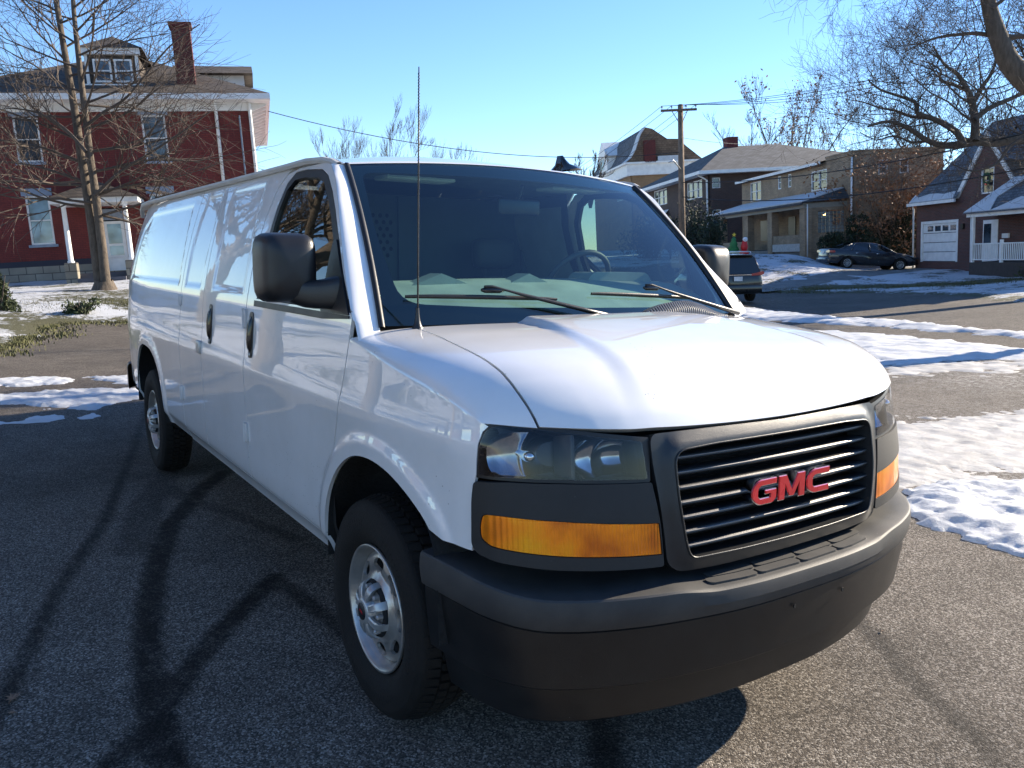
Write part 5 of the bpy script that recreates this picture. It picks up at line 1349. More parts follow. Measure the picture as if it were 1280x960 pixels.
# eaves: white fascia and deep soffit with brackets
ex0, ex1, eo, eh = -2.1, 11.25, -.85, 6.97
mb = MB(); mb.box(ex0,ex1,eo,eo+.06,6.74,eh).box(ex1-.06,ex1,eo+.06,12.9,6.74,eh); mb.make('fascia', M['white_trim'], red)
mb = MB(); mb.box(ex0,ex1-.06,eo+.06,12.9,6.74,6.78).box(-1.3,10.46,-.05,0,6.40,6.739).box(10.42,10.47,0,12,6.40,6.739); mb.make('soffit', M['white_trim'], red)
for i in range(14):
    mb = MB(); y = .2+i*.85; mb.prism([(10.47,6.735),(11.1,6.735),(11.1,6.66),(10.47,6.42)], (0,y,0), (1,0,0), (0,0,1), (0,.12,0)); mb.make('bracket', M['white_trim'], red)
mb = MB(); rx, ry, rz = 5.2, 5.8, 9.95
mb.add([(ex0,eo,eh+.003),(ex1,eo,eh+.003),(ex1,12.9,eh),(ex0,12.9,eh),(rx-.7,ry,rz),(rx+.2,ry,rz)], [(0,1,5,4),(1,2,5),(2,3,4,5),(3,0,4)]); mb.make('roof', M['shingle_brown'], red)
# front dormer
dm = MB(); x0, x1 = 4.12, 6.12; yb = .55
mb = MB(); mb.box(x0,x1,yb,4.5,7.45,8.75); dmo = mb.make('dormer', M['shingle_brown'], red)
for s_ in (0, 1):
    a = 4.40+s_*.80; window(dmo, a, a+.68, 7.66, 8.58, y=yb-.11, pane='pane')
mb = MB(); mb.box(x0-.02,x0+.10,yb-.08,yb,7.5,8.78).box(x1-.10,x1+.02,yb-.08,yb,7.5,8.78).box(x0-.1,x1+.1,yb-.16,yb,7.46,7.58).box(x0-.12,x1+.12,yb-.22,yb,8.75,9.0); mb.make('dormer_trim', M['white_trim'], dmo)
mb = MB(); mb.add([(x0-.25,yb-.3,9.0),(x1+.25,yb-.3,9.0),(x1+.25,4.6,9.0),(x0-.25,4.6,9.0),(5.12,yb+1.0,9.75),(5.12,4.6,9.75)], [(0,1,4),(1,2,5,4),(3,0,4,5),(2,3,5)]); mb.make('dormer_roof', M['shingle_brown'], dmo)
# side dormer seen at the right
mb = MB(); mb.box(8.0,10.3,3.2,5.4,7.3,8.55); d2 = mb.make('dormer', M['white_trim'], red)
mb = MB(); mb.box(8.3,9.9,3.15,3.19,7.45,8.2).make('pane', M['pane'], d2)
prism_x(MB(), [(2.7,8.55),(5.9,8.55),(4.3,9.2)], 7.2, 10.7).make('dormer_roof', M['shingle_brown'], d2)
# chimney
M['chim'] = brick('chimney_brick', (.14,.024,.02), (.10,.02,.017), (.08,.02,.017), bw=.2, bh=.07)
mb = MB(); mb.box(7.55,8.30,.55,1.20,7.0,9.95).box(7.47,8.38,.47,1.28,9.95,10.12); mb.make('chimney', M['chim'], red)
for nm, x, yz in (('downspout',9.0,.07),('downspout',10.38,.07),('vent_pipe',9.93,.035)):
    top = 6.95 if nm == 'downspout' and x < 10 else (6.75 if nm == 'downspout' else 6.2)
    mb = MB(); mb.tube([(x,eo+.1 if x < 9.5 else -.1,top),(x,-.10,6.45 if x < 9.5 else top-.1),(x,-.10,.3)], yz, 8); mb.make(nm, M['white_trim'] if nm == 'downspout' else M['lintel'], red, smooth=True)
# porch
pr = MB(); pr.prism([(2.55,2.62),(5.75,2.62),(5.75,2.82),(2.55,2.82)], (0,-2.0,0), (1,0,0), (0,0,1), (0,1.98,0)); po = pr.make('porch', M['white_trim'], red)
mb = MB(); mb.add([(2.45,-2.1,2.823),(5.85,-2.1,2.823),(5.85,-.003,2.823),(2.45,-.003,2.823),(4.15,-1.0,3.55),(4.15,-.003,3.55)], [(0,1,4),(1,2,5,4),(3,0,4,5),(2,3,5)]); mb.make('porch_roof', M['shingle_brown'], po)
for x in (3.02, 5.22):
    mb = MB(); mb.lathe([(.13,.33),(.13,.40),(.10,.42),(.095,1.5),(.085,2.50),(.12,2.52),(.12,2.62)], (x,-1.82,0), axis=2, n=16); mb.make('porch_column', M['white_trim'], po, smooth=True)
    mb = MB(); mb.rbox(x-.22,x+.22,-2.04,-1.60,-.7,.33,.02); mb.make('pier', M['stone'], po)
mb = MB(); mb.box(2.8,5.45,-1.6,-.05,-.8,-.10).box(3.25,5.0,-2.3,-1.65,-.8,-.30); mb.make('porch_floor', plain('grey_step', (.10,.10,.12), .8), po)

# street houses on the right share one building line
AZ = -27.2
M['brown_brick'] = brick('dark_brown_brick', (.085,.042,.030), (.055,.030,.024), (.07,.06,.055), stain=.2)
M['tan_brick'] = brick('tan_brick', (.38,.26,.155), (.27,.185,.115), (.22,.18,.13), stain=.3)
M['red_brown'] = brick('red_brown_brick', (.135,.045,.032), (.085,.034,.028), (.10,.085,.08), stain=.2)
M['grey_shingle'] = shingle('grey_shingle', (.055,.058,.062), (.10,.105,.11), w=.28, h=.12)
M['slate'] = shingle('slate_shingle', (.075,.088,.105), (.14,.155,.175), w=.26, h=.13)
M['roof_snow'] = M['snow']
# house with the white garage door
gh_ = thing('brick_house', 'dark brick cottage with white garage door, steep slate roof and porch rail', 'house', mat4=frame4((-21.80,40.34,1.83), AZ)@Matrix.Scale(.9, 4))
gd = (-.05,3.10,0,2.20); gw = (4.92,5.90,3.34,4.82)
gab = [(7.6,3.9),(5.35,6.35),(3.02,3.42)]
wall_with('wall', M['red_brown'], gh_, -.66, 9.5, -.6, 3.42, [(gd[0],gd[1],gd[2],gd[3]),(5.20,6.35,.0,2.15)])
_panel('gable_wall', [(2.95,3.423),(9.5,3.423),(9.5,3.6),(7.75,3.75),(5.35,6.6)], [[(gw[0],3.50),(gw[1],3.50),(gw[1],4.82),(gw[0],4.82)]], lambda u, v: np.array([u,0,v]), M['red_brown'], gh_, 9, .12, 0, flip=False, edge=50)
wall_with('wall', M['red_brown'], gh_, 0, 9, -.6, 3.42, [], y=-.66, side=-1)
mb = MB(); mb.box(-.5,9.4,.5,8.9,-.5,3.4).make('interior', M['dark'], gh_)
mb = MB(); rows = []
for k in range(4): mb.rbox(gd[0]+.06,gd[1]-.06,.05,.09,.02+k*.535,.535*(k+1)-.01,.008)
g1 = mb.make('garage_door', M['white_trim'], gh_)
mb = MB()
for k in range(4): x = .42+k*.68; mb.box(x,x+.50,.035,.049,1.72,2.02)
mb.make('door_glass', M['pane'], g1)
mb = MB(); mb.box(gd[0]-.10,gd[0]+.05,-.02,.06,-.02,2.30).box(gd[1]-.05,gd[1]+.10,-.02,.06,-.02,2.30).box(gd[0]+.05,gd[1]-.05,-.02,.06,2.14,2.30).make('door_frame', M['white_trim'], g1)
window(gh_, gw[0], gw[1], 3.50, 4.82)
mb = MB(); mb.lathe([(.17,-.02),(.25,-.07),(.33,-.02)], (5.4,-.02,4.25), axis=1, n=20); wr_ = mb.make('wreath', plain('wreath_green', (.02,.06,.02), .9, var=.5, scale=30), gh_, smooth=True)
mb = MB(); mb.rbox(5.34,5.46,-.11,-.05,3.92,4.02,.01).make('bow', M['red'], wr_)
# front slope of the main roof, left of the gable; the gable's own slopes; the porch wing
mb = MB(); t_ = .0
mb.add([(-.95,-.30,3.40),(3.2,-.30,3.40),(5.35,1.6,6.9),(.9,3.6,7.7),(9.8,3.6,7.7),(9.8,-.3,3.40)], [(0,1,2,3)])
mb.add([(5.35,-.06,6.66),(2.92,-.06,3.44),(2.92,3.6,3.46),(5.35,3.6,6.66)], [(0,1,2,3)]); mb.add([(5.35,-.06,6.66),(7.75,-.06,3.80),(7.75,3.6,3.80),(5.35,3.6,6.66)], [(0,1,2,3)])
mb.add([(-.95,-.3,3.385),(.9,3.6,7.685),(.9,8.5,7.685),(-.95,8.5,3.385)], [(0,1,2,3)])
mb.add([(.9,3.6,7.7),(12,3.6,7.7),(12,9.,3.4),(-.95,9.,3.4)], [(0,1,2,3)]); mb.add([(5.3,1.55,6.85),(12,1.0,6.4),(12,3.6,7.7),(.9,3.6,7.7)], [(0,1,2,3)])
mb.add([(6.4,-.1,5.1),(12.5,-.1,4.4),(12,1.6,6.8),(5.4,1.6,6.8)], [(0,1,2,3)])
mb.make('roof', M['slate'], gh_, fix=False)
mb = MB(); mb.prism([(2.90,3.42),(3.20,3.42),(5.42,6.35),(5.35,6.70)], (0,-.10,0), (1,0,0), (0,0,1), (0,.09,0)).prism([(5.35,6.70),(5.28,6.35),(7.40,3.80),(7.68,3.80)], (0,-.101,0), (1,0,0), (0,0,1), (0,.09,0)).box(-1.0,3.35,-.42,-.30,3.24,3.41); mb.make('gable_trim', M['white_trim'], gh_)
def snow_slab(pts, parent, thick=.06, name='roof_snow'):
    "snow lying on a roof plane given by its corner points"
    P = [np.array(p, float) for p in pts]; n = np.cross(P[1]-P[0], P[2]-P[0]); n /= np.linalg.norm(n)
    if n[2] < 0: n = -n
    mb = MB(); k = len(P); mb.add([p+n*.006 for p in P]+[p+n*thick for p in P], [tuple(range(k))[::-1], tuple(range(k, 2*k))]+[(i, (i+1) % k, k+(i+1) % k, k+i) for i in range(k)])
    return mb.make(name, M['snow'], parent)
snow_slab([(-.9,-.28,3.42),(3.1,-.28,3.42),(3.0,.0,3.80),(2.0,-.05,3.72),(.9,.02,3.84),(-.3,-.08,3.68),(-.78,.05,3.85)], gh_, .07)
# porch wing
mb = MB(); mb.box(6.1,14.5,-1.6,-1.45,2.32,2.50).box(6.1,6.25,-1.45,0,2.32,2.50); pw = mb.make('porch', M['white_trim'], gh_)
mb = MB(); mb.add([(5.95,-1.75,2.50),(14.6,-1.75,2.50),(14.6,-.02,4.25),(7.55,-.02,4.20)], [(0,1,2,3)]).add([(5.95,-1.75,2.50),(7.55,-.02,4.20),(6.0,-.02,2.52)], [(0,1,2)]); mb.make('porch_roof', M['slate'], pw, fix=False)
snow_slab([(6.05,-1.70,2.55),(8.0,-1.70,2.55),(7.6,-1.05,3.19),(8.6,-.25,4.0),(8.6,-.12,4.10),(7.52,-.12,4.10)], pw, .05)
snow_slab([(8.0,-1.70,2.55),(14.5,-1.70,2.55),(14.5,-1.3,2.95),(11.2,-1.45,2.80),(9.4,-1.15,3.10)], pw, .05)
mb = MB(); mb.prism([(8.2,2.75),(11.5,2.75),(9.9,4.5)], (0,-3.0,0), (1,0,0), (0,0,1), (0,2.9,0)); mb.make('porch_gable', M['slate'], pw) if False else None
mb = MB(); mb.box(6.35,14.5,-1.55,0,-.85,.05).make('porch_floor', plain('porch_base', (.055,.045,.040), .9, var=.3), pw)
for x in (6.50, 8.58, 11.0): MB().box(x-.06,x+.06,-1.54,-1.42,.05,1.15 if x != 6.50 else 2.32).make('porch_post', M['white_trim'], pw)
mb = MB(); mb.box(6.56,14.4,-1.51,-1.45,.94,1.0).box(6.56,14.4,-1.51,-1.45,.16,.21)
for i in range(60): x = 6.68+i*.125; mb.box(x-.018,x+.018,-1.495,-1.465,.21,.94)
mb.make('railing', M['white_trim'], pw)
mb = MB(); mb.box(5.22,6.33,-.02,.05,.0,2.14).make('front_door', M['white_trim'], gh_)
mb = MB(); mb.box(5.30,5.85,-.035,-.022,.9,1.95).make('door_glass', M['pane'], gh_)
mb = MB(); mb.rbox(6.75,7.22,-.12,-.01,1.18,1.42,.02).make('mailbox', M['white_trim'], gh_)
mb = MB(); mb.tube([(-.74,-.2,3.3),(-.74,-.12,3.0),(-.74,-.10,-.4)], .05, 8).tube([(6.2,-1.4,2.4),(6.25,-1.4,-.6)], .04, 8); mb.make('downspout', M['white_trim'], gh_, smooth=True)
mb = MB(); mb.rbox(3.55,3.75,-.14,-.01,1.75,2.05,.02).make('wall_lamp', M['black'], gh_)

# tan brick duplex with the deep porch
tb = thing('brick_house', 'tan brick two-storey house with a snow-topped front porch, behind the parked sedan', 'house', mat4=frame4(tuple(CAMP+(np.array((-27.17,37.57,2.45))-CAMP)*1.05), AZ)@Matrix.Scale(1.05, 4))
Y2 = 2.5
uw = [(-13.45,-11.6,3.47,4.78),(-4.19,-2.22,3.42,4.60),(-8.85,-8.37,3.94,4.80),(-7.35,-6.88,3.94,4.78)]
wall_with('wall', M['tan_brick'], tb, -15.0, .6, -.8, 5.0, uw, y=Y2)
for i, (a, b, c, d) in enumerate(uw): window(tb, a, b, c, d, y=Y2, mull=1 if i < 2 else 0, sash=True)
wall_with('wall', M['tan_brick'], tb, Y2, 7.9, -.8, 5.02, [(4.05,4.6,3.9,4.7),(5.3,5.85,3.9,4.7)], y=.6, side=1)
window(tb, 4.05,4.6,3.9,4.7, y=.6, side=1); window(tb, 5.3,5.85,3.9,4.7, y=.6, side=1)
mb = MB(); mb.box(-14.9,.45,Y2+.6,7.8,-.5,4.95).make('interior', M['dark'], tb)
mb = MB(); mb.box(-2.3,.65,Y2-.05,7.95,5.02,5.20).box(-2.32,.70,Y2-.08,8.0,5.20,5.27); mb.make('parapet', M['tan_brick'], tb)
mb = MB(); mb.add([(-15.3,Y2-.35,5.02),(-2.32,Y2-.35,5.02),(-2.32,Y2+1.2,5.36),(-15.3,Y2+1.2,5.36)], [(0,1,2,3)]).box(-15.3,-2.32,Y2-.36,Y2-.30,4.86,5.015); mb.make('roof', M['shingle_brown'], tb)
mb = MB(); mb.box(-15.3,-2.32,Y2-.42,Y2-.365,4.88,5.04); mb.make('gutter', M['white_trim'], tb)
mb = MB(); mb.box(-14.9,-2.33,Y2+1.1,7.9,4.9,5.3).make('flat_roof', M['grey_shingle'], tb)
# porch
mb = MB(); mb.box(-14.45,.12,-.12,.10,2.30,2.58).box(-.10,.12,.10,Y2,2.30,2.58); tp = mb.make('porch', M['white_trim'] if False else plain('porch_beam', (.26,.24,.20), .8), tb)
mb = MB(); mb.add([(-14.7,-.35,2.60),(.35,-.35,2.60),(.35,Y2,2.72),(-.2,Y2,3.32),(-14.7,Y2,3.32)], [(0,1,3,4),(1,2,3)]).box(-14.7,.35,-.37,-.30,2.50,2.60); mb.make('porch_roof', M['grey_shingle'], tp)
snow_slab([(-14.6,-.30,2.62),(.28,-.30,2.62),(-.2,Y2-.05,3.30),(-14.6,Y2-.05,3.30)], tp, .07)
for x in (-12.9,-8.15,-4.45,-.12): MB().rbox(x-.32,x+.32,-.06,.40,-.5,2.30,.02).make('porch_post', M['tan_brick'], tp)
for q_ in ((-4.12,-.45,.02,.22,-.1,.85),(-12.58,-8.48,.02,.22,-.1,.62)): MB().box(*q_).make('porch_wall', M['tan_brick'], tp)
mb = MB(); mb.box(-4.12,-.45,-.03,.015,-.1,.34); mb.make('stucco_band', plain('stucco', (.42,.41,.39), .9, var=.2, bump=.3), tp)
mb = MB(); mb.box(-14.4,.1,.12,Y2,-.8,-.02).make('porch_floor', M['concrete'], tp)
mb = MB(); mb.box(-3.7,-1.2,.24,.26,.9,2.2)
M['pane_dim'] = plain('dim_pane', (.02,.018,.016), .35)
for q_ in ((-3.75,-2.9,.9,2.1),(-2.3,-1.5,.9,2.1),(-7.2,-6.2,-.02,2.05),(-11.6,-10.2,.6,2.0)): MB().box(q_[0],q_[1],Y2-.06,Y2-.01,q_[2],q_[3]).make('dark_window', M['pane_dim'], tb)
mb = MB(); mb.lathe([(0,.09),(.06,.05),(.07,0),(.03,-.05),(0,-.06)], (-1.35,1.9,1.92), axis=2, n=12); mb.make('porch_lamp', emis('warm_bulb', (1,.55,.18), 9), tb, smooth=True)
# sun-room side with glass-block window
wall_with('sunroom_wall', M['tan_brick'], tb, .10, Y2, -.8, 2.30, [(.75,Y2-.15,.85,2.1)], y=.12, side=1)
mb = MB()
for i in range(7):
    for j in range(6): mb.rbox(.06,.10,.78+i*.225,.98+i*.225,.88+j*.2,1.06+j*.2,.01)
mb.make('glass_block', pane_mat('glass_block', (.16,.19,.19), .2), tb)
mb = MB(); mb.tube([(.75,Y2-.1,4.9),(.75,Y2-.1,-.4)], .05, 8).tube([(.2,.1,2.5),(.2,.1,-.4)], .04, 6); mb.make('downspout', M['white_trim'], tb, smooth=True)

# dark brown hip-roofed house
hb = thing('brick_house', 'dark brown brick house with a grey hip roof, just right of the far gambrel house', 'house', mat4=frame4(tuple(CAMP+(np.array((-38.83,39.46,6.71))-CAMP)*1.32), AZ)@Matrix.Scale(1.32, 4))
hw_ = [(-6.7,-3.4,-.78,.36),(1.15,4.1,-.88,.26)]
wall_with('wall', M['brown_brick'], hb, -9.6, 5.25, -5.5, .55, hw_)
for a, b, c, d in hw_: window(hb, a, b, c, d, mull=2)
wall_with('wall', M['brown_brick'], hb, 0, 12, -5.5, .55, [(.25,.78,-.42,.22),(.25,.80,-3.0,-1.75)], y=5.25, side=1)
window(hb, .25,.78,-.42,.22, y=5.25, side=1, fr=.04); window(hb, .25,.80,-3.0,-1.75, y=5.25, side=1, fr=.04)
mb = MB(); mb.box(-9.5,5.1,.6,11.8,-5,.5).make('interior', M['dark'], hb)
mb = MB(); mb.add([(-10.4,-.8,.60),(6.0,-.8,.60),(6.0,14.8,.60),(-10.4,14.8,.60),(-2.2,4.0,2.95),(-2.2,8,2.95),(6.0,13,.60),(-10.4,13,.60)], [(0,1,4),(1,6,5,4),(6,7,5),(7,0,4,5)]); hr = mb.make('roof', M['grey_shingle'], hb)
mb = MB(); mb.box(-10.45,6.05,-.86,-.80,.42,.62).box(6.0,6.06,-.80,13,.42,.62).box(-10.4,6.0,-.80,13,.44,.48).make('gutter', M['white_trim'], hb)
mb = MB(); mb.box(-2.55,-1.75,4.0,4.8,2.6,3.55).make('chimney', M['chim'], hr)
mb = MB(); mb.tube([(5.15,-.75,.5),(5.2,-.08,.1),(5.2,-.08,-5.3)], .06, 8); mb.make('downspout', M['white_trim'], hb, smooth=True)
mb = MB(); mb.add([(-6.9,-1.2,-2.4),(-3.0,-1.2,-2.4),(-3.0,0,-1.2),(-6.9,0,-1.2)], [(0,1,2,3)]); mb.make('awning', M['snow'], hb)

# gambrel-ended house farthest left of the row
gb = thing('brick_house', 'tall far house with a shingled gambrel end and snow-edged roof, left of the utility pole', 'house', mat4=frame4(tuple(CAMP+(np.array((-58.98,50.32,10.35))-CAMP)*1.38), AZ)@Matrix.Scale(1.38, 4))
M['gambrel_shingle'] = shingle('gambrel_shingle', (.15,.095,.060), (.20,.13,.085), w=.3, h=.18)
M['gold_brick'] = brick('golden_brick', (.33,.19,.085), (.27,.15,.07), (.2,.15,.1), stain=.2)
wall_with('wall', M['gold_brick'], gb, -8.2, 6.87, -9, -1.14, [(1.6,3.9,-3.0,-1.6)])
window(gb, 1.6,3.9,-3.0,-1.6, mull=1)
wall_with('wall', M['gold_brick'], gb, 0, 6.5, -9, -1.14, [], y=6.87, side=1)
mb = MB(); mb.box(-8.1,6.7,.6,6.4,-8,-1.2).make('interior', M['dark'], gb)
mb = MB(); mb.box(-9.2,7.1,-.35,6.7,-1.12,-.15).box(-9.4,7.3,-.6,6.9,-.15,.0).make('cornice', M['white_trim'], gb)
gprof = [(-.5,.01),(.10,.45),(.50,1.1),(.98,2.35),(1.42,2.95),(2.05,2.80),(3.37,1.90),(4.37,1.85),(5.08,1.22),(6.6,.01)]
mb = MB(); prism_x(mb, [(y, z) for y, z in gprof], -9.0, 6.85); mb.make('roof', M['slate'], gb)
mb = MB(); mb.add([(6.90,y,z) for y, z in gprof]+[(6.86,y,z) for y, z in gprof], [tuple(range(len(gprof)))]); mb.make('gable_end', M['gambrel_shingle'], gb)
for k in range(4):
    a, b = gprof[k], gprof[k+1]; mb = MB(); mb.add([(5.9,a[0]-.06,a[1]+.03),(7.0,a[0]-.06,a[1]+.03),(7.0,b[0]-.06,b[1]+.03),(5.9,b[0]-.06,b[1]+.03),(5.9,a[0],a[1]-.03),(7.0,a[0],a[1]-.03),(7.0,b[0],b[1]-.03),(5.9,b[0],b[1]-.03)], [(0,1,2,3),(4,7,6,5),(1,5,6,2),(0,3,7,4)]); mb.make('roof_edge_snow', M['snow'], gb)
mb = MB(); mb.box(6.92,7.3,1.2,2.2,-.1,1.8).make('chimney', M['chim'], gb)
mb = MB(); mb.box(6.92,7.28,2.4,4.3,.01,.42).make('roof_snow', M['snow'], gb)
mb = MB(); mb.box(-4.1,-.6,-.30,2.2,.05,1.5); gdm = mb.make('dormer', M['white_trim'], gb)
mb = MB(); mb.box(-3.6,-2.0,-.34,-.31,.35,1.35).make('pane', M['pane_blue'], gdm)
prism_y(MB(), [(-4.4,1.5),(-.3,1.5),(-2.4,3.0)], -.4, 2.4).make('dormer_roof', M['white_trim'], gdm)
prism_y(MB(), [(-5.3,3.05),(-.9,3.05),(-.9,3.15),(-3.1,5.25),(-5.3,3.15)], -.6, 3.3).make('dormer_roof', M['slate'], gdm) if False else None

# houses across the way behind the photographer: seen only mirrored in the van's side
for X0, az_, w_, nm in (((-26,-44,.6), 180, 12, 'red brick house across the street, seen only mirrored in the van side'), ((0,-34,.4), 180, 11, 'brown brick house behind the camera, seen only mirrored in the van fender'), ((-52,-40,1.4), 170, 12, 'brick house farthest along the street behind the van, seen only as a reflection')):
    t = thing('brick_house', nm, 'house', mat4=frame4(X0, az_))
    wn = [(x, x+1.1, z, z+1.6) for z in (.9,4.0) for x in (1.0,4.0,7.0,w_-2.1)]
    wall_with('wall', M['red_brown'], t, 0, w_, -1, 6.2, wn)
    for q in wn: window(t, *q)
    mb = MB(); mb.box(.02,w_,.14,9,-1,6.19).make('wall_mass', M['red_brown'], t)
    prism_x(MB(), [(-.5,6.2),(9.5,6.2),(4.5,9.3)], -.4, w_+.4).make('roof', M['grey_shingle'], t)
# ------------------------------------------------------------------ trees
def bark(name, c):
    m, nt, b = new_mat(name); tc = N(nt, 'ShaderNodeTexCoord'); mp = N(nt, 'ShaderNodeMapping'); mp.inputs['Scale'].default_value = (14,14,3); L(nt, tc, 'Object', mp, 0)
    n1 = N(nt, 'ShaderNodeTexNoise'); n1.inputs['Scale'].default_value = 1; n1.inputs['Detail'].default_value = 8; n1.inputs['Roughness'].default_value = .7; L(nt, mp, 0, n1, 'Vector')
    r = ramp(nt, [(.3, [x*.45 for x in c]), (.7, [x*1.3 for x in c])]); L(nt, n1, 'Fac', r, 'Fac'); L(nt, r, 'Color', b, 'Base Color'); b.inputs['Roughness'].default_value = .95
    bp = N(nt, 'ShaderNodeBump'); bp.inputs['Strength'].default_value = .8; bp.inputs['Distance'].default_value = .03; L(nt, n1, 'Fac', bp, 'Height'); L(nt, bp, 'Normal', b, 'Normal'); return m
M['bark'] = bark('bark_grey', (.115,.092,.070)); M['bark_dark'] = bark('bark_dark', (.095,.078,.062)); M['bark_tan'] = bark('bark_tan', (.30,.215,.12)); M['twig'] = plain('twig', (.085,.065,.050), .9); M['twig_tan'] = plain('twig_tan', (.20,.13,.08), .9)
M['leaf_brown'] = plain('dead_leaf', (.23,.105,.045), .8, var=.5, scale=3)
M['needle'] = plain('evergreen', (.020,.032,.014), .8, var=.6, scale=4); M['shrub'] = plain('shrub_green', (.045,.060,.020), .8, var=.6, scale=5)
def unit(v): return v/(np.linalg.norm(v)+1e-9)
def limb(mb, pts, r0, r1, n): mb.tube(pts, [r0+(r1-r0)*i/(len(pts)-1) for i in range(len(pts))], n, cap=False)
def grow(rg, mbs, p, d, length, r, lvl, maxl, spread=.7, up=.25, curl=.25, kids=(3,5), tips=None, minr=.004, droop=0):
    seg = max(3, int(length/.35)) if lvl < 2 else 4
    seg = min(seg, 7); pts = [p]; q = p; dd = d
    for i in range(seg):
        dd = unit(dd+rg.gauss(0, curl)*unit(np.array([rg.gauss(0,1), rg.gauss(0,1), rg.gauss(0,1)]))*.8+np.array([0,0,up*.25-droop*.2])); q = q+dd*length/seg; pts.append(q)
    r1 = max(minr*.6, r*.55) if lvl < maxl else minr*.5
    limb(mbs[0] if lvl < 1 else mbs[1], pts, r, r1, 7 if lvl < 1 else (5 if lvl < 2 else 3))
    if lvl >= maxl:
        if tips is not None: tips.append(pts[-1]); 
        return
    k = rg.randint(*kids)
    for i in range(k):
        t = .25+.75*(i+rg.random()*.8)/k; t = min(.98, t); j = min(seg-1, int(t*seg)); base = pts[j]+(pts[j+1]-pts[j])*(t*seg-j)
        ax = unit(np.cross(dd, np.array([rg.gauss(0,1), rg.gauss(0,1), rg.gauss(0,1)])))
        nd = unit(dd*(1-spread*.6)+ax*spread+np.array([0,0,up*.4]))
        grow(rg, mbs, base, nd, length*rg.uniform(.5,.78), max(minr, r*(.62-.22*t)), lvl+1, maxl, spread, up, curl, kids, tips, minr, droop)
    if lvl > 0: grow(rg, mbs, pts[-1], dd, length*.6, max(minr, r*.5), lvl+1, maxl, spread, up, curl, kids, tips, minr, droop)
def twigs_along(rg, mbs, pts, r0, r1, every, length, lvl0, maxl, **kw):
    P = [np.array(p, float) for p in pts]; tot = sum(np.linalg.norm(P[i+1]-P[i]) for i in range(len(P)-1)); n = max(1, int(tot/every))
    for i in range(n):
        t = (i+rg.random())/n*tot; a = 0
        for j in range(len(P)-1):
            l = np.linalg.norm(P[j+1]-P[j])
            if a+l >= t: break
            a += l
        base = P[j]+(P[j+1]-P[j])*((t-a)/l); d = unit(P[j+1]-P[j]); s = kw.get('side', 1.)
        rad = (r0+(r1-r0)*t/tot)*.42
        nd = unit(d*.45+unit(np.array([rg.gauss(0,1), rg.gauss(0,1), rg.gauss(0,.8)+kw.get('bias', .5)]))*.9)
        grow(rg, mbs, base, nd, length*rg.uniform(.55,1.25)*(1-.35*t/tot), min(rad, length*.02+.006), lvl0, maxl, kw.get('spread', .7), kw.get('up', .25), kw.get('curl', .25), kw.get('kids', (3,4)), kw.get('tips'), kw.get('minr', .004), kw.get('droop', 0))
def smooth_path(P, k=4):
    P = [np.array(p, float) for p in P]; out = []
    for i in range(len(P)-1):
        p0, p1, p2, p3 = P[max(0, i-1)], P[i], P[i+1], P[min(len(P)-1, i+2)]
        for a in range(k):
            t = a/k; out.append(.5*((2*p1)+(p2-p0)*t+(2*p0-5*p1+4*p2-p3)*t*t+(3*p1-p0-3*p2+p3)*t**3))
    out.append(P[-1]); return out
def leaf_cloud(rg, mb, pts, n, size, spread):
    for _ in range(n):
        c = pts[rg.randrange(len(pts))]+np.array([rg.gauss(0,1), rg.gauss(0,1), rg.gauss(0,1)])*spread
        a = unit(np.array([rg.gauss(0,1), rg.gauss(0,1), rg.gauss(0,1)])); b = unit(np.cross(a, np.array([rg.gauss(0,1), rg.gauss(0,1), rg.gauss(0,1)]))); s = size*rg.uniform(.6,1.4)
        mb.add([c-a*s, c-b*s*.45, c+a*s, c+b*s*.45], [(0,1,2,3)])
def finish_tree(name, label, cat, mt, mc, mt_mat, mc_mat, group=None, leaves=None, leafmat=None, base=(0,0,0)):
    t = thing(name, label, cat, loc=base, group=group); off = np.array(base, float)
    for m in (mt, mc)+((leaves,) if leaves else ()): m.v = [tuple(np.array(v)-off) for v in m.v]
    mt.make('trunk', mt_mat, t, smooth=True, fix=False)
    if mc.v: mc.make('crown', mc_mat, t, smooth=False, fix=False)
    if leaves: leaves.make('foliage', leafmat, t, fix=False)
    return t
def T_(px, D): return [at(x, y, D if not hasattr(D, '__len__') else D[i]) for i, (x, y) in enumerate(px)]

# twin-stemmed street tree on the left lawn
rg = random.Random(3); mt, mc = MB(), MB(); mbs = (mt, mc); D0 = 24.5
gb0 = on_ground(131, 365); D0 = float((gb0-CAMP)@CF)
A_ = smooth_path(T_([(127,368),(124,345),(118,300),(110,245),(101,190),(92,130),(80,60),(70,0),(62,-60),(52,-130)], D0))
B_ = smooth_path(T_([(134,367),(131,340),(126,295),(119,240),(112,190),(105,130),(98,70),(92,10),(90,-50),(96,-140)], D0-.15))
limb(mt, A_, .20, .05, 12); limb(mt, B_, .165, .045, 12)
mt.tube([at(131,371,D0), at(131,362,D0), at(130,350,D0-.1)], [.62,.40,.26], 12, cap=False)
for S_, n_ in ((A_, 0), (B_, 1)):
    k0 = int(len(S_)*.28)
    for i in range(26):
        j = k0+int((len(S_)-k0-2)*i/25); f = (i/25); side = (-1 if i % 2 else 1)
        d = CR*side*rg.uniform(.6,1.)+np.array([0,0,1])*(rg.uniform(-.15,.35)+f*.5)+CF*rg.uniform(-.6,.6)
        grow(rg, mbs, S_[j], unit(d), rg.uniform(2.1,3.4)*(1-.35*f), .050*(1-.4*f), 1, 4, spread=.55, up=.05, curl=.16, kids=(3,4), minr=.0065)
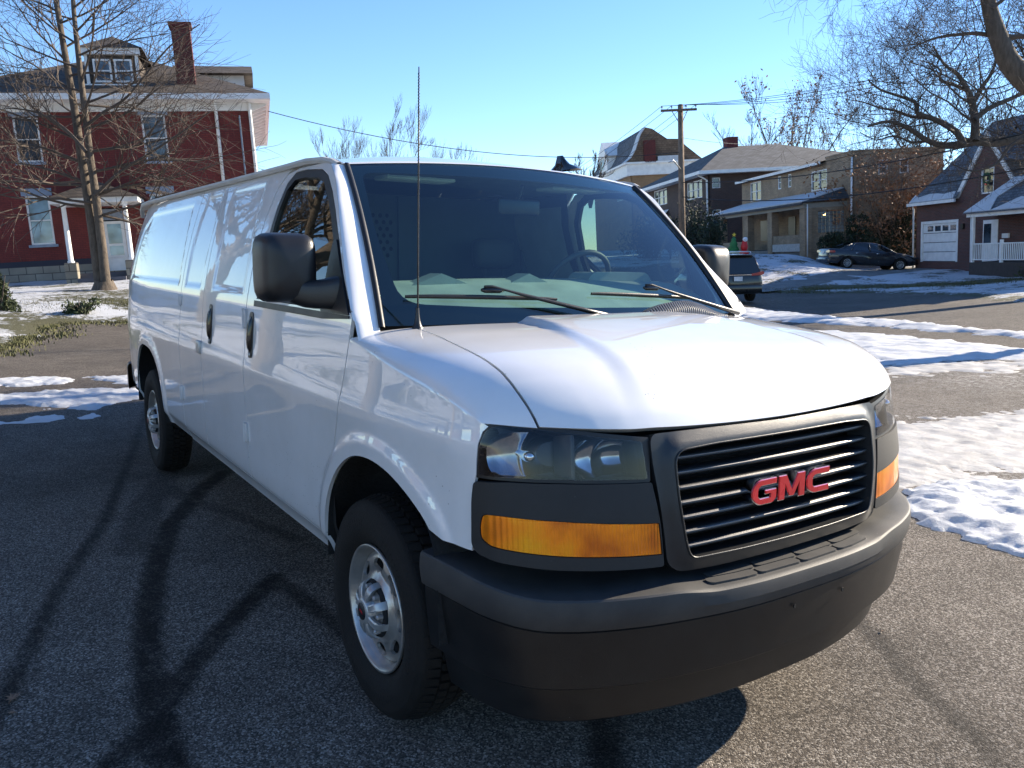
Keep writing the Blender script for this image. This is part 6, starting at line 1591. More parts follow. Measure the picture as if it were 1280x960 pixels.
for px_, D_ in (([(118,245),(150,215),(190,190),(235,160),(262,140)], D0-1), ([(108,190),(80,160),(45,140),(5,135)], D0-1.5), ([(112,230),(70,215),(30,205),(-20,200)], D0), ([(104,160),(130,140),(160,120),(210,60),(250,30)], D0-.5)):
    q = smooth_path(T_(px_, D_)); limb(mc, q, .06, .015, 6); twigs_along(rg, mbs, q, .06, .02, .45, 1.3, 2, 4, spread=.6, up=.1, curl=.2, kids=(3,4), minr=.0065)
finish_tree('bare_tree', 'twin-stemmed bare tree on the snowy lawn in front of the red brick house', 'tree', mt, mc, M['bark'], M['twig'], base=tuple(gb0))

# big oak at the right: its trunk stands outside the picture, limbs reach in
rg = random.Random(11); mt, mc = MB(), MB(); mbs = (mt, mc); Dk = 27.
L1_ = smooth_path(T_([(1480,330),(1470,260),(1430,215),(1350,186),(1280,174),(1245,178),(1217,177),(1185,182),(1160,176),(1135,160),(1110,152),(1085,158)], [27,27,27,27,26.5,26.5,26.5,26.5,26.3,26,26,25.5]))
mt.tube([at(1482,372,27), at(1481,355,27), at(1480,330,27)], [.75,.52,.46], 12, cap=False)
limb(mt, L1_[:17], .40, .17, 10); limb(mt, L1_[16:], .17, .035, 8)
subs = [([(1218,176),(1219,152),(1215,128),(1208,110),(1196,92),(1180,80),(1165,55)], .21, .03), ([(1218,150),(1235,136),(1262,124),(1290,112),(1330,95)], .14, .05), ([(1216,130),(1228,108),(1240,90),(1250,60),(1262,20)], .12, .02),
        ([(1204,180),(1196,166),(1180,155),(1162,147),(1146,141),(1144,128),(1120,119),(1100,112),(1085,100)], .17, .025), ([(1162,147),(1140,146),(1118,138),(1100,135),(1080,128),(1062,125)], .09, .015), ([(1280,176),(1300,140),(1290,90),(1270,50)], .15, .03),
        ([(1160,176),(1140,178),(1118,170),(1095,175),(1075,165)], .07, .012), ([(1206,112),(1190,105),(1175,100),(1176,88),(1160,78),(1145,76)], .09, .015), ([(1345,186),(1330,120),(1340,40),(1320,-40)], .25, .08), ([(1275,174),(1260,185),(1245,205),(1215,214),(1190,205)], .09, .02)]
twigs_along(rg, mbs, L1_[10:], .10, .03, .30, 1.9, 2, 5, spread=.7, up=.3, curl=.3, kids=(3,4), minr=.006, bias=.2)
for px_, r0, r1 in subs:
    q = smooth_path(T_(px_, 26.4+rg.uniform(-.6,.6)), 3); limb(mt if r0 > .12 else mc, q, r0*.72, r1*.7, 7)
    twigs_along(rg, mbs, q[2:], r0*.5, r1, .32, 2.3, 2, 5, spread=.75, up=.2, curl=.32, kids=(3,4), minr=.0045, bias=.35)
finish_tree('oak_tree', 'spreading bare oak reaching in from the right over the slate roof, dense with fine twigs', 'tree', mt, mc, M['bark_dark'], M['twig'], base=tuple(at(1482,372,27)))
# nearer tree whose bright limb cuts the top right corner
rg = random.Random(19); mt, mc = MB(), MB(); mbs = (mt, mc)
q = smooth_path(T_([(1500,420),(1460,300),(1390,190),(1330,135),(1285,103),(1262,78),(1250,52),(1241,25),(1234,-5),(1226,-60),(1215,-150)], 15.5)); limb(mt, q, .30, .08, 12)
for px_, r0, r1 in (([(1253,48),(1225,42),(1200,43),(1172,47),(1150,55),(1130,66)], .06, .012), ([(1252,47),(1300,44),(1350,40)], .07, .03), ([(1232,-30),(1180,-35),(1130,-20),(1090,0)], .07, .012), ([(1229,-50),(1160,-70),(1100,-60),(1060,-30)], .07, .01), ([(1205,43),(1195,60),(1180,70)], .02, .008), ([(1240,10),(1270,-10),(1320,-30)], .05, .02)):
    p2 = smooth_path(T_(px_, 15.5+rg.uniform(-.4,.4)), 3); limb(mc, p2, r0*.8, r1*.8, 6); twigs_along(rg, mbs, p2[1:], r0*.5, r1, .16, 1.15, 2, 5, spread=.7, up=.15, curl=.28, kids=(3,3), minr=.0035, bias=.0, droop=.1)
finish_tree('maple_tree', 'near bare tree with a thick leaning limb in the top right corner', 'tree', mt, mc, M['bark'], M['twig'], base=tuple(at(1500,420,15.5)))
# tall loose tree behind the tan house, a few leaves left at the tips
def fan_tree(name, label, px, py, D, h, seed, stems, lvl=4, leaves=0, col='twig', spreadx=.5, group=None, r=.16, kids=(3,4), minr=.012, up=.5, lsz=.12):
    rg = random.Random(seed); mt, mc = MB(), MB(); b = at(px, py, D); tips = []
    for i in range(stems):
        a = (i/(max(1, stems-1))-.5)*2*spreadx; d = unit(np.array([0,0,1.])+CR*a*.55+CF*rg.uniform(-.25,.25)); pts = [b]; q_ = b; dd = d
        for j in range(9): dd = unit(dd+CR*a*.05+np.array([rg.gauss(0,.05), rg.gauss(0,.05), 0])); q_ = q_+dd*h*.09*rg.uniform(.9,1.1); pts.append(q_)
        limb(mt, pts, r, r*.2, 7)
        twigs_along(rg, (mt, mc), pts[3:], r*.7, r*.2, h*.045, h*.17, 2, lvl, spread=.5, up=up, curl=.16, kids=kids, tips=tips, minr=minr, bias=.9)
    lv = None
    if leaves and tips: lv = MB(); leaf_cloud(rg, lv, tips, leaves, lsz, .25)
    return finish_tree(name, label, 'tree', mt, mc, M['bark'] if col == 'twig' else M['bark_tan'], M[col], base=tuple(b), leaves=lv, leafmat=M['leaf_brown'], group=group)
fan_tree('bare_tree', 'tall slender tree with sparse brown leaves rising behind the tan brick house', 992, 292, 96, 20.5, 21, 4, leaves=900, spreadx=.6, minr=.020, lsz=.19)
fan_tree('bare_tree', 'short bare tree behind the hip roof, left of the tall sparse-leaved tree', 930, 250, 98, 11, 22, 3, minr=.018)
fan_tree('bare_tree', 'pale bare tree whose top shows above the van roof', 480, 330, 62, 12.3, 23, 5, minr=.0085, spreadx=.75, lvl=5, r=.075, kids=(3,3))
fan_tree('bare_tree', 'wide bare tree behind the parapet between the tall sparse-leaved tree and the oak', 1075, 300, 84, 14, 24, 5, minr=.016, spreadx=.8)
fan_tree('bare_tree', 'thin bare tree at the left foot of the gambrel house', 738, 260, 95, 7, 25, 3, minr=.02)
fan_tree('bare_tree', 'bare tree behind the slate roof of the cottage', 1180, 290, 62, 11, 26, 5, minr=.018, spreadx=.8)
# small tree that kept its russet leaves, against the tan side wall
rg = random.Random(31); mt, mc, lv = MB(), MB(), MB(); b = on_ground(1110, 322); Db = 46.9; b = at(1110, 325, Db); tips = []
for i in range(7):
    a = (i/6-.5)*2; pts = [b]; q_ = b; dd = unit(np.array([0,0,1.])+CR*a*.75+CF*rg.uniform(-.4,.4))
    for j in range(6): dd = unit(dd+np.array([rg.gauss(0,.1), rg.gauss(0,.1), .02])); q_ = q_+dd*.95; pts.append(q_)
    limb(mt, pts, .07, .015, 6); twigs_along(rg, (mt, mc), pts[1:], .05, .015, .35, 1.3, 2, 4, spread=.75, up=.15, curl=.3, kids=(3,3), tips=tips, minr=.009, bias=.2)
leaf_cloud(rg, lv, tips, 3200, .10, .22)
finish_tree('beech_tree', 'small tree still holding russet leaves in front of the tan side wall', 'tree', mt, mc, M['bark'], M['twig_tan'], leaves=lv, leafmat=M['leaf_brown'], base=tuple(b))
# evergreen shrubs
def shrub(name, label, c, rx, ry, rz, n, size, mat, seed, group=None, cone=False):
    rg = random.Random(seed); t = thing(name, label, 'shrub' if not cone else 'evergreen', loc=tuple(c), group=group); lv = MB(); st = MB()
    st.tube([(0,0,-.3),(0,0,rz*.8)], [.07,.02], 6)
    for i in range(10): a = rg.uniform(0, 2*PI); st.tube([(0,0,rz*.1*rg.random()*4), (math.cos(a)*rx*.7, math.sin(a)*ry*.7, rz*rg.uniform(.3,1.2))], [.03,.01], 4)
    blobs = [(rg.gauss(0,.45), rg.gauss(0,.45), rg.uniform(.1,1)) for _ in range(14)]
    for _ in range(n):
        bx, by, bz = blobs[rg.randrange(14)]; u = unit(np.array([rg.gauss(0,1), rg.gauss(0,1), rg.gauss(0,1)]))*rg.random()**.35*.42
        z = min(1.25, max(.0, bz+u[2])); k = (1-z*.85) if cone else 1.0
        c_ = np.array([(bx+u[0])*rx*k, (by+u[1])*ry*k, z*rz])
        a = unit(np.array([rg.gauss(0,1), rg.gauss(0,1), rg.gauss(0,1)+.4])); b_ = unit(np.cross(a, np.array([rg.gauss(0,1), rg.gauss(0,1), rg.gauss(0,1)]))); s = size*rg.uniform(.5,1.5)
        lv.add([c_-a*s*.3, c_-b_*s*.22, c_+a*s, c_+b_*s*.22], [(0,1,2,3)])
    st.make('stem', M['bark_dark'], t, fix=False); lv.make('foliage', mat, t, fix=False); return t
for i, (px, py, D, rx, rz, lb) in enumerate(((1068,322,46.8,1.1,1.9,'dark evergreen bush behind the trunk end of the parked sedan'),(1100,322,47.2,1.4,2.3,'broad dark evergreen bush in the middle of the row behind the parked sedan'),(1130,322,47.0,1.2,2.0,'dark evergreen bush nearest the white garage door'),(1047,325,46.0,.8,1.2,'low russet-tinged bush at the corner of the tan porch'))):
    shrub('evergreen_shrub', lb, at(px, py, D), rx, .8, rz, 2600, .16, M['needle'], 40+i, group='evergreen bushes between the tan house and the cottage')
for i, (px, D, rx, rz, lb) in enumerate(((838,50,1.7,2.4,'tall dark hedge bush against the brown house, left of the pole'),(872,50,1.6,2.9,'tall dark hedge bush against the brown house, right of the pole'),(886,47,.6,1.6,'dark bush beside the tan porch end post'),(812,52,1.6,2.0,'dark hedge bush at the far left of the brown house'))):
    shrub('evergreen_shrub', lb, at(px, 322, D), rx, 1.4, rz, 2400, .17, M['needle'], 60+i, group='dark bushes along the brown house')
q = on_ground(100, 395); shrub('small_evergreen', 'little sprawling evergreen bush on the snow left of the tree foot', q+np.array([0,0,-.05]), .45, .4, .40, 1300, .085, M['shrub'], 71)
q = on_ground(2, 391); shrub('small_evergreen', 'upright young evergreen cut by the left picture edge', q+np.array([0,0,-.05]), .42, .42, .85, 1800, .09, M['shrub'], 72, cone=True)
q = on_ground(1276, 352); shrub('small_evergreen', 'green bush at the right picture edge below the white railing', q+CR*1.4, 1.3, 1.3, .9, 2200, .13, M['shrub'], 73)
# trees across the street: they show mirrored in the van's side
for i, (x, y, h, s, col) in enumerate(((-4.6,-6.8,8,5,'twig_tan'),(-10.5,-6.5,10,7,'twig'),(-17,-6.2,12,7,'twig'),(-26,-6.8,12,6,'twig'),(-1.0,-10,11,6,'twig'),(-12.5,-14,12,7,'twig'))):
    rg = random.Random(80+i); mt, mc = MB(), MB(); z0 = h1(x, y)-.1; b = np.array([x,y,z0]); pts = [b]; q_ = b; dd = unit(np.array([rg.gauss(0,.06), rg.gauss(0,.06), 1.]))
    for j in range(5): dd = unit(dd+np.array([rg.gauss(0,.07), rg.gauss(0,.07), 0])); q_ = q_+dd*h*.09; pts.append(q_)
    r0 = .30 if i else .17; limb(mt, pts, r0, r0*.75, 10)
    for k in range(6): a = k*1.05+rg.random(); grow(rg, (mt, mc), pts[-1-(k % 2)], unit(np.array([math.cos(a)*.8, math.sin(a)*.8, .8])), h*.33, r0*.5, 0, 4, spread=.62, up=.3, curl=.2, kids=(4,5), minr=.008)
    finish_tree('roadside_tree', ['slim tan-barked tree nearest the van on the side away from the street', 'large bare tree mirrored in the middle of the van side', 'large bare tree mirrored towards the rear of the van side', 'bare tree farthest along the lawn behind the van', 'bare tree on the lawn behind the photographer', 'bare tree in front of the reflected brick house'][i], 'tree', mt, mc, M['bark_tan'] if i == 0 else M['bark'], M[col], base=tuple(b))

# ------------------------------------------------------------------ parked vehicles
M['car_grey'] = plain('gunmetal_paint', (.007,.007,.008), .3, metal=.4, var=.08, coat=1); M['car_navy'] = plain('slate_paint', (.018,.022,.030), .3, metal=.4, var=.08, coat=1)
M['car_glass'] = plain('dark_glass', (.010,.012,.014), .05, var=.1, spec=.8); M['plate'] = plain('number_plate', (.55,.57,.6), .4)
M['silver'] = plain('alloy', (.45,.46,.47), .3, metal=.8)
def car(name, label, P, paint, loc, yaw, tilt):
    "P: stations (x, half width at sill, at shoulder, z sill, z shoulder, z deck); roof stations (x, z, half width)"
    t = thing(name, label, P['cat']); t.matrix_world = Matrix.Translation(Vector(loc))@tilt@Matrix.Rotation(yaw, 4, 'Z')
    def body_rows():
        rows = []
        for x, ws, wm, wt, zs, zm, zt in P['body']:
            half = [(0,zs),(ws*.85,zs),(ws,zs+.04),(wm,zs+(zm-zs)*.35),(wm*1.0,zm),(wt*1.005,zt-.035),(wt*.96,zt),(wt*.6,zt+.018),(0,zt+.025)]
            rows.append([(x,-y,z) for y, z in half]+[(x,y,z) for y, z in reversed(half[1:-1])])
        return rows
    def sp(rows, k=4):
        out = []
        for i in range(len(rows)-1):
            r0, r1, r2, r3 = [np.array(rows[max(0, min(len(rows)-1, j))]) for j in (i-1, i, i+1, i+2)]
            for a in range(k):
                s = a/k; out.append(.5*((2*r1)+(r2-r0)*s+(2*r0-5*r1+4*r2-r3)*s*s+(3*r1-r0-3*r2+r3)*s**3))
        out.append(np.array(rows[-1])); return [[tuple(p) for p in r] for r in out]
    rows = sp(body_rows()); mb = MB()
    # wheel openings: lift the sill points near the axles
    for r in rows:
        for i, (x, y, z) in enumerate(r):
            for ax in P['axles']:
                d = abs(x-ax)
                if d < P['wr']*1.13 and abs(y) > .45:
                    zz = P['wr']+math.sqrt((P['wr']*1.13)**2-d*d)
                    if z < zz: r[i] = (x, y, zz)
    mb.grid(rows, closed=True); mb.add(rows[0], [tuple(range(len(rows[0])))]); mb.add(rows[-1], [tuple(range(len(rows[-1])))[::-1]]); body = mb.make('body', paint, t, angle=50)
    # cabin
    base, roof = P['base'], P['roof']; mb = MB()
    rr = sp([[(x,-w*.97,z-.05),(x,-w*.9,z-.012),(x,-w*.5,z+.012),(x,0,z+.018),(x,w*.5,z+.012),(x,w*.9,z-.012),(x,w*.97,z-.05)] for x, z, w in roof], 3)
    mb.grid(rr); mb.make('roof', paint, body, angle=60)
    fb, bb = base[0], base[-1]; fr, br = roof[0], roof[-1]   # rear first
    g = MB()
    g.add([(fb[0],-fb[2],fb[1]),(fb[0],fb[2],fb[1]),(fr[0],fr[2]*.95,fr[1]-.03),(fr[0],-fr[2]*.95,fr[1]-.03)], [(0,1,2,3)]); g.add([(bb[0],-bb[2],bb[1]),(bb[0],bb[2],bb[1]),(br[0],br[2]*.95,br[1]-.03),(br[0],-br[2]*.95,br[1]-.03)], [(0,3,2,1)])
    for s in (-1, 1):
        lo_ = [(x, s*w, z) for x, z, w in base]; hi = [(x, s*w*.97, z-.045) for x, z, w in roof]
        g.add(lo_+hi[::-1], [tuple(range(len(lo_)+len(hi)))])
    g.make('side_glass', M['car_glass'], body)
    mb = MB(); r0_, r1_ = roof[0], roof[-1]; mb.prism([(base[0][0]+.10,.6),(base[-1][0]-.15,.6),(r1_[0]-.05,r1_[1]-.07),(r0_[0]+.04,r0_[1]-.055)], (0,-r0_[2]*.90,0), (1,0,0), (0,0,1), (0,r0_[2]*1.80,0)); mb.make('cabin_block', M['dark'], body)  # unseen dark block added to stop sun slipping in under the roof
    pl = MB()
    for s in (-1, 1):
        for (xa, ta) in P['pillars']:
            zb = np.interp(xa, [b[0] for b in base], [b[1] for b in base]); wb = np.interp(xa, [b[0] for b in base], [b[2] for b in base]); zr = np.interp(ta, [b[0] for b in roof], [b[1] for b in roof]); wr_ = np.interp(ta, [b[0] for b in roof], [b[2] for b in roof])
            pl.tube([(xa, s*(wb+.004), zb-.02), (ta, s*(wr_*.975), zr-.035)], [.045,.030], 6)
    pl.make('pillar', paint, body, smooth=True)
    for ax in P['axles']:
        for s in (-1, 1):
            w = bpy.data.objects.new('wheel', None); COL.objects.link(w); w.parent = t; w.location = (ax, s*P['track'], P['wr']); mb = MB(); R_ = P['wr']
            mb.lathe([(R_*.62,-.10*s),(R_*.95,-.11*s),(R_,-.08*s),(R_,.07*s),(R_*.95,.10*s),(R_*.66,.11*s),(R_*.62,.09*s)], (0,0,0), 1, 28); mb.make('tyre', M['rubber'], w, smooth=True)
            mb = MB(); mb.lathe([(0,.06*s),(R_*.12,.065*s),(R_*.16,.05*s),(R_*.16,.02*s)], (0,0,0), 1, 14); mb.lathe([(R_*.52,.03*s),(R_*.58,.085*s),(R_*.64,.095*s),(R_*.64,-.02*s)], (0,0,0), 1, 28)
            for k in range(10):
                a = 2*PI*k/10; mb.tube([(R_*.12*math.cos(a),.05*s,R_*.12*math.sin(a)),(R_*.6*math.cos(a+.1),.075*s,R_*.6*math.sin(a+.1))], [.022,.028], 4)
            mb.make('rim', M['silver'], w, smooth=True); mb = MB(); mb.lathe([(0,0),(R_*.63,0)], (0,0,0), 1, 20); mb.make('wheel_back', M['liner'], w)
    for nm, mt_, fn in P['extra']: mb = MB(); fn(mb); mb.make(nm, M[mt_], body, angle=45)
    return t
def tilt_at(x, y):
    e = 1.0; n = Vector((-(h1(x+e,y)-h1(x-e,y))/2/e, -(h1(x,y+e)-h1(x,y-e))/2/e, 1)).normalized(); return Vector((0,0,1)).rotation_difference(n).to_matrix().to_4x4()
# minivan (x forward)
def mv_extra():
    def tl(mb):
        for s in (-1, 1): mb.prism([(.52,0),(.90,.02),(.97,.06),(.985,.13),(.92,.16),(.70,.10),(.52,.08)], (-2.475,0,.98), (0,s,0), (0,0,1), (-.06,0,0)); mb.box(-2.50,-2.30,s*.945-.03,s*.945+.03,1.02,1.12)
    def bp(mb): mb.rbox(-2.62,-2.40,-.90,.90,.36,.66,.05)
    def pl_(mb): mb.box(-2.585,-2.575,-.16,.16,.80,.96)
    def rails(mb):
        for s in (-1, 1): mb.tube([(-2.0,s*.68,1.78),(-1.9,s*.69,1.83),(.1,s*.70,1.84),(.3,s*.69,1.80)], .022, 6)
        mb.box(-1.5,-1.45,-.69,.69,1.815,1.835).box(-.5,-.45,-.69,.69,1.815,1.835)
    def sp_(mb): mb.rbox(-2.46,-2.05,-.66,.66,1.70,1.745,.015)
    def mi(mb):
        for s in (-1, 1): mb.rbox(1.28,1.40,s*1.06-.09,s*1.06+.09,1.05,1.20,.03)
    def hs(mb):
        mb.box(-2.555,-2.54,-.5,.5,1.005,1.03)
    return [('tail_lamp','tail_red',tl),('rear_bumper','car_grey',bp),('number_plate','plate',pl_),('roof_rail','silver',rails),('spoiler','car_grey',sp_),('door_mirror','car_grey',mi),('badge_strip','chrome',hs)]
MVP = dict(cat='minivan', wr=.335, axles=(-1.55,1.45), track=.86,
    body=[(-2.52,.80,.84,.78,.42,.72,.98),(-2.46,.90,.95,.90,.34,.75,1.03),(-2.2,.93,.985,.955,.30,.78,1.06),(-1.5,.94,.995,.97,.28,.78,1.05),(0,.94,.995,.965,.26,.75,1.02),(1.2,.94,.99,.93,.26,.74,1.00),(1.75,.93,.98,.86,.28,.70,.93),(2.3,.86,.92,.72,.32,.64,.80),(2.52,.70,.72,.55,.38,.58,.66)],
    base=[(-2.46,1.05,.88),(-1.5,1.05,.955),(0,1.03,.95),(1.0,1.01,.92),(1.62,.97,.84)], roof=[(-2.28,1.70,.70),(-1.6,1.765,.735),(-.5,1.785,.74),(.3,1.75,.72),(.75,1.66,.68)],
    pillars=[(-2.40,-2.25),(-1.45,-1.35),(-.25,-.3),(1.0,.55),(1.6,.75)], extra=mv_extra())
q = on_ground(921, 381); q = np.array([q[0], q[1]])
yaw = R(152)
c = q+np.array([math.cos(yaw), math.sin(yaw)])*2.5+np.array([math.cos(yaw+PI/2), math.sin(yaw+PI/2)])*.0
mv = car('minivan', 'dark grey minivan with roof rails parked by the kerb, seen from behind', MVP, M['car_grey'], (c[0], c[1], h1(*c)+.03), yaw, tilt_at(*c))
# sedan
def sd_extra():
    def tl(mb):
        for s in (-1, 1): mb.prism([(.40,.02),(.80,.0),(.90,.03),(.90,.12),(.76,.15),(.40,.09)], (-2.385,0,.82), (0,s,0), (0,0,1), (-.04,0,0)); mb.box(-2.40,-2.12,s*.885-.025,s*.885+.025,.84,.95)
    def bp(mb): mb.rbox(-2.47,-2.25,-.84,.84,.30,.56,.05)
    def pl_(mb): mb.box(-2.437,-2.428,-.16,.16,.76,.88)
    def mi(mb):
        for s in (-1, 1): mb.rbox(.78,.90,s*.98-.09,s*.98+.09,.92,1.05,.03)
    def dk(mb): mb.box(-2.4,-2.36,-.7,.7,1.045,1.065)
    def hl_(mb):
        for s in (-1, 1): mb.rbox(2.12,2.36,s*.70-.14,s*.70+.14,.66,.76,.03)
    def hd(mb):
        for s in (-1, 1):
            for x in (-.95, .15): mb.rbox(x-.08,x+.08,s*.915-.02,s*.915+.02,.84,.87,.008)
    return [('tail_lamp','tail_red',tl),('rear_bumper','car_navy',bp),('number_plate','plate',pl_),('door_mirror','car_navy',mi),('headlight','lamp_dark',hl_),('door_handle','chrome',hd)]
SDP = dict(cat='car', wr=.33, axles=(-1.42,1.41), track=.80,
    body=[(-2.42,.70,.74,.66,.40,.70,.98),(-2.34,.82,.86,.80,.32,.74,1.03),(-2.0,.86,.905,.85,.27,.76,1.045),(-1.4,.87,.92,.87,.24,.74,1.03),(0,.88,.92,.875,.22,.70,.97),(.9,.88,.92,.86,.22,.70,.96),(1.5,.87,.915,.80,.24,.68,.92),(2.1,.80,.87,.66,.28,.62,.80),(2.42,.62,.66,.48,.34,.54,.66)],
    base=[(-1.95,1.03,.80),(-1.3,1.01,.865),(0,.965,.87),(.6,.96,.86),(1.22,.94,.78)], roof=[(-1.15,1.37,.60),(-.7,1.43,.63),(-.2,1.445,.635),(.15,1.42,.62),(.42,1.36,.59)],
    pillars=[(-1.85,-1.15),(-1.25,-1.0),(-.25,-.28),(1.18,.42)], extra=sd_extra())
pa = at(1083, 330, 44.2); yaw2 = R(56)
c = np.array([pa[0], pa[1]])
zc = (at(1095, 336, 44.5))[2]
a0 = on_ground(1035+12, 341)
sedan = car('sedan', 'dark slate sedan parked on the driveway before the evergreen bushes', SDP, M['car_navy'], (c[0], c[1], h1(*c)+.09), yaw2, tilt_at(*c))
# unseen second minivan, added behind the van to shadow the asphalt at left
shadow_mv = copy_tree(mv); shadow_mv['label'] = 'dark grey minivan added unseen beyond the white van to cast a shadow'
shadow_mv.matrix_world = Matrix.Translation(Vector((-6.17,3.60,.0)))@Matrix.Rotation(R(97), 4, 'Z')

# ------------------------------------------------------------------ street furniture and decorations
M['pole'] = bark('pole_wood', (.20,.145,.10))
pb = at(853, 330, 42.); ptop = at(850.5, 131, 42.); pz = np.array([0,0,0.])
pole = thing('utility_pole', 'brown wooden utility pole with crossarm before the brown brick house', 'utility pole', loc=tuple(pb))
def loc(p): return np.array(p)-pb
mb = MB(); mb.tube([loc(pb-G3*1.0), loc(ptop)], [.19,.135], 14); mb.make('pole_shaft', M['pole'], pole, smooth=True)
arm_c = at(850.5, 138, 41.8); ad = unit(np.array([.80,.60,0])); al = at(826, 138.5, 41.8); ar = at(871, 136.5, 41.8)
mb = MB(); mb.tube([loc(al), loc(ar)], .065, 4).tube([loc(al*.45+arm_c*.55), loc(arm_c-G3*.75)], .02, 4).tube([loc(ar*.45+arm_c*.55), loc(arm_c-G3*.75)], .02, 4); mb.make('crossarm', M['pole'], pole)
mb = MB()
ins = []
for t in (.03,.30,.70,.97):
    p = al*(1-t)+ar*t+G3*.07; ins.append(p+G3*.16); l = loc(p); mb.lathe([(.015,0),(.015,.06),(.05,.08),(.05,.12),(.03,.14),(.045,.16),(.0,.19)], tuple(l), axis=2, n=8)
mb.make('insulator', M['lintel'], pole, smooth=True)
lamp_a = at(851, 212, 41.9); mb = MB(); lt = at(836, 203, 41.); mb.tube([loc(lamp_a), loc(lamp_a*.4+lt*.6+G3*.25), loc(lt)], .03, 6); mb.make('lamp_bracket', M['silver'], pole, smooth=True)
M['wire'] = plain('wire', (.015,.015,.016), .6)
def wire(a, b, sag, r, label, group=None):
    a, b = np.array(a), np.array(b); pts = [a*(1-t)+b*t-G3*sag*4*t*(1-t) for t in np.linspace(0, 1, 28)]; mb = MB(); mb.tube(pts, r, 4); o = mb.make('overhead_wire', M['wire'], None); tag(o, label, 'wire', group or 'overhead wires'); return o
for i, (p, e) in enumerate(zip(ins, ((1290,46),(1290,52),(1290,62),(1290,74)))): wire(p, at(e[0]+60, e[1]-8, 30), .5, .012, ['topmost wire running from the crossarm to the upper right', 'second wire from the crossarm to the upper right', 'third wire from the crossarm to the upper right', 'lowest wire from the crossarm to the upper right'][i])
for i, (p, e) in enumerate(zip(ins, ((600,262),(600,270),(600,282),(600,290)))): wire(p, at(e[0], e[1], 95), 1.2, .014, ['wire from the crossarm left tip down behind the van', 'second wire from the crossarm down behind the van', 'third wire from the crossarm down behind the van', 'wire from the crossarm right tip down behind the van'][i])
wire(at(335,139,34), at(851,190,42), .9, .016, 'service wire from the red house eave across the sky to the pole')
wire(at(852,228,42), at(1340,152,24), .5, .020, 'upper dark cable crossing before the tan house and slate roof')
wire(at(852,246,42), at(1340,198,24), .6, .020, 'lower dark cable crossing before the tan house and the cottage window')
wire(at(852,172,42), at(1000,176,60), .3, .012, 'thin cable leaving the pole behind the hip roof chimney')
# inflatable yard decorations by the tan porch
M['infl_green'] = plain('inflatable_green', (.01,.16,.05), .5, var=.3); M['infl_red'] = plain('inflatable_red', (.55,.02,.02), .5); M['infl_white'] = plain('inflatable_white', (.75,.75,.75), .5); M['gold'] = plain('yellow_star', (.75,.55,.05), .5)
b = at(919, 319, 44.5)
t = thing('inflatable_tree', 'green inflatable christmas tree with yellow star on the snow by the tan porch', 'decoration', loc=tuple(b-CR*.12))
mb = MB(); mb.lathe([(.0,1.05),(.14,.84),(.11,.79),(.24,.58),(.19,.53),(.33,.30),(.25,.25),(.36,.04),(.1,0),(0,0)], (0,0,0), axis=2, n=16); mb.make('tree_body', M['infl_green'], t, smooth=True)
mb = MB(); mb.prism([(math.sin(k*PI/5)*(.12 if k % 2 == 0 else .05), math.cos(k*PI/5)*(.12 if k % 2 == 0 else .05)) for k in range(10)], np.array([0,0,1.10])-CF*.03, CR, (0,0,1), CF*.06); mb.make('star', M['gold'], t)
t = thing('inflatable_figure', 'red and white inflatable yard figure beside the green inflatable tree', 'decoration', loc=tuple(b+CR*.42-CF*.2)); FS = .72
mb = MB(); mb.lathe([(a_*FS, b_*FS) for a_, b_ in [(0,1.18),(.10,1.14),(.17,1.02),(.20,.85),(.26,.70),(.27,.5),(.22,.36),(.0,.33)]], (0,0,0), axis=2, n=14); bd = mb.make('figure_body', M['infl_red'], t, smooth=True)
mb = MB(); mb.lathe([(0,.93),(.10,.90),(.14,.82),(.12,.74),(.05,.68),(0,.67)], tuple(-CF*.10), axis=2, n=14); mb.make('white_beard', M['infl_white'], bd, smooth=True)
mb = MB(); mb.lathe([(a_*FS, b_*FS) for a_, b_ in [(0,.36),(.20,.34),(.34,.22),(.38,.06),(.2,0),(0,0)]], (0,0,0), axis=2, n=14); mb.make('figure_base', M['infl_red'], t, smooth=True)
# dead leaves on the asphalt
def leaf(x, y, s, a, seed, label):
    rg = random.Random(seed); o = []
    lob = [(0,1.0),(.10,.62),(.42,.70),(.30,.42),(.62,.22),(.26,.10),(.38,-.22),(.10,-.18),(.03,-.30),(.03,-.75),(-.03,-.75),(-.03,-.30),(-.10,-.18),(-.40,-.20),(-.24,.12),(-.60,.28),(-.28,.44),(-.36,.74),(-.10,.60)]
    mb = MB(); pts = [(x+s*(u*math.cos(a)-v*math.sin(a)), y+s*(u*math.sin(a)+v*math.cos(a)), .006+s*.25*abs(u)**1.2+s*.08*rg.random()) for u, v in lob]; n = len(pts); c = (x, y, .010)
    mb.add([c]+pts, [(0, 1+i, 1+(i+1) % n) for i in range(n)]); o = mb.make('fallen_leaf', M['leaf_fallen'], None, fix=False); tag(o, label, 'leaf', 'fallen leaves on the asphalt'); return o
M['leaf_fallen'] = plain('fallen_leaf', (.19,.115,.07), .7, var=.35, scale=40)
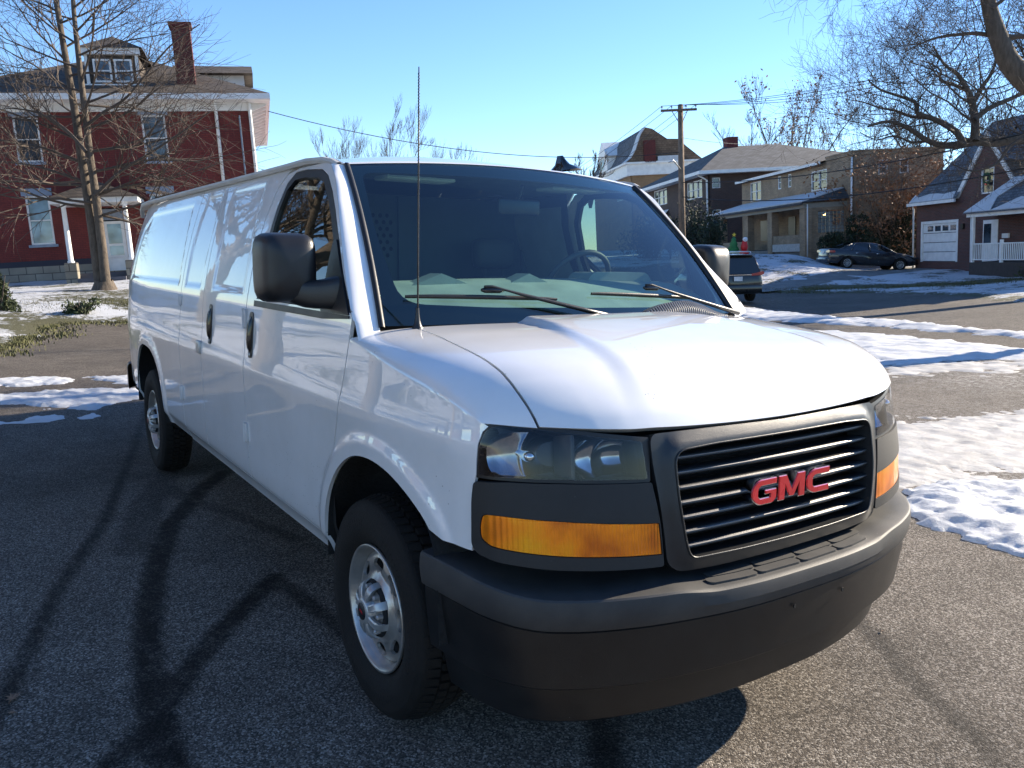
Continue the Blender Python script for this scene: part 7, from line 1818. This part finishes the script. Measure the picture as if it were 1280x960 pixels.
lq = on_z(15, 876); leaf(lq[0], lq[1], .045, 1.2, 1, 'pale brown oak leaf lying at the lower left picture edge')
lq = on_z(17, 893); leaf(lq[0], lq[1], .022, 2.5, 2, 'small curled leaf scrap just below the oak leaf at the left edge')
lq = on_z(1102, 791); leaf(lq[0], lq[1], .016, .5, 3, 'tiny orange leaf scrap on the sunlit asphalt right of the bumper')

# ------------------------------------------------------------------ light, sky, camera
SUN = unit(np.array([.09, 1.0, .46]))
ld = bpy.data.lights.new('sun', 'SUN'); ld.energy = 5.0; ld.angle = R(.53); ld.color = (1.0,.87,.69); lo_ = bpy.data.objects.new('sun', ld); COL.objects.link(lo_)
lo_.rotation_euler = Vector(tuple(-SUN)).to_track_quat('-Z', 'Y').to_euler()
w = bpy.data.worlds.new('World'); SC.world = w; w.use_nodes = True; nt = w.node_tree; bg = nt.nodes['Background']
sky = N(nt, 'ShaderNodeTexSky'); sky.sky_type = 'NISHITA'; sky.sun_disc = False; sky.sun_elevation = math.asin(SUN[2]); sky.sun_rotation = math.atan2(SUN[0], SUN[1]); sky.altitude = 300; sky.air_density = 1.0; sky.dust_density = .0; sky.ozone_density = 3.5
hs = N(nt, 'ShaderNodeHueSaturation'); hs.inputs['Saturation'].default_value = 1.12; hs.inputs['Hue'].default_value = .506; L(nt, sky, 0, hs, 'Color'); L(nt, hs, 0, bg, 0); bg.inputs['Strength'].default_value = .105
cd = bpy.data.cameras.new('camera'); cam = bpy.data.objects.new('camera', cd); COL.objects.link(cam); SC.camera = cam
cd.sensor_width = 36; cd.lens = 36*FOC/1280; cd.clip_end = 3000; cd.clip_start = .05
m = Matrix.Identity(4)
for i in range(3): m[i][0] = CR[i]; m[i][1] = CU[i]; m[i][2] = -CF[i]; m[i][3] = CAMP[i]
cam.matrix_world = m
vs = SC.view_settings; vs.view_transform = 'Standard'; vs.look = 'None'; vs.gamma = 1; vs.exposure = 1.40; vs.use_curve_mapping = False
SC.cycles.max_bounces = 10; SC.cycles.transparent_max_bounces = 24; SC.cycles.glossy_bounces = 6; SC.cycles.use_denoising = True
